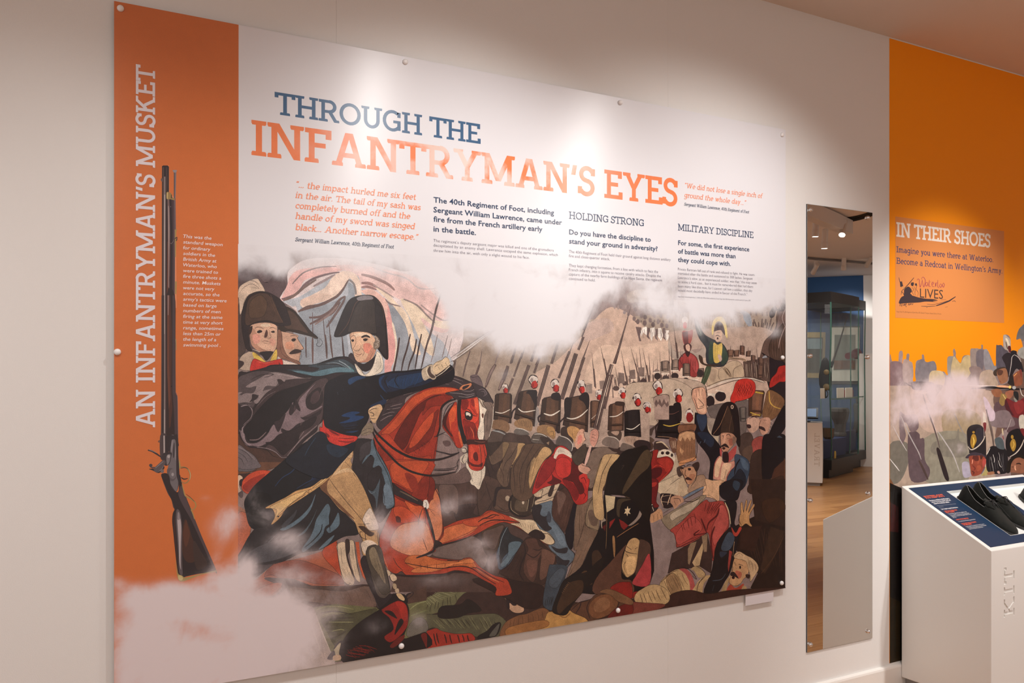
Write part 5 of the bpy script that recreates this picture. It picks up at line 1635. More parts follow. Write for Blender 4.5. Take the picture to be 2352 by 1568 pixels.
S 14141c 940,540 960,530 1090,550 1110,760 1200,880 1290,1000 1290,1100 1200,1230 1180,1460 1130,1440 1150,1200 1080,1060 960,900 935,700
S 2c3a50 960,560 1090,560 1090,700 1020,780
S 1f2a3c 970,800 1100,800 1200,900 1160,1000 1040,900
L 6a7d92 6 1020,920 1000,960
L 6a7d92 6 1080,890 1060,940
S d09c80 900,260 920,200 980,180 1060,180 1090,280 1100,460 1080,540 980,530 940,420 900,330
S e0b090 1000,190 1050,190 1040,330 1090,450 1060,530 1000,500 960,400
L 2a1c1e 9 890,290 900,210 960,180 1040,170
L 2a1c1e 8 950,210 960,310
L 2a1c1e 8 990,200 1000,300
L 2a1c1e 8 1040,200 1030,290
L 2a1c1e 8 980,330 1060,420 1000,440
L 2a1c1e 8 930,330 960,420 980,470 1060,450
L 2a1c1e 9 1090,180 1100,480
L d0c0b0 26 1100,190 1300,110 1500,60 1700,50 1900,110
L b07a74 12 1580,60 1700,50
L 2a1c1e 8 1090,170 1300,85 1500,45 1700,40 1850,70 1910,115
L 2a1c1e 8 1100,215 1300,140 1500,80 1700,65 1890,115
L 3a2a28 10 1080,150 1100,240 1110,310
S c52a1e 1440,400 1430,320 1470,220 1500,120 1560,70 1660,60 1750,100 1770,200 1720,300 1600,350 1500,370 1470,420
H 5a1010 4 14 1500,120 1700,80 1520,330 1760,280
H e84a38 4 9 1480,200 1640,80 1560,350 1760,220
H 4a0c10 5 7 1560,120 1760,160 1500,260 1700,320
S 1c1518 1170,800 1230,600 1300,440 1380,380 1480,400 1530,500 1550,700 1560,960 1530,980 1460,820 1340,800 1250,840 1190,830
S 3a2a22 1290,780 1360,500 1400,440 1450,600 1470,790 1350,800
L 9a7050 6 1190,820 1280,700 1340,560 1390,430
L 6a4a38 5 1450,560 1420,700 1410,790
E c9a890 1450,445 20 28
E 2a1c1e 1450,445 9 15
S b8866a 1290,820 1380,800 1460,820 1500,880 1470,960 1420,1020 1360,1075 1310,1040 1290,940
S cf9a7c 1310,830 1360,820 1350,930 1310,960
S a86450 1400,900 1460,880 1460,960 1420,980
L 2a1c1e 9 1370,840 1400,820 1430,850
L 2a1c1e 8 1380,880 1420,880
L 2a1c1e 8 1310,850 1330,840 1320,890
S 2a1c1e 1300,980 1360,950 1410,1010 1370,1000 1340,990 1310,1000
E 3a1c1c 1335,1015 22 18
L 2a1c1e 7 1290,820 1290,940 1310,1050 1360,1075
S 8a6a58 1460,860 1510,870 1500,930 1460,960
S b04844 1280,1010 1310,1060 1300,1180 1330,1190 1400,1080 1500,980 1510,1020 1490,1110 1410,1200 1340,1200 1290,1130
S 2a1a1c 1320,1080 1390,1070 1400,1200 1330,1200
S c98c78 1190,1400 1210,1220 1280,1120 1330,1210 1400,1210 1490,1190 1490,1260 1420,1340 1370,1490 1300,1460 1200,1440
S dfb894 1200,1380 1220,1230 1290,1130 1310,1180 1280,1300 1260,1410
S dfb894 1320,1240 1400,1220 1440,1250 1370,1400 1340,1480 1290,1440
L a04440 7 1310,1210 1260,1420
L a04440 8 1200,1420 1210,1230 1270,1130
L a04440 9 1380,1490 1390,1370 1490,1260 1480,1190
L 2a1c1e 9 1370,1310 1340,1440
S 34465a 1490,1110 1580,1120 1680,1200 1680,1360 1600,1566 1400,1566 1380,1440 1440,1320 1490,1260
S 1c2430 1380,1480 1480,1400 1560,1300 1640,1440 1560,1600 1300,1600 1300,1480
L 14121a 18 1580,1140 1510,1240 1480,1380
S 4a5e72 1560,1140 1660,1210 1670,1320 1600,1280
S d8ac84 1070,1500 1180,1470 1320,1460 1320,1500 1240,1566 1260,1740 1180,1700 1060,1660
Z 27
K 1c171b 480,450 740,440 710,870 400,860
S 1c171b 640,410 740,400 750,640 680,560
L c9a838 14 500,690 600,710 740,670
L 8a5a50 5 560,540 640,540 720,500
L 2a1c1e 20 440,660 400,720 400,860
L b08868 6 420,850 560,860 680,880
S 6b4838 580,880 680,890 690,1040 640,1080 600,1000
H d0b090 4 6 600,900 680,900 620,1030 680,1030
S 3a2a28 380,930 460,920 580,1000 560,1030 380,1040
L c8b090 20 400,940 480,930 540,980 580,1020
S 7a5038 720,690 940,680 930,780 820,770 720,810
S 8f6446 720,820 820,780 930,800 940,960 940,1100 950,1150 720,1200 680,1060
P c89a70 720,830 820,780 930,800 940,880 920,900 890,860 870,920 830,860 800,920 770,860 740,920 715,900
S c98a58 715,1210 820,1170 930,1140 950,1180 840,1210 730,1260
P c49468 730,1000 780,1050 760,1110 730,1060
L 2a1c1e 8 720,690 820,690 930,680
L 2a1c1e 8 715,810 820,775 940,800 950,1140 720,1220 690,1060
H 5a3a28 4 8 740,940 920,920 720,1180 930,1120
S d8c8b0 400,1140 420,1080 500,1030 600,1050 660,1120 650,1220 620,1170 540,1130 460,1140
E 2a1c1e 490,1080 22 22
E 2a1c1e 560,1080 28 24
E 2a1c1e 620,1110 16 24
S 8c1c18 340,1180 350,1060 430,1040 410,1140 460,1145 560,1130 640,1200 620,1300 540,1400 440,1500 380,1566 180,1566 200,1440 280,1280 330,1220
S a82c20 420,1170 560,1150 630,1230 600,1300 540,1340 500,1260 440,1220
S 4a0e14 290,1340 400,1280 480,1290 470,1380 380,1440 260,1480 220,1460
L c83a28 8 360,1280 430,1245 520,1290
L c83a28 8 240,1520 380,1540 480,1440 600,1300
S 3f2c20 60,1500 160,1300 300,1100 350,1060 330,1200 240,1400 160,1566 0,1700
S 6a4e34 180,1200 330,1080 330,1160 240,1360 130,1540 40,1600
S 4a342a 200,930 350,940 340,1040 180,1040
P b9a68c 430,1500 620,1330 680,1100 720,1260 700,1400 800,1500 760,1640 430,1640
T 1440 1100 6
S c9b496 400,130 430,60 560,0 720,-60 800,60 860,180 740,230 600,200 460,200
S c0a888 740,-40 800,0 840,200 780,240 700,180
L 2a1c1e 6 590,80 700,0 760,-30
L 2a1c1e 6 540,170 610,110
S a8876c 900,0 1050,-60 1100,60 1050,100 900,180 840,160
S 4a3a34 690,-160 760,-170 760,-60 720,-30 690,-80
S c2906c 740,-140 860,-170 950,-150 960,-60 920,20 870,70 820,50 790,-20 760,-80
S b07858 860,-60 940,-60 900,40 860,60
L 2a1c1e 9 740,-180 790,-190 800,-160
L 2a1c1e 9 820,-180 860,-200 900,-190
S 2a1c1e 750,-160 780,-160 780,-140 755,-140
S 2a1c1e 840,-150 880,-150 880,-125 850,-120
L 2a1c1e 8 810,-130 800,-60 830,-40
S 3a2424 800,0 840,-30 900,10 860,15
L 7a3a34 6 820,50 860,40
L 2a1c1e 8 740,-170 790,-20 830,60
L 2a1c1e 8 960,-120 950,0 880,100
S 3a2a26 900,-200 980,-240 1000,-180 960,-100 920,-160
S 8c7c66 560,480 700,400 1000,240 1090,240 960,380 820,520 700,600 600,700 480,560
S b4a48c 600,490 760,390 860,340 1000,280 900,420 700,520 620,570
L 2a1c1e 9 780,300 900,310 1010,250
S d8ac84 1080,0 1180,20 1320,20 1270,100 1270,300 1200,260 1130,220 1040,210 1100,120
L 7a5c48 4 1180,40 1170,220
L 6a7a8c 34 780,260 900,190 1060,110
L 2a1c1e 8 770,290 900,220 1060,125
L 2a1c1e 6 770,240 900,170 1050,95
L 7d7a78 30 500,440 620,370
L 2a1c1e 8 500,470 640,385
S 2a2023 460,220 520,200 640,220 700,320 600,390 500,380
L d0b090 12 500,210 470,280 500,380
L d0b090 12 610,200 580,280 560,350
L d0b090 9 480,310 600,320
L d0b090 8 480,240 600,220
S b88a6c 610,250 700,220 770,260 780,310 720,350 660,410 630,360 600,320
L 2a1c1e 8 640,270 720,270 740,320
L 2a1c1e 7 650,300 680,360
S c09068 320,500 430,410 480,430 495,520 470,550 440,560 400,580 330,600
L 2a1c1e 8 370,500 370,580
L 2a1c1e 8 420,480 430,560
L 2a1c1e 8 460,490 480,540
S 2a2023 240,380 380,320 430,400 330,480 240,470
L d8c8b0 12 250,375 330,360 360,340
L d8c8b0 12 350,380 370,440
S 6a1418 180,0 400,0 430,100 400,300 440,370 380,390 340,330 240,350 200,200
S a82820 220,90 400,40 380,100 240,110
L 4a0c10 12 300,200 310,300
S a03c34 1080,290 1140,320 1300,300 1360,350 1400,500 1400,660 1330,760 1250,880 1220,1000 1200,1120 1160,1080 1150,900 1120,740 1040,780 900,880 700,940 680,860 650,750 600,700 740,600 900,440
S b85048 1280,370 1350,380 1400,600 1320,760 1250,860 1200,900 1170,700 1250,500
S b04840 680,760 800,600 920,520 1040,660 960,760 800,860 700,900
H 5a1a1c 9 7 1080,310 1340,320 1060,460 1180,520
H 5a1a1c 8 5 720,640 940,460 760,760 960,620
L 5a1a1c 24 1020,540 1060,640 1100,740
L 5a1a1c 24 1270,400 1240,500 1130,600 1100,700
L 5a1a1c 26 1210,650 1170,760 1160,900 1190,1100
L 5a1a1c 20 1000,700 920,770 1100,740
L 7a2a28 10 850,840 980,790 1060,760
L 2a1c1e 9 680,950 820,890 1000,800 1110,740
P 3a2a28 620,1020 840,900 1110,750 1180,1080 1160,1300 1000,1200 560,1300
P c0a278 900,1150 960,1040 1040,880 1050,960 1000,1190 930,1200
P 8a7258 840,960 880,880 960,860 860,1180 840,1160
P 8a7258 1030,780 1110,760 1100,1000 1060,1000
S 171820 1310,60 1500,0 1600,40 1560,160 1520,280 1420,300 1330,270 1280,200
S 2c3c4c 1480,20 1560,60 1520,160 1460,100
S 17161c 1340,310 1500,310 1500,480 1480,620 1560,700 1540,800 1500,1000 1420,1280 1350,1400 1240,1566 1060,1566 1160,1300 1200,1100 1220,960 1280,820 1400,680 1430,640 1400,420
S 3c4a5a 1310,900 1400,730 1480,790 1460,900 1400,980 1310,980
S 2c3444 1280,1000 1380,1010 1300,1080
L d0b890 14 1350,320 1400,440 1430,620
L b09068 9 1480,860 1460,1060
L 3c4854 12 1180,1400 1300,1380 1360,1300
L 3c4854 8 1200,1460 1180,1540
S b03a2c 1440,660 1500,740 1550,660 1580,680 1520,780 1470,770
P 9a3a34 1410,980 1450,1000 1400,1280 1390,1200
S c0905c 1550,620 1560,500 1570,480 1570,340 1590,330 1600,430 1610,460 1640,300 1655,310 1640,450 1700,300 1715,310 1670,470 1740,350 1755,370 1690,490 1690,590 1720,640 1700,650 1640,610 1580,650
L 2a1c1e 8 1550,480 1540,560 1580,640
L 8a6038 5 1610,480 1600,580
S c09468 1440,1280 1480,1100 1540,1080 1660,1130 1690,1220 1650,1330 1600,1380 1560,1440 1480,1470 1410,1420 1420,1330
S cfae84 1480,1080 1490,1030 1550,1000 1640,1050 1720,1090 1790,1160 1810,1240 1760,1330 1700,1410 1700,1330 1670,1220 1640,1130 1540,1100
H 6a5040 4 9 1660,1090 1780,1170 1680,1300 1800,1260
L 6a5040 5 1490,1060 1550,1020 1600,1060
L 2a1c1e 12 1540,1170 1600,1190
E 2a1c1e 1560,1215 13 22
L 2a1c1e 10 1480,1140 1500,1190
S b06048 1500,1260 1580,1290 1560,1370 1500,1340
S 2a1c1e 1430,1290 1480,1280 1540,1370 1480,1340 1430,1330
E 2a1014 1465,1355 22 22
L 2a1c1e 7 1460,1200 1450,1290 1410,1400
S 3a2420 1640,1310 1700,1320 1680,1370 1640,1350
S a8402c 1370,1566 1420,1450 1500,1500 1600,1440 1600,1480 1500,1600
S a88c60 1300,1566 1340,1440 1420,1330 1380,1480 1360,1600
S a88c60 1560,1600 1600,1470 1650,1500 1650,1600
Z 28
S c0a070 440,1566 460,1430 560,1320 700,1240 800,1280 860,1400 880,1600 440,1700
S 9a7a54 540,1360 640,1300 720,1400 760,1600 620,1600
H 6a5038 7 6 500,1400 760,1260 600,1600 880,1500
S b0504c 720,1240 820,1240 900,1340 940,1500 920,1600 880,1600 860,1420 800,1300
S b09468 880,1240 940,1200 1020,1220 1080,1320 1000,1360 960,1320 920,1260
S c0a070 880,1600 960,1440 1060,1340 1150,1330 1060,1440 1020,1600
L 2a1c1e 8 700,1240 800,1220 900,1280 960,1380 900,1330
L 2a1c1e 8 960,1200 1040,1250 1080,1330 960,1450
L 2a1c1e 8 470,1420 600,1300 700,1250
L 2a1c1e 8 1060,1340 980,1460 960,1600
Z 26
P 241816 1500,640 2180,300 2180,1490 1860,1560 1700,1500 1800,1300 1600,1040 1500,980
H 3a2820 10 12 1600,700 2160,640 1750,1200 2160,1300
P 3a281e 1980,650 2170,720 2020,1100 1900,1300 1840,1240
P 331f1a 1560,680 1860,640 1760,1000 1560,960
P 2f1f1a 1700,0 2180,0 2180,660 1900,600 1760,560
L 5a3c28 7 2170,760 2030,1060 1850,1300
L 5a3c28 5 1900,680 1880,900
S 3a2418 1860,320 2100,260 2180,420 1960,600
T 960 1230 4.796
Z 28
P 3a2622 0,420 500,420 880,440 1400,400 1500,700 1900,750 2350,500 2350,900 960,1120 0,1250
S 6b6a48 0,740 190,640 260,570 400,545 550,600 500,640 440,700 400,760 300,800 200,850 0,880
H 8f9068 6 12 60,700 260,580 120,800 480,620
H 3a3626 7 8 100,760 420,640 60,860 440,740
S 5a5840 0,880 200,870 460,880 760,860 880,870 980,960 960,1060 860,1110 640,1110 400,1080 240,1040 160,1010 0,1060
H 7f7f58 6 12 120,920 800,870 240,1030 900,1060
H 33301f 8 9 200,900 860,940 300,1000 880,1000
S 1f1614 260,780 460,760 560,700 700,820 560,850 440,900 280,910 220,880
S 7a5030 960,960 1100,880 1200,860 1370,795 1450,850 1400,960 1100,1040 980,1100 900,1100
S c0904c 1440,840 1600,870 1690,820 1840,900 1870,940 1400,1030 1100,1090 960,1120 1000,1080 1350,980
H 5a3820 6 8 1000,920 1380,820 980,1060 1400,920
S a06a34 1000,1010 1380,930 1420,1000 1100,1080 980,1100
L 7a5028 8 1560,880 1620,900 1680,850
S 1a1517 660,1110 760,1050 830,980 900,955 910,1000 860,1100 700,1160
S 5a5850 790,1090 860,1000 900,970 860,1090 800,1110
S a82a16 0,1250 20,1080 130,1040 200,1020 260,1050 400,1080 500,1080 590,1080 610,1160 300,1220
H 3a1412 14 8 60,1060 580,1090 100,1230 600,1160
S 201318 0,1080 60,1090 70,1240 0,1260
S c8a080 870,560 940,520 1000,540 1020,620 1080,680 1130,700 1150,740 1170,820 1120,855 1050,840 1000,790 980,720 930,650 890,640
S 2a1c1e 900,640 960,620 980,690 1040,720 1090,760 1050,770 1010,740 1010,800 980,800 970,700 930,660
L 2a1c1e 9 1030,840 1100,855 1160,840 1170,800 1140,740
L 2a1c1e 8 1050,740 1130,740
S b8602e 860,440 960,480 1010,540 940,560 880,560 840,520
L 2a1c1e 9 720,340 880,440 980,490 1020,600
L 2a1c1e 9 700,480 820,530 870,580 890,640
Z 35
S 2a1815 600,480 900,460 1100,500 1380,560 1360,760 1200,800 1000,700 800,600
S 3a4652 1380,700 1440,360 1480,320 1640,340 1600,500 1540,640 1520,760 1480,820 1400,790
S 4a5662 1450,480 1560,360 1620,400 1540,560 1460,560
H 20242a 7 6 1400,680 1540,640 1390,780 1500,780
S 16100f 1480,820 1540,640 1600,500 1700,440 1860,400 1960,300 2060,240 1980,440 1840,590 1700,760 1640,860 1560,870
S 3f2a1a 1560,700 1640,540 1760,490 1820,510 1810,620 1740,700 1640,780 1560,860 1530,800
H 7a5a38 4 8 1600,640 1680,510 1580,620 1650,500
S 5a3a28 1680,820 1760,740 1900,700 1960,650 2100,640 2200,660 2350,720 2350,760 2200,800 2080,880 1900,940 1840,900
S 7a4e30 1890,760 1960,680 2060,645 2160,660 2200,720 2180,800 2080,880 1960,910 1890,860
S 8f6240 1940,760 2020,680 2100,700 2110,780 2020,840 1950,830
L 2a1c1e 10 1900,700 1860,800 1900,920
L 2a1c1e 9 1690,820 1780,740 1880,710
L 2a1c1e 9 2180,660 2220,720 2180,820
L 2a1c1e 12 1800,720 1780,790 1740,850
L 2a1c1e 8 2100,590 2200,640 2350,710
S 8a1a14 2120,580 2200,520 2290,510 2350,530 2350,700 2200,640
S 6a1a16 2100,880 2200,790 2350,740 2350,870 2120,910
S 7a5538 2000,620 2120,590 2350,700 2350,760 2200,720 2120,650
T 1440 1230 4.796
Z 29
S 8a1a14 -60,560 40,520 100,560 180,640 200,720 120,700 0,660 -50,620
S 3a2420 -60,720 120,700 360,760 500,640 700,600 900,640 1160,600 1760,570 1730,640 -60,900
S c0a070 100,640 200,560 330,540 440,600 470,700 400,760 200,790 90,720
H 6a5038 7 6 120,640 380,560 160,760 460,720
S 7a3a30 0,740 200,740 420,760 300,820 -20,870
T 0 0 1
G 34 545,612 580,622 620,612 650,620 680,600 760,605 860,612 930,640 1000,660 1015,700 1040,738 1080,765 1130,790 1165,805 1200,800 1250,806 1285,800 1330,775 1345,730 1370,705 1400,668 1450,650 1560,655 1640,690 1700,690 1750,700 1804,690
F 1560,690 90 40 0.35
F 1620,740 60 50 0.35
F 1680,700 60 30 0.4
F 1180,790 26 26 0.4
F 1030,740 40 60 0.5
F 1240,812 20 14 0.7
F 1160,860 30 16 0.3
F 1780,760 24 16 0.35
F 1450,690 60 20 0.25
F 660,615 40 16 0.4
F 560,1320 26 50 0.8
F 600,1430 90 70 1.1
F 680,1450 80 60 0.8
F 640,1400 70 40 0.7
F 760,1420 30 50 0.35
F 660,1240 44 24 0.6
F 700,1270 50 14 0.5
F 610,1185 24 22 0.5
F 585,1150 16 30 0.45
F 565,1300 22 30 0.6
F 570,1540 100 60 0.6
F 660,1510 90 46 0.6
F 872,1190 20 30 0.6
F 900,1230 30 26 0.45
F 950,1225 36 34 0.55
F 1030,1165 26 22 0.6
F 975,1205 30 20 0.35
F 890,1270 24 30 0.3
F 1090,1245 34 26 0.5
F 1125,1290 28 26 0.65
F 1010,1330 60 16 0.25
F 750,1330 90 16 0.4
F 820,1345 60 18 0.35
F 660,1310 40 24 0.4
F 870,1440 30 20 0.2
F 955,1425 22 18 0.4
F 640,1170 26 14 0.25
F 1075,1145 18 12 0.3
F 300,1370 40 24 0.7
F 350,1400 60 40 1.1
F 440,1390 70 44 1.2
F 520,1400 50 50 1.1
F 270,1340 20 16 0.5
F 320,1470 90 50 1.0
F 450,1500 110 60 1.0
F 300,1560 90 60 0.8
F 440,1580 110 50 0.8
F 510,1210 32 40 0.5
F 540,1180 26 34 0.5
F 500,1300 24 34 0.4
F 520,1340 30 30 0.5
F 470,1145 14 8 0.3
F 400,1350 50 16 0.4

F 1600,715 110 40 0.5
F 1730,700 60 30 0.3
F 1500,690 60 24 0.35'''
MUSKET = '''Z 0
T 320 360 4.614
P e08a5c 242,92 316,92 318,380 382,440 388,760 396,1600 238,1600
P 2d2226 240,100 250,92 300,92 314,105 314,380 314,900 300,1600 300,1640 238,1640 238,900
P 54423f 246,110 262,110 258,1640 242,1640
P 8f7f7c 262,210 277,210 273,1640 260,1640
P c4b8b4 265,400 274,400 271,1640 262,1640
P 3a2c2f 277,110 300,110 290,400 286,1640 275,1640
L 4a3c3c 14 290,110 292,240 290,360
S 6a5a58 228,240 236,226 246,232 246,262 236,262
P 2a1f26 300,440 376,446 376,1640 288,1640 290,700
P 5a2e24 300,460 318,460 330,1000 320,1640 300,1640
P 6b3b2c 298,900 316,900 306,1640 290,1640
P 7a6260 298,450 316,450 322,560 326,800 318,1200 312,1640 306,1640 308,1100 304,700
P a59490 304,520 312,520 318,760 314,1100 310,1500 306,1500 308,1100
P 47343a 340,450 376,450 380,800 376,1640 344,1640 352,800
P 6f5d62 366,450 374,450 376,1640 370,1640
S a08348 290,376 316,376 340,390 350,430 374,440 374,460 330,450 290,445
P d0b878 291,378 302,378 302,446 291,444
P 5f4a26 335,400 345,400 350,440 334,440
P 7f7478 366,150 392,150 388,300 384,440 366,440 372,300
P 544a50 366,160 374,160 376,300 374,440 366,440
S 9a9094 354,142 398,142 388,165 366,165
P 6a5f66 374,440 384,440 388,780 380,780
P a88a4c 376,770 400,768 392,800 388,1060 378,1060
P a88a4c 378,1320 398,1320 392,1460 380,1450
L 3a2d32 11 325,915 345,925 375,870 400,850
L 3a2d32 10 400,850 395,885 388,885
L 8a7a78 4 325,912 345,915 375,865
L 1a1216 4 316,1270 324,1280 316,1320
L 1a1216 5 308,1380 306,1420
E 8a7a78 332,528 3 6
T 320 680 4.614
P 2d2226 235,-10 290,-10 290,1000 284,1580 228,1580 232,1000
P 473a3c 236,-10 246,-10 242,1580 230,1580
P 8a7a78 262,-10 274,-10 278,900 276,1580 258,1580 262,900
P b5a8a4 264,-10 272,-10 270,400 264,400
P b0a29e 262,1200 272,1200 270,1580 262,1580
P 3a2a2c 276,-10 300,-10 292,1580 276,1580
S 30201f 290,-10 376,-10 384,400 386,1020 404,1070 410,1500 412,1590 300,1590 292,900
P 4f2c20 300,-10 330,-10 346,400 340,900 350,1200 330,1380 316,1400 304,900
P 6b3b28 296,-10 318,-10 316,700 330,1100 312,1200 296,800
P 8f7672 300,-10 314,-10 310,200 302,200
P 4a3a3e 352,-10 378,-10 384,600 386,1020 404,1070 408,1590 380,1590 366,1200 350,1000
L 8a7278 4 388,1020 404,1070 408,1300 412,1560
P a88a5c 382,455 392,455 396,570 388,572
E 1a1216 342,955 7 8
S 2d2226 318,1520 340,1475 380,1475 404,1500 410,1590 316,1590
L 7a7074 5 322,1500 345,1470 380,1478
S 7d7478 338,1530 360,1515 384,1530 388,1590 338,1590
L 5a4a46 8 200,1535 215,1530 232,1535
T 320 1000 4.48
Z 1
S 4a3c3e 215,0 280,0 280,200 220,240
P b5a8a6 248,0 262,0 264,170 250,200
P 2d2226 268,0 330,0 320,120 290,200 264,200
L 5a4a46 9 192,60 205,66 220,55
S 31272b 316,20 350,0 396,0 402,200 410,330 415,420 410,500 380,580 330,560 300,480 300,300
S 6f686c 330,60 345,40 370,45 378,100 380,190 380,340 385,420 400,480 395,540 378,575 340,530 300,450 285,380 300,300 320,200
S 8a8286 322,130 335,60 350,44 340,130 325,180
S 3a3236 352,90 362,80 362,200 350,230 345,180
S 8a8286 372,110 376,200 372,260 366,200
S 5a5256 285,350 330,335 375,370 380,430 340,470 300,440
E 6f686c 345,395 36 52
E a09a9c 343,400 13 18
S 3a3034 240,190 300,170 335,180 330,215 310,290 270,310 240,270
S 7d7578 280,210 320,195 310,270 285,300
E b0a8a8 302,215 14 16
L 31282b 12 245,195 290,180 330,182
L 332a2e 18 88,150 130,160 180,190 230,225
L 8f8688 6 100,146 140,160 180,180
S 2f272a 100,345 140,360 190,385 230,370 260,330 240,310 200,350 150,340 120,340
S 5a5054 150,340 200,290 250,250 270,280 230,340 190,380 160,370
L 8f8688 6 165,335 210,295 250,265
L 8f8688 5 200,370 230,345 250,310
E 4a4044 118,306 18 16
L 4a4044 14 110,320 140,330 160,325
E 6f686c 236,365 18 20
S 4a3a3a 225,400 250,395 290,440 320,540 340,600 370,700 380,760 350,740 330,660 290,590 240,460
L 9a8a8a 6 285,410 300,480 330,550
S 2a1f22 225,400 300,400 330,540 380,580 405,560 415,400 440,500 470,600 500,680 545,790 600,950 700,1170 790,1380 780,1400 620,1420 480,1450 420,1470 395,1400 370,1200 350,1000 338,880 345,800 362,750 330,660 260,500
S 4f4044 405,560 440,520 500,690 560,830 640,1030 790,1380 770,1385 650,1120 540,880 450,720 405,620
S 46291f 470,860 510,930 540,1040 600,1200 560,1300 480,1290 440,1180 440,1000
S 5a3220 480,870 500,940 520,1020 480,1150 450,1020
S 5c5256 385,760 420,790 440,940 440,1100 440,1300 445,1430 410,1400 400,1200 385,1000 375,860
S b8adb0 392,850 420,850 432,950 428,1100 425,1300 428,1380 412,1300 405,1100 395,950
S 8f8488 396,790 412,800 418,860 392,860
S 3d2c28 560,1080 640,1200 700,1320 600,1380 560,1250
S 3f2420 350,820 365,860 375,1000 390,1200 400,1320 375,1200 355,980
S a8904c 372,1270 382,1340 400,1420 440,1440 480,1460 620,1425 790,1385 798,1390 785,1402 640,1430 520,1475 450,1500 415,1495 395,1460 378,1360
S d0bc78 400,1440 430,1440 450,1470 430,1490 405,1480
S a8904c 408,240 420,280 425,330 420,345 410,320
L 9a8048 13 420,325 470,325 510,360 525,410 510,460 470,490 430,470
L 3a2c26 6 425,335 470,330 500,340
L 3a2c26 12 430,430 460,448 500,440
L e0c890 4 510,350 528,410 515,460
L a8904c 12 440,500 455,560 475,620 530,650 575,690 580,730 550,765 525,740
L 3a2c26 5 480,600 530,640 570,680
L a8904c 10 530,760 550,800 568,860'''
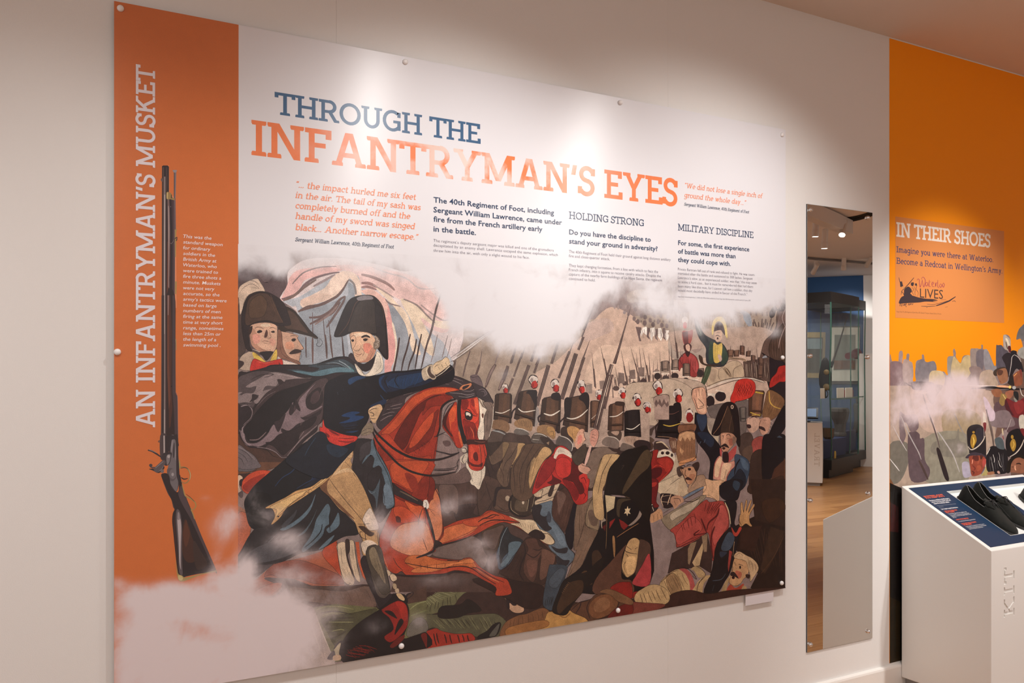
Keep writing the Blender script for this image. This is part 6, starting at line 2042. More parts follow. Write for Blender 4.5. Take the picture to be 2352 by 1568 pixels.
MURAL = '''Z 0
T 2020 740 4.127
S 8a7a78 95,400 120,370 160,370 180,390 185,290 210,268 222,300 215,400 230,352 252,350 256,310 270,295 285,310 280,370 310,400 318,560 345,545 342,400 360,360 400,350 402,310 420,310 440,375 520,370 525,410 545,460 600,465 615,470 640,500 650,480 642,350 665,320 700,320 697,270 710,250 725,290 725,330 768,385 790,325 830,310 860,320 862,265 890,247 960,250 965,215 980,215 985,255 1030,270 1088,408 1107,380 1108,250 1150,215 1172,240 1175,140 1200,115 1240,150 1248,280 1300,275 1310,300 1360,260 1340,160 1300,160 1320,80 1370,30 1400,20 1400,1700 95,1700
S 9a8480 180,390 190,290 210,270 222,300 210,420
S 7d6668 95,420 130,370 190,375 225,420 220,640 180,720 95,700
S a08c84 225,360 290,370 315,400 315,540 230,560
S 7a7478 345,400 380,355 420,350 440,380 520,370 540,460 470,560 350,550
S 8f8a80 645,350 690,320 720,340 700,500 650,500
S c0ac80 700,330 740,360 770,390 800,330 860,320 865,480 760,580 680,500
S c4b088 500,460 600,470 620,560 560,700 480,640 470,520
S 94867f 860,270 900,250 940,260 920,400 960,500 880,480
S 6f686e 920,280 980,260 1000,300 990,400 960,480 920,400
S 8d8a8e 990,270 1030,270 1080,400 1110,430 1080,480 1000,440
S 8a7874 850,430 940,420 980,480 960,560 900,540
S b09c8a 960,480 1060,450 1100,520 1120,600 960,610
P 5f5048 1340,330 1500,290 1700,310 1900,280 2200,320 2440,300 2440,1480 1340,1530
P a89484 95,600 1100,600 1100,1500 95,1566
S b8a090 300,600 600,600 1000,620 1080,800 1000,1000 700,1050 400,1000
S 9f8c70 600,860 800,820 960,900 900,1100 640,1100
S 8a8474 420,1100 830,1060 840,1500 420,1500
S 6f6a60 95,1160 260,1140 280,1300 200,1500 95,1500
S 7a7468 640,1110 720,1100 740,1020 755,1020 760,1120 820,1150 820,1260 700,1280 500,1240 510,1140
S 5c4c50 270,1080 290,1040 340,1030 380,1060 385,1100 425,1110 430,1300 480,1400 440,1500 300,1500 270,1280
S 6f5e60 190,860 250,880 350,880 370,1000 300,1040 260,960 230,960 250,1080 200,1150
S 6a5a40 600,600 480,600 440,680 500,780 540,700
S 3a3436 320,560 500,570 510,610 490,640 330,640 300,590
L c8b4a0 18 340,660 430,670 490,650
H 2a2426 8 6 210,565 500,570 310,620 500,610
L e8dcd8 14 700,590 900,600 1100,610 1240,615
L 3a3234 14 870,625 960,625 1130,620
S 6a5248 1000,640 1080,660 1080,760 1130,900 1100,1100 1250,1000 1250,1500 1400,1500 1400,600 1100,620
S 5a4448 1100,760 1400,760 1400,1000 1250,1060 1180,1000 1120,960
L 5a4c4a 14 412,680 450,810 530,1040 570,1190
L c8b8b4 5 470,840 520,980 560,1100
S 2a2022 540,1200 560,1190 590,1250 660,1480 620,1480 560,1290
L 8a8480 10 708,858 760,980 830,1110
L b0aaa8 11 552,1030 620,1130 700,1260 760,1420
L a8a2a0 10 205,890 290,1080 370,1230 395,1300
L 4a3a36 22 375,1310 420,1400 460,1490
L c0bab8 7 130,985 200,1120 260,1220
L d8d4d0 8 95,1290 160,1370 190,1410
L 6a5a56 18 1000,760 1060,1000 1085,1180 1110,1260
S 7a5238 95,1480 150,1566 180,1620 95,1640
T 2180 740 7.128
Z 2
S 55505a 770,400 800,375 860,375 900,430 970,490 980,700 900,740 780,760
S b0a59a 885,230 920,205 960,240 1000,280 1010,400 1010,480 960,460 900,420
L e0d4bc 34 930,260 960,320 985,390
S 5a2224 960,400 1005,390 1015,490 980,480
L 5a4c3a 16 930,320 945,400 960,440
S 2a242a 870,560 940,500 1010,510 1010,600 1000,800 960,900 920,700 880,620
S 1f1c22 1010,480 1100,470 1110,520 1180,650 1220,800 1170,800 1100,760 1040,860 980,960 990,820 1010,700
L c4beb8 10 1070,530 1030,570 1015,700 985,870
L c4beb8 10 1070,530 1130,570 1180,650
S 3f332c 720,820 760,770 830,740 910,730 930,770 800,790 790,870 740,870
S 96684c 790,790 910,750 950,800 965,920 930,980 850,1010 820,960 790,880
S 5a3a2e 790,780 880,790 860,860 800,860
L 8a3a2c 20 820,960 850,975
S 8a5038 1020,900 1090,820 1150,790 1190,800 1200,900 1190,1020 1080,1040 1060,960
L d8a060 26 1060,880 1110,830
S 7a3a34 1150,780 1185,780 1195,880 1180,900
S 26201f 1000,880 1040,860 1060,960 1060,1040 960,1000 980,940
L 1a1618 44 520,1070 700,1065 860,1085 1020,1095 1226,1090
L e8b088 36 780,1045 900,1050 1000,1060
L 7a7478 14 600,1090 820,1100 980,1095
E f0d070 995,1060 22 24
E b0b0b0 1065,1070 30 28
S 8f5c40 690,1110 820,1090 870,1160 840,1220 740,1210
S 9a6048 920,1150 1000,1110 1060,1130 1030,1220 960,1260 930,1220
S 8f7444 860,1160 940,1200 940,1280 880,1370 820,1310 840,1220
L d0b070 26 880,1180 930,1260
S 6e2226 940,1240 1060,1300 1120,1310 1226,1240 1300,1400 1226,1566 1030,1540 940,1440 910,1340
S 882f30 1060,1320 1200,1280 1220,1420 1120,1500
S 4a1f26 930,1260 1010,1440 1060,1530 960,1470 910,1360
S 1f2022 1060,1130 1130,1150 1130,1280 1060,1200
S 8a9086 1060,1230 1120,1290 1080,1300
S 6a6a6c 1100,280 1130,140 1180,70 1260,30 1300,280 1226,300 1190,300 1170,262
S 9a9a94 1120,480 1190,410 1260,420 1260,600 1150,560
L d8d4cc 12 1160,1080 1190,1180 1226,1210
S 7a6a6c 750,1480 940,1440 1030,1540 1060,1700 700,1700
S c8b4c0 560,1220 620,1260 700,1400 750,1480 740,1600 640,1600 590,1400
T 2180 940 8.71
Z 3
L 5a4c44 30 740,0 800,260 850,480 900,760
S d0c4b4 680,80 700,60 730,120 740,270 680,270
S 702428 680,270 742,270 735,400 705,460 690,360
S 1f1b20 358,420 420,330 540,298 640,320 700,400 730,540 740,700 740,900 730,1000 640,880 420,880 400,820 370,720 358,560
S 2d2a32 540,400 640,380 690,480 660,640 560,740 540,600
S a87f30 425,640 450,520 490,490 530,520 550,620 510,720 480,780 440,740
E a87f30 488,455 26 24
L e8c860 16 480,560 500,640 480,720
L 6a4a1c 12 450,560 460,640 450,700
L c8bcac 22 715,530 680,620 600,720 500,790 430,800 380,740
L b09c94 8 690,380 700,500 690,560
S 3a323c 325,960 400,890 500,855 600,870 700,910 740,960 700,960 560,920 440,930 380,980
S 8c4230 400,940 560,920 690,940 740,1020 720,1120 690,1200 620,1300 460,1330 430,1200 410,1060
S a05038 580,960 620,980 600,1060 570,1090
S a05038 560,1130 620,1120 640,1180 580,1240 545,1200
S 5a2822 480,930 580,930 590,1020 520,1030 490,990 470,1000
S 4a2820 620,920 680,920 660,980 630,1000
L d88a70 20 470,1000 465,1060 455,1090
L 6a2822 24 470,1120 520,1180 490,1220
L 4a1f1c 18 450,1230 500,1260 480,1300
S a84840 680,1000 730,990 738,1080 680,1150 665,1080
L 5a5a68 18 720,1150 680,1230 640,1300
S a89860 640,1320 700,1240 740,1140 780,1300
S a8a0b0 270,1060 390,1060 420,1240 440,1330 300,1360 260,1200
S 17151a 750,900 800,780 860,730 960,740 1040,760 1120,780 1160,880 1180,1000 1160,1260 900,1290 760,1220 740,1000
S 4a5458 910,600 1000,555 1070,600 1100,700 1100,800 960,760
L e0dcd0 12 820,770 780,850 755,900
L d0ccc4 9 880,900 905,1000 900,1060
L d0ccc4 10 990,1020 1010,1110 1050,1160
L a8a4a0 8 990,860 1010,940 1005,1020
L a8a4a0 8 830,950 870,1120 890,1240
L 8a8684 8 1010,960 1090,1240
H 5a5658 6 6 780,940 1120,860 800,1240 1140,1240
S 9a6a4c 770,1260 890,1240 900,1290 780,1310
S c09888 960,1240 1000,1230 1020,1280 980,1280
S 141216 1130,640 1170,500 1250,420 1380,380 1440,430 1498,560 1498,960 1400,900 1200,960 1140,800
S a07c30 1220,680 1260,600 1310,600 1340,700 1320,800 1280,840 1240,780
E a07c30 1262,550 28 40
L e0c060 12 1280,640 1300,700 1270,780
L c8bcac 22 1498,600 1440,740 1340,870 1210,950
S c4beb0 1400,150 1440,110 1498,130 1498,400 1420,380 1395,260
S 6e2226 1420,400 1498,390 1498,540
S 8a5a44 1210,1240 1250,1060 1340,960 1440,950 1498,1000 1498,1260 1300,1260
S 17130f 1150,1260 1170,1060 1260,950 1400,900 1498,940 1498,990 1400,960 1300,1000 1240,1100 1220,1250
L 2a1814 24 1340,1090 1400,1080 1440,1100
L d8a080 24 1320,1120 1320,1180 1340,1220
L 2a1814 20 1250,1150 1290,1150
L c0b090 30 1065,380 1070,440 1080,510
L 8a2c2c 26 1075,530 1090,600
L b0a4a0 12 1240,190 1190,340 1130,450
T 2020 740 4.127
Z 4
P 14100f 95,1520 200,1566 300,1650 300,3250 95,3250
P 3a1a1a 95,1700 180,1750 180,1990 95,1980
P 2a2010 95,2600 200,2650 200,3230 95,3230
H 24221a 5 14 95,2600 200,2600 95,3200 200,3200
H 2a2a2a 4 6 95,1560 200,1560 95,1900 200,1900
T 0 0 1
F 2075,880 18 40 0.60
F 2100,930 40 30 0.64
F 2180,900 60 32 0.76
F 2220,880 40 22 0.72
F 2190,870 30 16 0.56
F 2130,890 26 20 0.64
F 2180,940 60 30 0.56
F 2060,960 22 40 0.40
F 2240,930 22 34 0.40
F 2200,1030 18 14 0.48
F 2110,960 40 24 0.40
F 2270,960 14 24 0.32'''
LOGO = '''Z 0
T 2020 480 5.226
S 3e3236 235,1110 260,1060 300,1040 380,1035 470,1060 560,1075 640,1080 700,1095 640,1105 700,1115 560,1110 480,1120 400,1125 300,1130 240,1135
S 3e3236 300,960 340,930 375,950 390,990 370,1010 390,1040 300,1045 295,1000
P 3e3236 245,870 270,868 285,925 250,935
S 3e3236 380,885 410,880 412,905 400,925 380,915
L 3e3236 9 415,822 340,910 260,990
L 3e3236 7 232,820 245,870 265,940
L 3e3236 7 300,1040 270,990 260,1030
L 3e3236 5 385,940 410,960 395,1000 420,1035
L 3e3236 5 430,895 450,910 440,960 465,1000 460,1050
L 3e3236 4 410,930 430,960 425,1010 440,1040
L 5f7a6a 5 425,1010 435,1030
E c09060 290,945 10 12
E 3e3236 438,905 12 16
L 3e3236 16 680,1160 740,1140 830,1105 870,1080 915,1050
L 3e3236 7 500,1165 600,1168 680,1160
L 3e3236 5 570,1140 640,1145 740,1125 820,1100
L 3e3236 5 790,1178 820,1172
L 3e3236 6 870,1110 900,1100 915,1115
L 3e3236 5 740,1090 800,1085
H 3e3236 8 9 240,1130 420,1130 236,1175 400,1150
E 3e3236 320,1170 6 5
E 3e3236 570,1180 5 4
L a04850 8 450,856 464,838 478,850 480,890 488,938 502,900 514,850
L a04850 8 514,848 520,890 532,935 546,890 548,850 530,818 512,822 508,845
L a04850 8 580,885 562,880 553,905 562,925 578,905 580,885 586,928
L a04850 8 600,850 595,920 615,930
L a04850 6 588,878 622,872
L a04850 8 630,905 650,895 640,875 628,900 640,930 665,925
L a04850 8 668,880 675,930 680,890 695,885
L a04850 8 700,850 700,930 715,942
L a04850 8 735,895 720,920 735,940 748,915 735,895
L a04850 8 768,885 756,915 768,938 780,905 768,885'''
# ------------------------------------------------------------------ the display panel
YP = -.018
pxl, pzt = onwall(262, 2, YP); pxr, pzb = onwall(1804.5, 1350, YP); px0 = onwall(548, 300, YP)[0]
panel = thing('exhibition_poster', (pxl, 0, pzb), 'large printed exhibition panel with orange strip, battle picture and regiment text on white wall', 'panel')
bm = nb(); box(bm, pxl, YP, pzb, pxr, YP+.004, pzt); obj('board', bm, M['edge'], panel)
K = .94
def tone(c, x=0, y=0):
    r, g, b = hx(c); g0 = .3*r+.6*g+.1*b; s = .93
    return tuple(min(.95, (g0+(v-g0)*s)*K) for v in (r, g, b))
planes = [(1, 0, 546.8), (-1, 0, -1804.3), (-.1684, -1, -1654.9), (.1919, 1, 57+.1919*548+.5)]
SKY = [(547, 40), (1804, 280), (1804, 1400), (547, 1600)]
ink, fog, ytop, nl = draw(ART, YP-.00006, planes, tone, (255, 480, 1812, 1640))
y = YP-.00002
st = Ink(); lay_down(st, [(260.2, -2), (548.2, 52), (548.2, 1580), (255, 1625)], y, hx('e47c3e', .80), Fog(fog.raw, None, fog.rect))
st.v = [(min(max(p[0], pxl), px0), p[1], min(max(p[2], pzb), pzt)) for p in st.v]
st.build('orange_strip', M['stripink'], panel)
ink2 = Ink(); ink2.add([(px0, y, pzb), (pxr, y, pzb), (pxr, y, pzt), (px0, y, pzt)], (.765, .765, .80)); ink2.build('pale_ground', M['flat'], panel)
ink.v = [(p[0], p[1], max(p[2], pzb)) for p in ink.v]
pic = ink.build('battle_picture', M['ink'], panel)
mus, _, yt2, nm = draw(MUSKET, YP-.00004, [(1, 0, 262), (-1, 0, -547)], tone, (300, 340, 560, 1360), smoke=Fog(fog.raw, None, fog.rect))
mus.build('musket_picture', M['stripink'], panel)
yt = ytop-.00003
navy, org, gry = hx('2c3f5c', 1.15), hx('e8875e', 1.15), hx('6c6878', 1.1)
def line(ink, kind, txt, px, py, pr, cap, col, **k):
    x0, z0 = onwall(px, py, yt); x1, _ = onwall(pr, py, yt); _, zc = onwall(px, py-cap, yt)
    put_line(ink, yt, kind, txt, x0, z0, x1, zc-z0, col, **k)
YTT, yt = yt, YP-.00005
a = Ink(); line(a, 'slab', 'THROUGH THE', 632.5, 262, 1103.5, 51.2, hx('3f5f80', 1.2), W=.165); a.build('title_lettering', M['flatgrain'], panel)
a = Ink(); line(a, 'slab', "INFANTRYMAN'S EYES", 577.5, 355.7, 1556.5, 80.9, hx('e27c4c', 1.1), W=.175)
a.build('title_lettering', M['wash'], panel)
yt = YTT
a = Ink()
for t, yb, xr in [('\u201c\u2026 the impact hurled me six feet', 429.7, 955), ('in the air. The tail of my sash was', 454, 966), ('completely burned off and the', 478, 941.7), ('handle of my sword was singed', 502, 952.4), ('black\u2026 Another narrow escape.\u201d', 527.9, 959.6)]:
    line(a, 'slab', t, 678, yb, xr, 14.6, org, W=.125, italic=.17)
for t, yb, xr in [('\u201cWe did not lose a single inch of', 431, 1750.4), ('ground the whole day\u2026\u201d', 453, 1713)]: line(a, 'slab', t, 1571.4, yb, xr, 11.8, org, W=.11, italic=.17)
a.build('quotation_lettering', M['flat'], panel)
a = Ink()
line(a, 'slab', 'Sergeant William Lawrence, 40th Regiment of Foot', 678, 553.7, 904.6, 9, navy, W=.12, italic=.17)
line(a, 'slab', 'Sergeant William Lawrence, 40th Regiment of Foot', 1571.4, 472, 1720.4, 7.2, navy, W=.12, italic=.17)
line(a, 'slab', 'HOLDING STRONG', 1307, 501.8, 1479.4, 16.6, navy, W=.12); line(a, 'slab', 'MILITARY DISCIPLINE', 1557.2, 528.7, 1730.7, 15.3, navy, W=.12)
for t, x, yb, xr, cp in [('The 40th Regiment of Foot, including', 995.8, 464.3, 1272.7, 12.8), ('Sergeant William Lawrence, came under', 995.8, 487, 1291, 12.8), ('fire from the French artillery early', 995.8, 508.4, 1246, 12.8), ('in the battle.', 995.8, 531, 1093.3, 12.8),
        ('Do you have the discipline to', 1307.5, 537.7, 1494.9, 11.8), ('stand your ground in adversity?', 1307.5, 558.6, 1510.4, 11.8),
        ('For some, the first experience', 1558, 562.1, 1721, 11.1), ('of battle was more than', 1557.5, 581.6, 1689.5, 11.1), ('they could cope with.', 1557.5, 600.8, 1678.6, 11.1)]:
    line(a, 'sans', t, x, yb, xr, cp, navy, weight=.012)
a.build('heading_lettering', M['flat'], panel)
a = Ink()
for t, x, yb, xr, cp in [('The regiment\u2019s deputy sergeant major was killed and one of the grenadiers', 995.5, 555, 1271.8, 6.9), ('decapitated by an enemy shell. Lawrence escaped the same explosion, which', 995.5, 565.6, 1281.2, 6.9), ('threw him into the air, with only a slight wound to his face.', 995.5, 577.6, 1216, 6.9),
        ('The 40th Regiment of Foot held their ground against long distance artillery', 1307, 580.4, 1540.3, 6.9), ('fire and close-quarter attack.', 1307, 590.2, 1400.8, 6.9),
        ('They kept changing formation, from a line with which to face the', 1307, 612, 1511.6, 6.9), ('French infantry, into a square to receive cavalry attacks. Despite the', 1307, 622.1, 1517.9, 6.9), ('capture of the nearby farm buildings of La Haye Sainte, the regiment', 1307, 632.1, 1521, 6.9), ('continued to hold.', 1307, 642.4, 1367.5, 6.9),
        ('Private Bartram fell out of rank and refused to fight. He was court-', 1557.2, 620.5, 1733.9, 6.4), ('martialed after the battle and sentenced to 300 lashes. Sergeant', 1557.2, 630.1, 1728.8, 6.4), ('Lawrence\u2019s view, as an experienced soldier, was that \u201cthis may seem', 1557.2, 640, 1738, 6.4),
        ('to some a hard case... but it must be remembered that had there', 1557.2, 649.5, 1730, 6.4), ('been many like this man, for I cannot call him a soldier, that day', 1557.2, 659.4, 1728, 6.4), ('would most decidedly have ended in favour of the French.\u201d', 1557.2, 669, 1716.6, 6.4),
        ('Image: Detail. Coloured aquatint by J. C. Stadler after William Heath, published by Thomas Tegg 1 April 1818. Illustration for a narrative poem by Dr Syntax, 1818', 1557.2, 682.1, 1723.6, 3.4)]:
    line(a, 'sans', t, x, yb, xr, cp, gry, weight=-.012)
a.build('body_lettering', M['flat'], panel)
# the vertical title and the caption of the orange strip
a = Ink(); P, wd = slab_text("AN INFANTRYMAN'S MUSKET", .168)
xb, zs = onwall(356.2, 980.9, yt); _, ze = onwall(356.2, 155.5, yt); xc, _ = onwall(312, 500, yt); cp = xb-xc; sc = (ze-zs)/wd
for i, p in enumerate(P): a.add([(xb-b*cp, yt-(i % 9)*7e-6, zs+q*sc) for q, b in p], hx('e3dbe0', .98))
a.build('title_lettering', M['flat'], panel)
a = Ink()
ends = [448, 583, 437, 492, 508, 513, 527, 565, 557, 485, 545, 630, 510, 558, 580, 583, 593, 560, 504, 557]
for i, t in enumerate(['This was the', 'standard weapon', 'for ordinary', 'soldiers in the', 'British Army at', 'Waterloo, who', 'were trained to', 'fire three shots a', 'minute. Muskets', 'were not very', 'accurate, so the', 'army\u2019s tactics were', 'based on large', 'numbers of men', 'firing at the same', 'time at very short', 'range, sometimes', 'less than 25m or', 'the length of a', 'swimming pool .']):
    line(a, 'sans', t, 420.6, 545.8+i*13.14, 400+ends[i]/5.229, 8.0, hx('f2e6e4', .98), italic=.18, weight=.008)
a.build('caption_lettering', M['flat'], panel)
for px, py in [(277, 18), (932, 141), (1426, 235), (1798, 309), (270, 808), (1799, 821), (923, 1484), (1421, 1402), (1797, 1339), (268, 1590), (553, 1553)][:10]:
    x, z = onwall(px, py, YP-.006)
    obj('screw_cap', lathe(nb(), (x, YP+.001, z), [(.0088, 0), (.0092, .003), (.0086, .0062), (.0062, .0090), (.003, .0101), (0, .0104)], (0, -1, 0), 20), M['cap'], panel, smooth=True)
# spacers that hold the board off the wall
for px, py in [(277, 18), (1798, 309), (923, 1484), (1797, 1339), (268, 1590), (932, 141)]:
    x, z = onwall(px, py, YP); obj('spacer', lathe(nb(), (x, 0, z), [(.007, 0), (.007, .0142)], (0, -1, 0), 12), M['cap'], panel)
# acrylic caption holder under the panel
h0 = onwall(1712, 1366, -.012); h1 = onwall(1776, 1390, -.012)
lab = thing('label_holder', (h0[0], 0, h1[1]), 'small blank clear acrylic label hanging below the lower right corner of the large panel', 'label')
zt_, zb_ = pzb+.012, onwall(1712, 1391, -.012)[1]
bm = nb(); box(bm, h0[0], -.0135, zb_, h1[0], -.0115, zt_-.002, .0006); obj('plate', bm, mat('clear_acrylic', (.74, .71, .74), .12, spec=.6), lab)
for fx_ in (.22, .68):
    x = h0[0]+(h1[0]-h0[0])*fx_; bm = nb(); box(bm, x, -.0115, zb_+.035, x+.035, 0, zb_+.041); obj('adhesive_pad', bm, M['edge'], lab)

# ------------------------------------------------------------------ mirror with eight chrome domes
mx0, mzt = onwall(1854, 468, -.006); mx1, mzb = onwall(2004, 1465, -.006)
mir = thing('wall_mirror', (mx0, 0, mzb), 'tall narrow frameless mirror fixed to the white wall with chrome domed screws', 'mirror')
bm = nb(); box(bm, mx0, -.0052, mzb, mx1, -.0002, mzt); obj('backing', bm, M['mirrorback'], mir)
mm = bpy.data.materials.new('mirror_glass'); mm.use_nodes = True; nt = mm.node_tree; b = nt.nodes['Principled BSDF']
b.inputs['Metallic'].default_value = 1; b.inputs['Roughness'].default_value = 0; b.inputs['Base Color'].default_value = (.80, .79, .77, 1)
tc = nt.nodes.new('ShaderNodeTexCoord'); mg = nt.nodes.new('ShaderNodeMapping'); mg.inputs['Scale'].default_value = (1.5, 1, 1.1)
n = nt.nodes.new('ShaderNodeTexNoise'); n.inputs['Scale'].default_value = 2.6; n.inputs['Detail'].default_value = 0; bp = nt.nodes.new('ShaderNodeBump'); bp.inputs['Strength'].default_value = .025; bp.inputs['Distance'].default_value = .012
nt.links.new(tc.outputs['Object'], mg.inputs[0]); nt.links.new(mg.outputs[0], n.inputs[0]); nt.links.new(n.outputs[0], bp.inputs['Height']); nt.links.new(bp.outputs[0], b.inputs['Normal'])
bm = nb(); box(bm, mx0+.0006, -.0062, mzb+.0006, mx1-.0006, -.0052, mzt-.0006); obj('mirror_glass', bm, mm, mir)
for px, py in [(1863, 482), (1995, 500), (1863, 817), (1995, 820), (1863, 1149), (1996, 1133), (1863, 1480), (1996, 1450)]:
    x, z = onwall(px, py, -.012)
    obj('dome_screw', lathe(nb(), (x, -.006, z), [(.006, 0), (.0095, .001), (.0095, .004), (.0085, .0080), (.0055, .0108), (.0025, .0118), (0, .012)], (0, -1, 0), 20), M['chrome'], mir, smooth=True)

# ------------------------------------------------------------------ orange mural on the right
ox0 = onwall(2043.3, 800, -.0015)[0]; ozb = onwall(2043, 1523, -.0015)[1]
mur = thing('wall_mural', (ox0, 0, ozb), 'bright orange wall mural with painted redcoat soldiers and musket smoke behind the plinth', 'mural')
bm = nb(); box(bm, ox0, -.0013, ozb, 6.6, -.0001, 2.984); obj('vinyl_sheet', bm, M['orangewall'], mur)
def tone2(c, x=0, y=0):
    r, g, b = hx(c); return tuple(min(.9, v*1.12) for v in (r, g, b))
ink, fog2, yt3, nl2 = draw(MURAL, -.00135, [(1, 0, 2043.6), (-1, 0, -2700)], tone2, (2035, 700, 2710, 1560))
more = MURAL[MURAL.index('T 2180 740'):MURAL.index('T 2020 740 4.127', MURAL.index('T 2180 940'))]      # the crowd goes on beyond the frame
for dx_ in (165, 330):
    i2, _, _, _ = draw(more.replace('T 2180', 'T %d' % (2180+dx_)), -.0014, [(1, 0, 2354), (-1, 0, -2620)], tone2, (2035, 700, 2710, 1560))
    n_ = len(ink.v); ink.v += i2.v; ink.f += [tuple(q+n_ for q in f_) for f_ in i2.f]; ink.c += i2.c; ink.a += i2.a
ink.v = [(p[0], p[1], max(p[2], ozb)) for p in ink.v]
ink.build('soldiers_picture', M['mural'], mur)
# translucent label vinyl with its lettering
yl = yt3-.00015
lc = [onwall(px, py, yl) for px, py in ((2056.4, 496.3), (2307.6, 531.3), (2305, 740.8), (2056.7, 730.1))]
lx0, lx1 = (lc[0][0]+lc[3][0])/2, (lc[1][0]+lc[2][0])/2; lz1, lz0 = (lc[0][1]+lc[1][1])/2, (lc[2][1]+lc[3][1])/2
sign = thing('text_decal', (lx0, yl, lz0), 'pale orange rectangular text decal about soldiers\' shoes stuck on the orange mural', 'sign')
bm = nb(); box(bm, lx0, yl, lz0, lx1, yt3-.00002, lz1); obj('film', bm, mat('decal_film', hx('ef9a55', .85), .42), sign)
a = Ink(); yt = yl-.00003
line(a, 'slab', 'IN THEIR SHOES', 2058.8, 543.1, 2274.9, 33.4, hx('efe6dc'), W=.19)
line(a, 'slab', 'Imagine you were there at Waterloo.', 2058.8, 579.1, 2281.8, 13.8, hx('44466a'), W=.14); line(a, 'slab', 'Become a Redcoat in Wellington\u2019s Army.', 2058.8, 605.3, 2302.6, 14.2, hx('44466a'), W=.14)
line(a, 'sans', 'Image: Detail. The 28th Regiment at Quatre Bras, 1875, Elizabeth Thompson. National Gallery of Victoria', 2059.5, 716.8, 2162, 3.6, hx('8a5a3c'))
line(a, 'sans', 'LIVES', 2113, 683, 2166, 22, hx('4a3c3a'))
a.build('lettering', M['muralflat'], sign)
lg, _, _, _ = draw(LOGO, yt, [(1, 0, 2044)], lambda c, x, y: hx(c, 1.1), (2040, 600, 2320, 740)); lg.build('logo_print', M['muralflat'], sign)

# ------------------------------------------------------------------ plinth with the shoes
X0, X1, YB, YF, ZB, ZF = 3.4795, 4.432, -.0200, -.446, .922, .699
kit = thing('plinth', (X0, YF, 0), 'white plinth with sloping top, engraved side letters, in front of the orange mural', 'plinth')
def sl(yv): return ZF+(yv-YF)*(ZB-ZF)/(YB-YF)
nv = Vector((0, -(ZB-ZF), (YB-YF))).normalized()      # outward normal of the slope
SLEN = math.hypot(YB-YF, ZB-ZF); dv = Vector((0, YF-YB, ZF-ZB))/SLEN
def sp(u, v, h=0): return Vector((X0+u, YB, ZB))+dv*v+nv*h
def sbox(bm, u0, v0, u1, v1, h0, h1): return hexa(bm, [sp(u0, v0, h0), sp(u1, v0, h0), sp(u1, v1, h0), sp(u0, v1, h0)], [sp(u0, v0, h1), sp(u1, v0, h1), sp(u1, v1, h1), sp(u0, v1, h1)])
bm = nb(); pr = [(YF, .04), (YB, .04), (YB, ZB), (YF, ZF)]
hexa(bm, [(X0, y_, z_) for y_, z_ in pr], [(X1, y_, z_) for y_, z_ in pr]); bmesh.ops.recalc_face_normals(bm, faces=bm.faces)
bmesh.ops.bevel(bm, geom=list(bm.edges), offset=.003, segments=2, affect='EDGES', profile=.5)
body = obj('body', bm, M['white'], kit)
UW = X1-X0
H1 = (.236, .070, .505, .412); H2 = (.56, .070, .90, .412)
def cut(target, cutbm, name):
    c = obj(name, cutbm, M['white'], None); md = target.modifiers.new('cut', 'BOOLEAN'); md.operation = 'DIFFERENCE'; md.object = c; md.solver = 'EXACT'; md.use_self = True
    bpy.context.view_layer.update(); me = bpy.data.meshes.new_from_object(target.evaluated_get(bpy.context.evaluated_depsgraph_get()))
    target.modifiers.clear(); target.data = me; bpy.data.objects.remove(c)
bm = nb()
sbox(bm, .0225, .020, UW-.0225, SLEN-.020, -.002, .05)
for q in (H1, H2): sbox(bm, q[0]+.001, q[1]+.001, q[2]-.001, q[3]-.001, -.045, .0)
cut(body, bm, 'cutter')
def engrave(target, txt, xb, xt, z0, z1, yf, depth, W=.15):
    P, wd = slab_text(txt, W, track=.16); sc = (z1-z0)/wd; bm = nb()
    for p in P:
        q = [(xb-(xb-xt)*b, z0+a_*sc) for a_, b in p]
        hexa(bm, [(x, yf-.004, z) for x, z in q], [(x, yf+depth, z) for x, z in q])
    cut(target, bm, 'cutter')
engrave(body, 'KIT', 3.642, 3.567, .409, .617, YF, .004)
bm = nb(); box(bm, X0+.03, YF+.03, 0, X1-.03, YB, .0405); obj('kick_base', bm, mat('kick_grey', (.35, .33, .31), .6), kit)
bm = nb(); e = .0232; v0, v1 = .0208, SLEN-.0208
for (a0, b0, a1, b1) in [(e, v0, UW-e, H1[1]), (e, H1[3], UW-e, v1), (e, H1[1], H1[0], H1[3]), (H1[2], H1[1], H2[0], H1[3]), (H2[2], H1[1], UW-e, H1[3])]:
    sbox(bm, a0, b0, a1, b1, -.0018, .0002)
bmesh.ops.remove_doubles(bm, verts=bm.verts, dist=1e-5); top = obj('top_panel', bm, M['navy'], kit)
for q in (H1, H2):
    bm = nb(); t = .003; d = -.015
    sbox(bm, q[0]+t, q[1]+t, q[2]-t, q[3]-t, d-.004, d)
    sbox(bm, q[0]+.0015, q[1]+t, q[0]+t, q[3]-t, d, .0004); sbox(bm, q[2]-t, q[1]+t, q[2]-.0015, q[3]-t, d, .0004)
    sbox(bm, q[0]+.0015, q[1]+.0015, q[2]-.0015, q[1]+t, d, .0004); sbox(bm, q[0]+.0015, q[3]-t, q[2]-.0015, q[3]-.0015, d, .0004)
    obj('tray', bm, M['tray'], kit)
class TopInk(Ink): pass
def tline(ink, kind, txt, v, u0, u1, cap, col, **k):
    P, w_ = slab_text(txt, k.get('W', .17)) if kind == 'slab' else sans_text(txt, 0, k.get('weight', 0))
    s_ = (u1-u0)/w_
    for i, p in enumerate(P): ink.add([tuple(sp(u0+a_*s_, v-b*cap, .0004+(i % 9)*7e-6)) for a_, b in p], col)
a = Ink(); og = hx('f0643c', 1.0); wh = (.8, .8, .8); g1 = (.35, .4, .48)
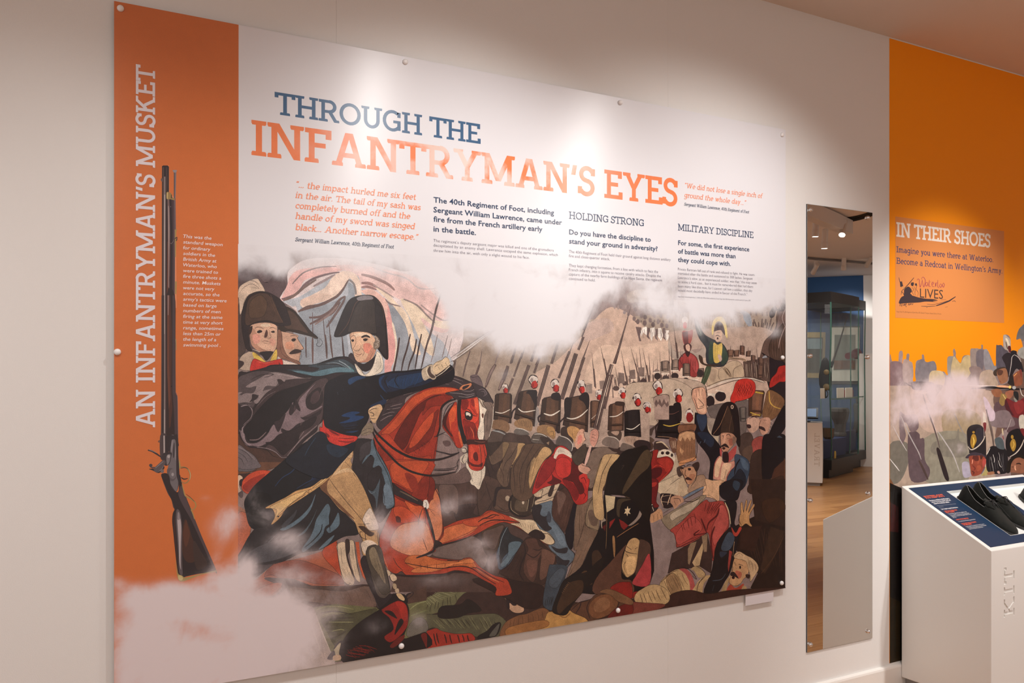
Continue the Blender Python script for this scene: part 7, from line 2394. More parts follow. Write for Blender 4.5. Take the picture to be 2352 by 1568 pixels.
def uv(px, py):
    d = ray(px, py); m_ = (ZB-ZF)/(YB-YF)
    t = (ZB+m_*(-DIST-YB)-EYE)/(d[2]-m_*d[1]); p = (d[0]*t, -DIST+d[1]*t); return p[0]-X0, (YB-p[1])*SLEN/(YB-YF)
for kind, txt, xl, yl_, xr, yr_, cap, col, wg in [
    ('slab', 'KITTED OUT', 275, 440, 695, 390, .019, og, 0), ('slab', 'Become a soldier in Wellington\u2019s', 355, 500, 800, 445, .0085, wh, 0), ('slab', 'army. Try on the jacket, hat and', 405, 535, 825, 480, .0085, wh, 0), ('slab', 'shoes of a Redcoat soldier.', 455, 568, 805, 525, .0085, wh, 0),
    ('sans', 'Can you imagine it? Ask someone to take your photo', 525, 610, 945, 560, .006, g1, 0), ('sans', 'and share it.', 560, 640, 665, 628, .006, g1, 0), ('slab', 'Don\u2019t forget to tag it WaterlooLives', 620, 690, 990, 645, .0075, wh, 0),
    ('sans', 'WHY DID SOLDIERS WEAR', 695, 738, 975, 705, .008, og, .02), ('sans', 'BRIGHT COLOURS?', 725, 765, 920, 742, .008, og, .02),
    ('sans', 'To help them spot their own soldiers in all', 775, 795, 1185, 745, .007, wh, 0), ('sans', 'the gun smoke. The enemy was often either hidden', 815, 825, 1245, 772, .007, wh, 0), ('sans', 'by smoke so colours were used in battle to signal', 850, 850, 1300, 795, .007, wh, 0), ('sans', 'in it.', 885, 875, 960, 867, .007, wh, 0),
    ('sans', 'WHAT IS THE HAT MADE OF?', 955, 928, 1235, 893, .008, og, .02), ('sans', 'It is a shako made of felt and topped with leather', 1005, 960, 1390, 915, .007, wh, 0),
    ('sans', 'WHY DID BOTH SHOES LOOK EXACTLY', 1075, 1018, 1415, 975, .008, og, .02), ('sans', 'THE SAME SHAPE?', 1115, 1045, 1305, 1022, .008, og, .02),
    ('sans', 'It was easier to make all shoes the same.', 1165, 1075, 1590, 1022, .007, wh, 0), ('sans', 'They were swapped each day so that they would', 1205, 1103, 1630, 1050, .007, wh, 0), ('sans', 'wear down and fit on both feet.', 1245, 1132, 1560, 1090, .007, wh, 0)]:
    ul, vl = uv(2100+xl/9.8, 1100+yl_/9.8); ur, vr = uv(2100+xr/9.8, 1100+yr_/9.8)
    tline(a, kind, txt, (vl+vr)/2, ul, ur, cap, col, W=.2, weight=wg)
a.build('lettering', M['flat'], kit)

# ------------------------------------------------------------------ black suede lace-up shoes
M['suede'] = mat('black_suede', (.014, .015, .013), .9, spec=.15, noise=(45, .5), bump=(700, .35), sheen=.12)
M['lining'] = mat('shoe_lining', (.012, .006, .004), .8)
M['sole'] = mat('shoe_sole', (.03, .028, .027), .55)
M['lace'] = mat('black_cord', (.012, .012, .012), .6)
M['piping'] = mat('grey_edge_binding', (.15, .15, .145), .6)
def shoe(label, u, v, ang, side):
    Mx = Matrix.Translation(sp(u, v, -.0145)) @ Matrix((( 1, 0, 0), (0, dv.y, nv.y), (0, dv.z, nv.z))).to_4x4()
    L = .296
    def T(x, y_, z_):       # shoe space: x to the toe, y to the side, z up
        c, s = math.cos(ang), math.sin(ang); a_, b_ = y_*c+x*s, x*c-y_*s
        r = Matrix(((1, 0, 0), (0, dv.y, nv.y), (0, dv.z, nv.z))) @ Vector((a_, b_, z_)); return tuple(sp(u, v, -.0145)+r)
    root = thing('shoe', T(0, 0, 0), label, 'shoe', 'black suede shoes lying in the plinth tray')
    def wid(t):             # half width of the last, t from heel 0 to toe 1
        pts = [(0, 0), (.015, .012), (.05, .021), (.12, .029), (.25, .031), (.42, .032), (.58, .040), (.70, .0455), (.82, .042), (.91, .033), (.965, .021), (.99, .011), (1, 0)]
        return float(np.interp(t, [p[0] for p in pts], [p[1] for p in pts]))
    def hgt(t):
        pts = [(0, .062), (.02, .078), (.06, .085), (.15, .078), (.28, .068), (.40, .069), (.48, .073), (.56, .068), (.66, .056), (.78, .043), (.9, .034), (.97, .026), (1, .012)]
        return float(np.interp(t, [p[0] for p in pts], [p[1] for p in pts]))
    cl = lambda t: side*.012*math.sin(max(0, t-.35)*2.2)*(-1)       # slight inward curve of the sole
    ts = [0, .006, .018, .04, .07, .11, .16, .21, .26, .31, .36, .40, .44, .48, .52, .57, .62, .67, .72, .77, .82, .87, .91, .945, .97, .985, .996, 1]
    NJ = 18; bm = nb(); G = []
    for t in ts:
        row = []
        for j in range(NJ+1):
            th = math.pi*j/NJ; cy = math.cos(th); sz = math.sin(th); w_ = wid(t)
            pw = .62 if t < .5 else .78; yy = math.copysign(abs(cy)**pw, cy)*w_; zz = .011+(hgt(t)-.011)*sz**.78
            if t < .3: yy *= 1-.22*sz*(1-t/.3)
            row.append(bm.verts.new(T(t*L-.03, yy+cl(t), zz)))
        G.append(row)
    def open_(t, j):
        m_ = abs(j+.5-NJ/2)/(NJ/2)
        if t < .035 or t > .455: return False
        return m_ < .64*math.sin(math.pi*min(1, (t-.035)/.84))**.5
    for i in range(len(ts)-1):
        for j in range(NJ):
            if not open_((ts[i]+ts[i+1])/2, j): bm.faces.new((G[i][j], G[i+1][j], G[i+1][j+1], G[i][j+1]))
    bmesh.ops.remove_doubles(bm, verts=bm.verts, dist=1e-5)
    rim = [e_ for e_ in bm.edges if e_.is_boundary]
    me_pts = [e_.verts[0].co.copy() for e_ in rim]
    up = obj('upper', bm, M['suede'], root, smooth=True)
    sd = up.modifiers.new('thickness', 'SOLIDIFY'); sd.thickness = .0022; sd.offset = -1; up.modifiers.new('soft', 'SUBSURF').render_levels = 1; up.modifiers['soft'].levels = 1
    # insole / lining seen through the opening
    bm = nb(); ring = []
    for s_ in (1, -1):
        for t in (ts[1:20] if s_ == 1 else ts[1:20][::-1]): ring.append(bm.verts.new(T(t*L-.03, s_*wid(t)*.93+cl(t), .016)))
    bm.faces.new(ring); obj('insole', bm, M['lining'], up)
    # welted sole and heel block
    def slab(z0, z1, t0, t1, grow, name):
        bm = nb(); lo, hi = [], []; n_ = [t0+(t1-t0)*k/30 for k in range(31)]
        for s_ in (1, -1):
            for t in (n_ if s_ == 1 else n_[::-1]):
                yv = s_*(wid(t)+grow)+cl(t); xx = t*L-.03+(grow if t > .5 else -grow)*(1 if abs(t-.5) > .45 else 0)
                lo.append(T(xx, yv, z0)); hi.append(T(xx, yv, z1))
        hexa(bm, lo, hi); bmesh.ops.remove_doubles(bm, verts=bm.verts, dist=1e-5); return obj(name, bm, M['sole'], root)
    slab(.006, .0125, 0, 1, .0025, 'sole'); slab(.0, .006, 0, .30, .0015, 'heel')
    slab(.0035, .006, .52, 1, .0005, 'forepart')
    # tongue, eyelet flaps and laces
    bm = nb(); rows = []
    for k in range(9):
        t = .36+k*.028; zt = hgt(t)+.004-.0015*k*.5; ww = .017+.001*k
        rows.append([bm.verts.new(T(t*L-.03, q*ww+cl(t), zt-abs(q)**2*.006)) for q in (-1, -.5, 0, .5, 1)])
    for a_, b_ in zip(rows, rows[1:]):
        for k in range(4): bm.faces.new((a_[k], a_[k+1], b_[k+1], b_[k]))
    tg = obj('tongue', bm, M['suede'], root, smooth=True); tg.modifiers.new('thickness', 'SOLIDIFY').thickness = .0025
    for s_ in (1, -1):
        bm = nb(); rows = []
        for k in range(7):
            t = .40+k*.030; rows.append([bm.verts.new(T(t*L-.03, s_*(w2)+cl(t), .011+(hgt(t)-.011)*max(0, 1-(w2/wid(t))**2.6)**.5+.0018)) for w2 in (.007+.0006*k, .014, .021, .028-.002*abs(k-3))])
        for a_, b_ in zip(rows, rows[1:]):
            for k in range(3): bm.faces.new((a_[k], a_[k+1], b_[k+1], b_[k]))
        fl = obj('eyelet_flap', bm, M['suede'], root, smooth=True); fl.modifiers.new('thickness', 'SOLIDIFY').thickness = .0018
    for k in range(3):
        t = .43+k*.045; zt = hgt(t)+.0045
        obj('lace', tube(nb(), [T(t*L-.03, -.014+cl(t), zt-.004), T(t*L-.028, 0+cl(t), zt+.001), T((t+.02)*L-.03, .014+cl(t), zt-.004)], .0014, 6), M['lace'], root, smooth=True)
    t = .44; x_ = t*L-.03; z_ = hgt(t)+.006; R_ = random.Random(7+int(u*100))
    obj('knot', lathe(nb(), T(x_, cl(t), z_-.002), [(0, -.003), (.004, -.002), (.005, .001), (.003, .004), (0, .005)], tuple(nv), 10), M['lace'], root, smooth=True)
    for q, (dx, dy, ln) in enumerate([(.028, .012, .9), (.034, -.010, 1.0), (.045, .004, 1.25), (.060, .018, 1.5)]):
        pts = []
        for k in range(9):
            f = k/8; x2 = x_+dx*ln*f*1.15; lift = .010*math.sin(math.pi*min(1, f*1.1))
            zz = .011+(hgt(min(1, (x2+.03)/L))-.011)*(1-(abs(dy*f)/.05)**2)+.003+lift*(1-f)
            pts.append(T(x2, dy*math.sin(f*1.6)*1.6+cl(t)+(.004*math.sin(f*5+q)), zz))
        if q < 2: pts = pts+[tuple((Vector(p)+nv*.003+Vector((.004 if q else -.004, 0, 0)))) for p in pts[::-1]]
        obj('lace', tube(nb(), pts, .0013, 6), M['lace'], root, smooth=True)
    # light edge binding round the collar
    for s_ in (1, -1):
        pts = []
        for k in range(14):
            t = .022+(.44-.022)*k/13; m_ = .64*math.sin(math.pi*min(1, max(0, (t-.035))/.84))**.5; j = NJ/2-s_*m_*NJ/2
            th = math.pi*j/NJ; cy = math.cos(th); sz = math.sin(th); w_ = wid(t); yy = math.copysign(abs(cy)**.62, cy)*w_
            if t < .3: yy *= 1-.22*sz*(1-t/.3)
            pts.append(T(t*L-.03, yy+cl(t), .011+(hgt(t)-.011)*sz**.78+.0005))
        obj('collar_binding', tube(nb(), pts, .0013, 6), M['piping'], up, smooth=True)
    return root
shoe('black suede lace-up shoe at the left of the tray, nearest the printed text', .275, .142, .13, 1)
shoe('black suede lace-up shoe lying behind its twin, in the middle of the plinth top', .385, .128, .13, -1)
shoe('black suede shoe in the right hand tray of the plinth, heel towards its neighbours', .712, .175, -.30, 1)

# ------------------------------------------------------------------ the gallery that the mirror shows
dirw = Vector((.643, .766, 0)); P0 = mirp(1930, 858, 13.6); P0.z = 0
blue = mat('blue_wall_paint', (.004, .065, .20), .55)
def wallseg(name, a, b, z0, z1, m, th=.12):
    d = (b-a).normalized(); n = Vector((-d.y, d.x, 0))*th
    if n.dot(Vector((4, -2, 0))-a) > 0: n = -n
    bm = nb(); hexa(bm, [(a.x, a.y, z0), (b.x, b.y, z0), (b.x+n.x, b.y+n.y, z0), (a.x+n.x, a.y+n.y, z0)], [(a.x, a.y, z1), (b.x, b.y, z1), (b.x+n.x, b.y+n.y, z1), (a.x+n.x, a.y+n.y, z1)])
    return struct(name, bm, m)
wa, wb = P0-dirw*4.2, P0+dirw*.34
wallseg('wall_far', wa, wb, 0, 2.988, blue)
# curved white wall that follows the blue one
bm = nb(); pw_ = [wb+Vector((0, 0, 0))]; ang = math.atan2(dirw.y, dirw.x)
for k in range(14):
    ang += math.radians(4.5); pw_.append(pw_[-1]+Vector((math.cos(ang), math.sin(ang), 0))*.42)
for a_, b_ in zip(pw_, pw_[1:]):
    d = (b_-a_).normalized(); n_ = Vector((d.y, -d.x, 0))*.1
    hexa(bm, [(a_.x, a_.y, 0), (b_.x, b_.y, 0), (b_.x+n_.x, b_.y+n_.y, 0), (a_.x+n_.x, a_.y+n_.y, 0)], [(a_.x, a_.y, 2.988), (b_.x, b_.y, 2.988), (b_.x+n_.x, b_.y+n_.y, 2.988), (a_.x+n_.x, a_.y+n_.y, 2.988)])
struct('wall_curved', bm, M['wall'])
facing = Vector((-dirw.y, dirw.x, 0));
if facing.dot(Vector((0, -2, 0))-P0) < 0: facing = -facing
def flat_on_wall(px0_, py0_, px1_, py1_, off):
    """rectangle on the blue wall seen in the mirror between two picture points"""
    out = []
    for px, py in ((px0_, py1_), (px1_, py1_), (px1_, py0_), (px0_, py0_)):
        d = ray(px, py); o = Vector((0, DIST, EYE)); dd = Vector((d[0], -d[1], d[2])); q = P0+facing*off
        t = (q-o).dot(facing)/dd.dot(facing); out.append(o+dd*t)
    return out
def plate(name, c, th, m, parent=None): 
    bm = nb(); hexa(bm, c, [p+facing*th for p in c]); return obj(name, bm, m, parent)
gold = mat('gilt_frame', (.34, .24, .10), .4, .1); cream = mat('cream_mount', (.85, .81, .70), .7)
c = flat_on_wall(1835, 762, 1896, 868, .002); fr = thing('framed_painting', tuple(c[0]), 'gilt framed landscape painting on the blue wall, seen in the mirror', 'picture')
plate('frame', c, .05, gold, fr)
plate('canvas', flat_on_wall(1840, 774, 1890, 856, .053), .004, mat('dark_landscape', (.05, .04, .025), .5, noise=(3, .8)), fr)
plate('sky', flat_on_wall(1842, 776, 1888, 800, .058), .002, mat('painted_sky', (.20, .26, .28), .5, noise=(4, .5)), fr)
c = flat_on_wall(1906, 748, 1975, 882, .002); fr = thing('framed_print', tuple(c[0]), 'tall framed print with cream mount on the blue wall, seen in the mirror', 'picture')
plate('frame', c, .03, mat('dark_frame', (.06, .045, .04), .5), fr); plate('mount', flat_on_wall(1908, 751, 1973, 875, .033), .004, cream, fr)
plate('print', flat_on_wall(1915, 768, 1963, 850, .038), .003, mat('faded_print', (.26, .27, .22), .6, noise=(7, .35)), fr)
plate('colour_plate', flat_on_wall(1916, 828, 1962, 848, .042), .002, mat('printed_scene', (.24, .12, .07), .6, noise=(9, .6)), fr)
a = Ink(); base_ = flat_on_wall(1909, 745, 1948, 733, .002)
o_ = base_[0]; dx = (base_[1]-base_[0]); ink_parent = thing('wall_lettering', tuple(o_), 'dark blue lettering on the blue wall above the framed print, in the mirror', 'lettering')
for row, (txt, wd_) in enumerate((('THE YOUNG', 1.0), ('SOLDIER', .8))):
    P, w_ = slab_text(txt, .15)
    for p in P: a.add([tuple(o_+dx*(wd_*q/w_)+Vector((0, 0, .10*b-.14*row))+facing*.001) for q, b in p], (.01, .03, .09))
a.build('letters', M['flat'], ink_parent)
# white pilaster in front of the curved wall
pc = mirp(1995, 858, 13.2); pil = thing('white_pilaster', (pc.x, pc.y, 0), 'narrow white upright panel between the blue wall and the curved wall, in the mirror', 'panel')
bm = nb(); u_ = dirw*.16; n_ = facing*.04
hexa(bm, [(pc+q).to_tuple()[:2]+(.0,) for q in (-u_-n_, u_-n_, u_+n_, -u_+n_)], [(pc+q).to_tuple()[:2]+(1.75,) for q in (-u_-n_, u_-n_, u_+n_, -u_+n_)])
obj('sheet', bm, M['white'], pil)
# ---- glass showcases
glass = glass_mat('showcase_glass', (.985, .992, .99), 0, .025); gedge = mat('green_glass_edge', (.04, .12, .09), .2)
blackm = mat('showcase_black', (.010, .009, .009), .35); blueb = mat('blue_felt_block', (.03, .04, .11), .8)
def showcase(A, u, v, wu, wv, label):
    """A near corner; u, v horizontal unit axes"""
    t = thing('showcase', (A.x, A.y, 0), label, 'display case')
    def pr_(bm, a0, a1, b0, b1, z0, z1):
        q = [A+u*a0+v*b0, A+u*a1+v*b0, A+u*a1+v*b1, A+u*a0+v*b1]; return hexa(bm, [(p.x, p.y, z0) for p in q], [(p.x, p.y, z1) for p in q])
    obj('base', pr_(nb(), 0, wu, 0, wv, .12, .26), blackm, t); obj('foot', pr_(nb(), .06, wu-.06, .06, wv-.06, 0, .12), blackm, t); obj('canopy', pr_(nb(), 0, wu, 0, wv, 2.42, 2.56), blackm, t)
    for (a0, a1, b0, b1) in ((0, wu, .004, .012), (0, wu, wv-.012, wv-.004), (.004, .012, .02, wv-.02), (wu-.012, wu-.004, .02, wv-.02)):
        obj('glass_pane', pr_(nb(), a0, a1, b0, b1, .26, 2.42), glass, t)
    for a0, b0 in ((0, 0), (wu-.014, 0), (0, wv-.014), (wu-.014, wv-.014)): obj('corner_edge', pr_(nb(), a0, a0+.014, b0, b0+.014, .26, 2.42), gedge, t)
    obj('glass_shelf', pr_(nb(), .03, wu-.03, .03, wv-.03, 1.085, 1.097), glass_mat('shelf_glass', (.94, .97, .96), 0, .04), t)
    obj('shelf_edge', pr_(nb(), .03, wu-.03, .02, .028, 1.083, 1.099), gedge, t)
    return t, pr_
A1 = mirp(1908, 858, 11.66); A1.z = 0
u1 = (mirp(1972, 858, 12.5)-mirp(1908, 858, 11.66)); u1.z = 0; wu = u1.length; u1.normalize(); v1_ = Vector((-u1.y, u1.x, 0))
if v1_.dot(Vector((1, -1, 0))) < 0: v1_ = -v1_
if (A1+v1_-Vector((0, 0, 0))).length < A1.length: v1_ = -v1_
CW = .80
case, pr1 = showcase(A1, u1, v1_, wu, CW, 'tall glass showcase with black base and canopy, nearer one in the mirror')
q_ = A1+u1*wu*.45+v1_*.3; spot(q_.x, q_.y, 2.41, q_.x+.1, q_.y-.1, .3, 34, 125, .6, .05)          # lamp inside the showcase canopy
A2 = A1+u1*(wu+.06)+v1_*.15; case2, pr2 = showcase(A2, u1, v1_, .7, .7, 'second glass showcase at the right edge of the mirror view')
def inside(px, py, depth):
    """point above the case floor at a depth behind the front pane"""
    d = ray(px, py); o = Vector((0, DIST, EYE)); dd = Vector((d[0], -d[1], d[2])); q = A1+v1_*depth; t = (q-o).dot(v1_)/dd.dot(v1_); return o+dd*t
def block(name, lab, cat_, a0, a1, b0, b1, z0, z1, m, pr_=pr1, group=None):
    bm = pr_(nb(), a0, a1, b0, b1, z0, z1); bmesh.ops.bevel(bm, geom=list(bm.edges), offset=.003, segments=1, affect='EDGES'); o = obj(name, bm, m); return tag(o, lab, cat_, group)
block('display_block', 'dark blue display block on the floor of the nearer showcase', 'block', .08, wu-.12, .15, CW-.15, .262, .52, blueb)
block('display_block', 'dark blue display block on the floor of the showcase at the mirror edge', 'block', .08, .6, .12, .55, .262, .58, blueb, pr2)
# headless torso, figurine, cap badge ring, hat, sword, drum, cards
tp = inside(1927, 1022, .3); tz = .522
t = thing('torso_stand', (tp.x, tp.y, tz), 'grey headless torso stand on the blue block in the showcase', 'mannequin')
obj('torso', lathe(nb(), (tp.x, tp.y, tz), [(.09, 0), (.09, .03), (.075, .06), (.08, .18), (.11, .26), (.13, .36), (.12, .40), (.10, .415), (0, .416)], seg=14), mat('grey_card', (.10, .09, .085), .8), t, smooth=False)
fp = inside(1967, 1010, .35)
t = thing('figurine', (fp.x, fp.y, tz), 'slim dark standing figurine at the right of the showcase block', 'figurine')
bm = nb(); lathe(bm, (fp.x, fp.y, tz), [(.07, 0), (.075, .05), (.055, .09), (.045, .2), (.05, .3), (.065, .42), (.05, .455), (0, .46)], seg=12); obj('body', bm, mat('dark_bronze', (.05, .045, .04), .6), t, smooth=True)
obj('head', lathe(nb(), (fp.x, fp.y, tz+.46), [(.01, 0), (.022, .02), (.026, .05), (.016, .08), (0, .1)], seg=12), mat('dark_bronze_head', (.05, .04, .035), .6), t, smooth=True)
# bicorne hat hanging near the corner
hp = inside(1896, 842, .25)
t = thing('bicorne_hat', (hp.x, hp.y, 1.10), 'tall black bicorne hat with gold patches in the nearer showcase', 'hat')
bm = nb(); lathe(bm, (hp.x, hp.y, 1.20), [(.06, 0), (.085, .08), (.09, .2), (.07, .32), (.05, .42), (.02, .47), (0, .475)], seg=14); obj('crown', bm, mat('black_fur', (.006, .005, .005), .9, bump=(60, 1)), t, smooth=True)
gpat = mat('gold_patch', (.16, .10, .025), .6)
toc = (Vector((0, 2.6, 0))-Vector((hp.x, hp.y, 0))).normalized(); sd_ = Vector((-toc.y, toc.x, 0))
for (s_, z_, r_) in ((-.02, 1.46, .04), (-.02, 1.25, .05)):
    q = hp+toc*.078+sd_*s_; obj('gold_patch', lathe(nb(), (q.x, q.y, z_), [(0, 0), (r_, .004), (r_*.8, .014), (0, .018)], tuple(toc), 12), gpat, t, smooth=True)
q = hp+Vector((0, 0, 0)); pts = [(q.x+sd_.x*.04*math.cos(k*.7), q.y+sd_.y*.04*math.cos(k*.7), 1.15+.055*math.sin(k*.7)) for k in range(10)]; obj('chin_strap', tube(nb(), pts, .007, 6), blackm, t, smooth=True)
obj('stem', lathe(nb(), (hp.x, hp.y, 1.0975), [(.012, 0), (.012, .11)], seg=10), blackm, t)
s0 = inside(1911, 838, .5); s1 = inside(1942, 727, .5)
t = thing('sword', tuple(s0), 'slender sword leaning upright inside the nearer showcase', 'sword')
obj('blade', tube(nb(), [s0, (s0+s1)/2, s1], .014, 6, [1, .8, .3]), mat('sword_steel', (.14, .12, .11), .4, .5), t); obj('grip', tube(nb(), [s0-(s1-s0)*.04, s0+(s1-s0)*.06], .022, 8), blackm, t)
sup = Vector((s0.x, s0.y, 1.0985)); obj('support', tube(nb(), [sup, s0], .006, 6), gedge, t)
dr = inside(1968, 812, .3); dl = inside(1944, 818, .35)
t = thing('rolled_sash', tuple((dr+dl)/2), 'crimson and white rolled sash with yellow striped end in the showcases', 'sash')
axd = (dr-dl).normalized(); ln = (dr-dl).length
obj('roll', lathe(nb(), dl, [(.05, 0), (.05, ln*.72), (.075, ln*.76), (.085, ln), (0, ln+.01)], tuple(axd), 18), mat('crimson_cloth', (.16, .012, .02), .7), t, smooth=False)
cards = [(1887, 889, 1897, 906, 'left'), (1924, 896, 1938, 917, 'centre left'), (1941, 898, 1957, 918, 'centre')]
for (x0_, y0_, x1_, y1_, nm_) in cards:
    a_, b_ = inside(x0_, y1_, .08), inside(x1_, y0_, .08); w_ = (Vector((b_.x, b_.y, 0))-Vector((a_.x, a_.y, 0))).length
    aa = (Vector((a_.x, a_.y, 0))-A1).dot(u1)
    block('caption_card', 'small white caption card standing on the glass shelf, %s of three' % nm_, 'card', aa, aa+w_, .09, .10, 1.0975, 1.0975+.14, cream, group='caption cards on the showcase shelf')
aa = (Vector((inside(1958, 900, .2).x, inside(1958, 900, .2).y, 0))-A1).dot(u1)
block('red_box', 'low crimson box on the glass shelf of the nearer showcase', 'box', aa, min(aa+.16, wu-.04), .2, .3, 1.0975, 1.20, mat('crimson_leather', (.18, .012, .018), .5))
bp_ = inside(1900, 1020, .2)
t = thing('cartridge_basket', (bp_.x, bp_.y, .522), 'small brown basket on the blue block by the showcase corner', 'basket')
obj('bowl', lathe(nb(), (bp_.x, bp_.y, .522), [(.05, 0), (.075, .03), (.08, .10), (.085, .15), (.075, .152), (.07, .04), (0, .03)], seg=14), mat('wicker', (.11, .055, .02), .8, bump=(90, 1)), t)
yp = inside(1917, 1056, .05); t = thing('yellow_tag', (yp.x, yp.y, .262), 'small yellow arch-shaped tag on the showcase floor', 'tag')
bm = nb(); prof = [(-.028, 0), (.028, 0), (.03, .06), (.02, .095), (0, .105), (-.02, .095), (-.03, .06)]
hexa(bm, [tuple(Vector((yp.x, yp.y, .262+z_))+u1*x_) for x_, z_ in prof], [tuple(Vector((yp.x, yp.y, .262+z_))+u1*x_+v1_*.01) for x_, z_ in prof]); obj('plate', bm, mat('yellow_plastic', (.75, .45, .02), .4), t)
# ---- tablet plinth at the mirror's left edge
ta = mirp(1886, 858, 10.9); ta.z = 0; ub = -dirw
t = thing('tablet_plinth', (ta.x, ta.y, 0), 'pale plinth carrying a tablet, cut by the left edge of the mirror view', 'plinth')
def pq(bm, a0, a1, b0, b1, z0, z1):
    q = [ta+ub*a0-facing*b0, ta+ub*a1-facing*b0, ta+ub*a1-facing*b1, ta+ub*a0-facing*b1]; return hexa(bm, [(p.x, p.y, z0) for p in q], [(p.x, p.y, z1) for p in q])
bm = pq(nb(), 0, .62, 0, .4, .04, .81); bmesh.ops.bevel(bm, geom=list(bm.edges), offset=.004, segments=2, affect='EDGES'); tb = obj('body', bm, M['white'], t)
obj('kick_base', pq(nb(), .03, .59, .03, .37, 0, .04), mat('tablet_kick_grey', (.3, .28, .26), .6), t)  # set back under the body, plain grey
P, w_ = slab_text('TRAVEL', .15, track=.2); a = nb()
for p in P: hexa(a, [tuple(ta+ub*(.035+.06*(1-b))+facing*.0005+Vector((0, 0, .26+.42*q/w_))) for q, b in p], [tuple(ta+ub*(.035+.06*(1-b))-facing*.001+Vector((0, 0, .26+.42*q/w_))) for q, b in p])
obj('lettering', a, mat('letter_shade', (.62, .56, .50), .4), t)
tt = ta+ub*.22-facing*.2; t = thing('tablet', (tt.x, tt.y, .81), 'black tablet on a short stand on top of the pale plinth', 'tablet')
obj('stand', lathe(nb(), (tt.x, tt.y, .81), [(.07, 0), (.07, .01), (.02, .015), (.02, .10)], seg=14), blackm, t)
up_ = Vector((0, 0, 1)); tv = (up_*.5-facing*.866).normalized(); tn = tv.cross(ub).normalized()
if tn.z < 0: tn = -tn
cc = Vector((tt.x, tt.y, .93)); cs = [cc+ub*x_+tv*z_ for x_, z_ in ((-.17, -.12), (.17, -.12), (.17, .12), (-.17, .12))]
bm = nb(); hexa(bm, cs, [p-tn*.02 for p in cs]); obj('casing', bm, blackm, t)
cs = [cc+ub*x_+tv*z_+tn*.0012 for x_, z_ in ((-.145, -.095), (.145, -.095), (.145, .095), (-.145, .095))]
bm = nb(); hexa(bm, cs, [p-tn*.001 for p in cs]); obj('screen', bm, emit_mat('tablet_screen', (.10, .16, .26), .8), t)
# ---- ceiling track, lamps and slot grille
whitem = mat('lamp_white', (.62, .55, .49), .4); bulb = emit_mat('lamp_face', (1, .93, .85), 9.0)
def lamp(p, aim, label, group=None):
    t = thing('track_spotlight', tuple(p), label, 'spotlight', group); ax = (Vector(aim)-Vector(p)).normalized()
    lh = obj('lamp_head', lathe(nb(), Vector(p)-ax*.20, [(.0, 0), (.028, .002), (.030, .01), (.030, .13), (.034, .14), (.034, .196), (.030, .196), (.028, .19), (0, .19)], tuple(ax), 18), whitem, t, smooth=False)
    obj('lamp_face', lathe(nb(), Vector(p)-ax*.006, [(.027, 0), (.027, .003), (0, .003)], tuple(ax), 18), bulb, lh)
    h = Vector(p)-ax*.12; bm = nb(); box(bm, h.x-.018, h.y-.018, h.z, h.x+.018, h.y+.018, 2.945); obj('bracket', bm, whitem, t)
    return t
for i, (x, y_, p, tz_, cn, tx_) in enumerate(WALL_LAMPS):
    names = ['at the far left of the wall track', 'second from the left on the wall track', 'over the left half of the big panel', 'over the right half of the big panel', 'over the shoe plinth', 'at the right end of the wall track']
    ax = (Vector((x+tx_, 0, tz_))-Vector((x, y_, 2.74))).normalized()
    lamp(Vector((x, y_, 2.74))-ax*.02, (x+tx_, 0, tz_), 'white track spotlight '+names[i]+' washing it', 'spotlights on the wall track')
bm = nb(); box(bm, -2.0, -1.22, 2.945, 6.2, -1.18, 2.989); tag(obj('lighting_track', bm, whitem), 'white straight lighting track running along the panel wall', 'track')
for i, (x, y_) in enumerate(((6.45, -3.12), (7.14, -3.61))):
    lamp((x, y_, 2.74), (x+.1, y_-.2, 0), ['white spotlight lit downwards nearest the track box end, in the mirror', 'second white spotlight lit downwards below the first, in the mirror'][i])
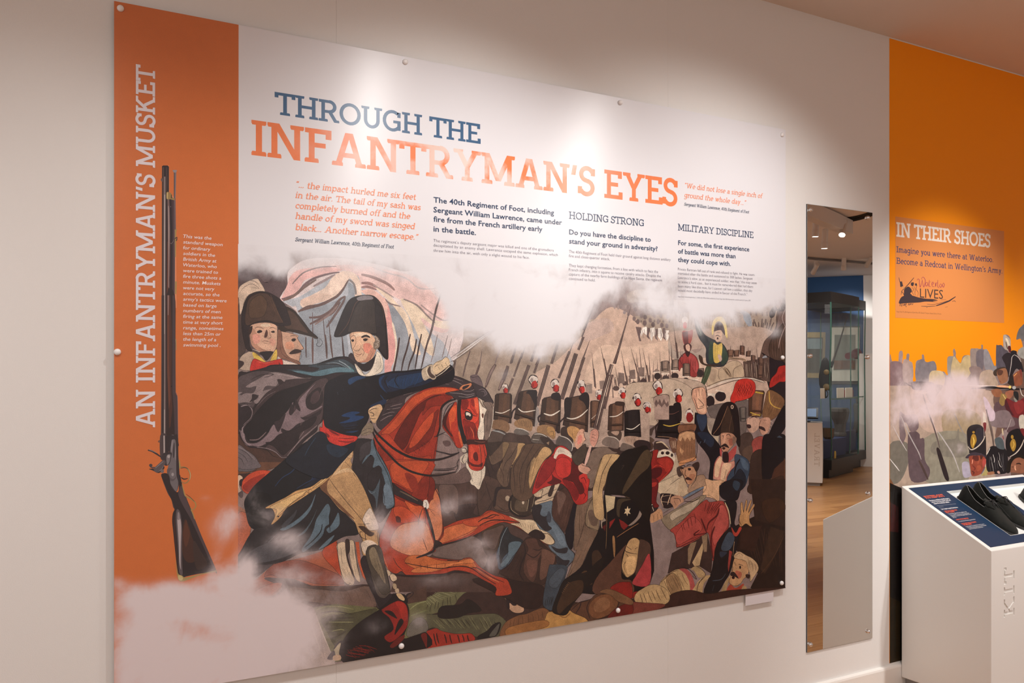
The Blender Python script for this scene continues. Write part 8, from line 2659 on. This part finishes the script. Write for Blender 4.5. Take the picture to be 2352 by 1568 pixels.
lp = mirp(1930, 541, 8.3); lamp(tuple(lp), (lp.x*.6+1.4, lp.y*.6-.6, 1.0), 'white spotlight turned to face the room, right of the pair in the mirror')
b0, b1 = mirp(1856, 500, 7.7), mirp(1944, 514, 8.6); bd = (Vector((b1.x, b1.y, 0))-Vector((b0.x, b0.y, 0))).normalized(); bn = Vector((-bd.y, bd.x, 0))*.05; bs = b0-bd*2.5
bm = nb(); hexa(bm, [(p.x, p.y, 2.84) for p in (bs-bn, b1-bn, b1+bn, bs+bn)], [(p.x, p.y, 2.975) for p in (bs-bn, b1-bn, b1+bn, bs+bn)]); tag(obj('track_box', bm, whitem), 'boxed white lighting beam under the ceiling, seen at the top of the mirror', 'track')
# curved dark grey track with three spots in front of the blue wall
pts = [mirp(px, 596-((px-1850)/150)**2*14, 11.3+(px-1850)*.004) for px in range(1790, 2050, 16)]; pts = [(p.x, p.y, 2.972) for p in pts]
tag(obj('curved_track', tube(nb(), pts, .017, 6), mat('track_dark_grey', (.16, .14, .13), .5)), 'thin curved lighting track above the showcases', 'track')
for px, py, s_, lb in ((1934, 622, 1, 'lit spotlight at the middle of the curved track'), (1866, 628, -1, 'unlit tilted spotlight at the left of the curved track'), (1990, 612, -1, 'unlit spotlight at the right end of the curved track')):
    p = mirp(px, py, 11.5); lamp((p.x, p.y, p.z), (p.x+.25*s_, p.y-.3, 1.4) if s_ == 1 else (p.x+.6, p.y-1.2, 2.0), 'white '+lb, 'spots on the curved track')
gr = thing('ceiling_grille', tuple(mirp(1960, 500, 8.4)), 'curved dark slot grille let into the ceiling, at the top of the mirror', 'grille')
for k in range(4):
    pts = []
    for i in range(14):
        px = 1915+i*8; py = 502-((px-1915)/104)**2*24+k*3.0; p = mirp(px, py, 1.548*FPX/(858-py)); pts.append((p.x, p.y, 2.986))
    obj('slot', tube(nb(), pts, .010, 4), mat('slot_dark', (.02, .017, .015), .8), gr)
bpy.data.objects.remove(FO)

#print('DBG', A1, u1, v1_, wu, s0, s1, wa, wb, facing)
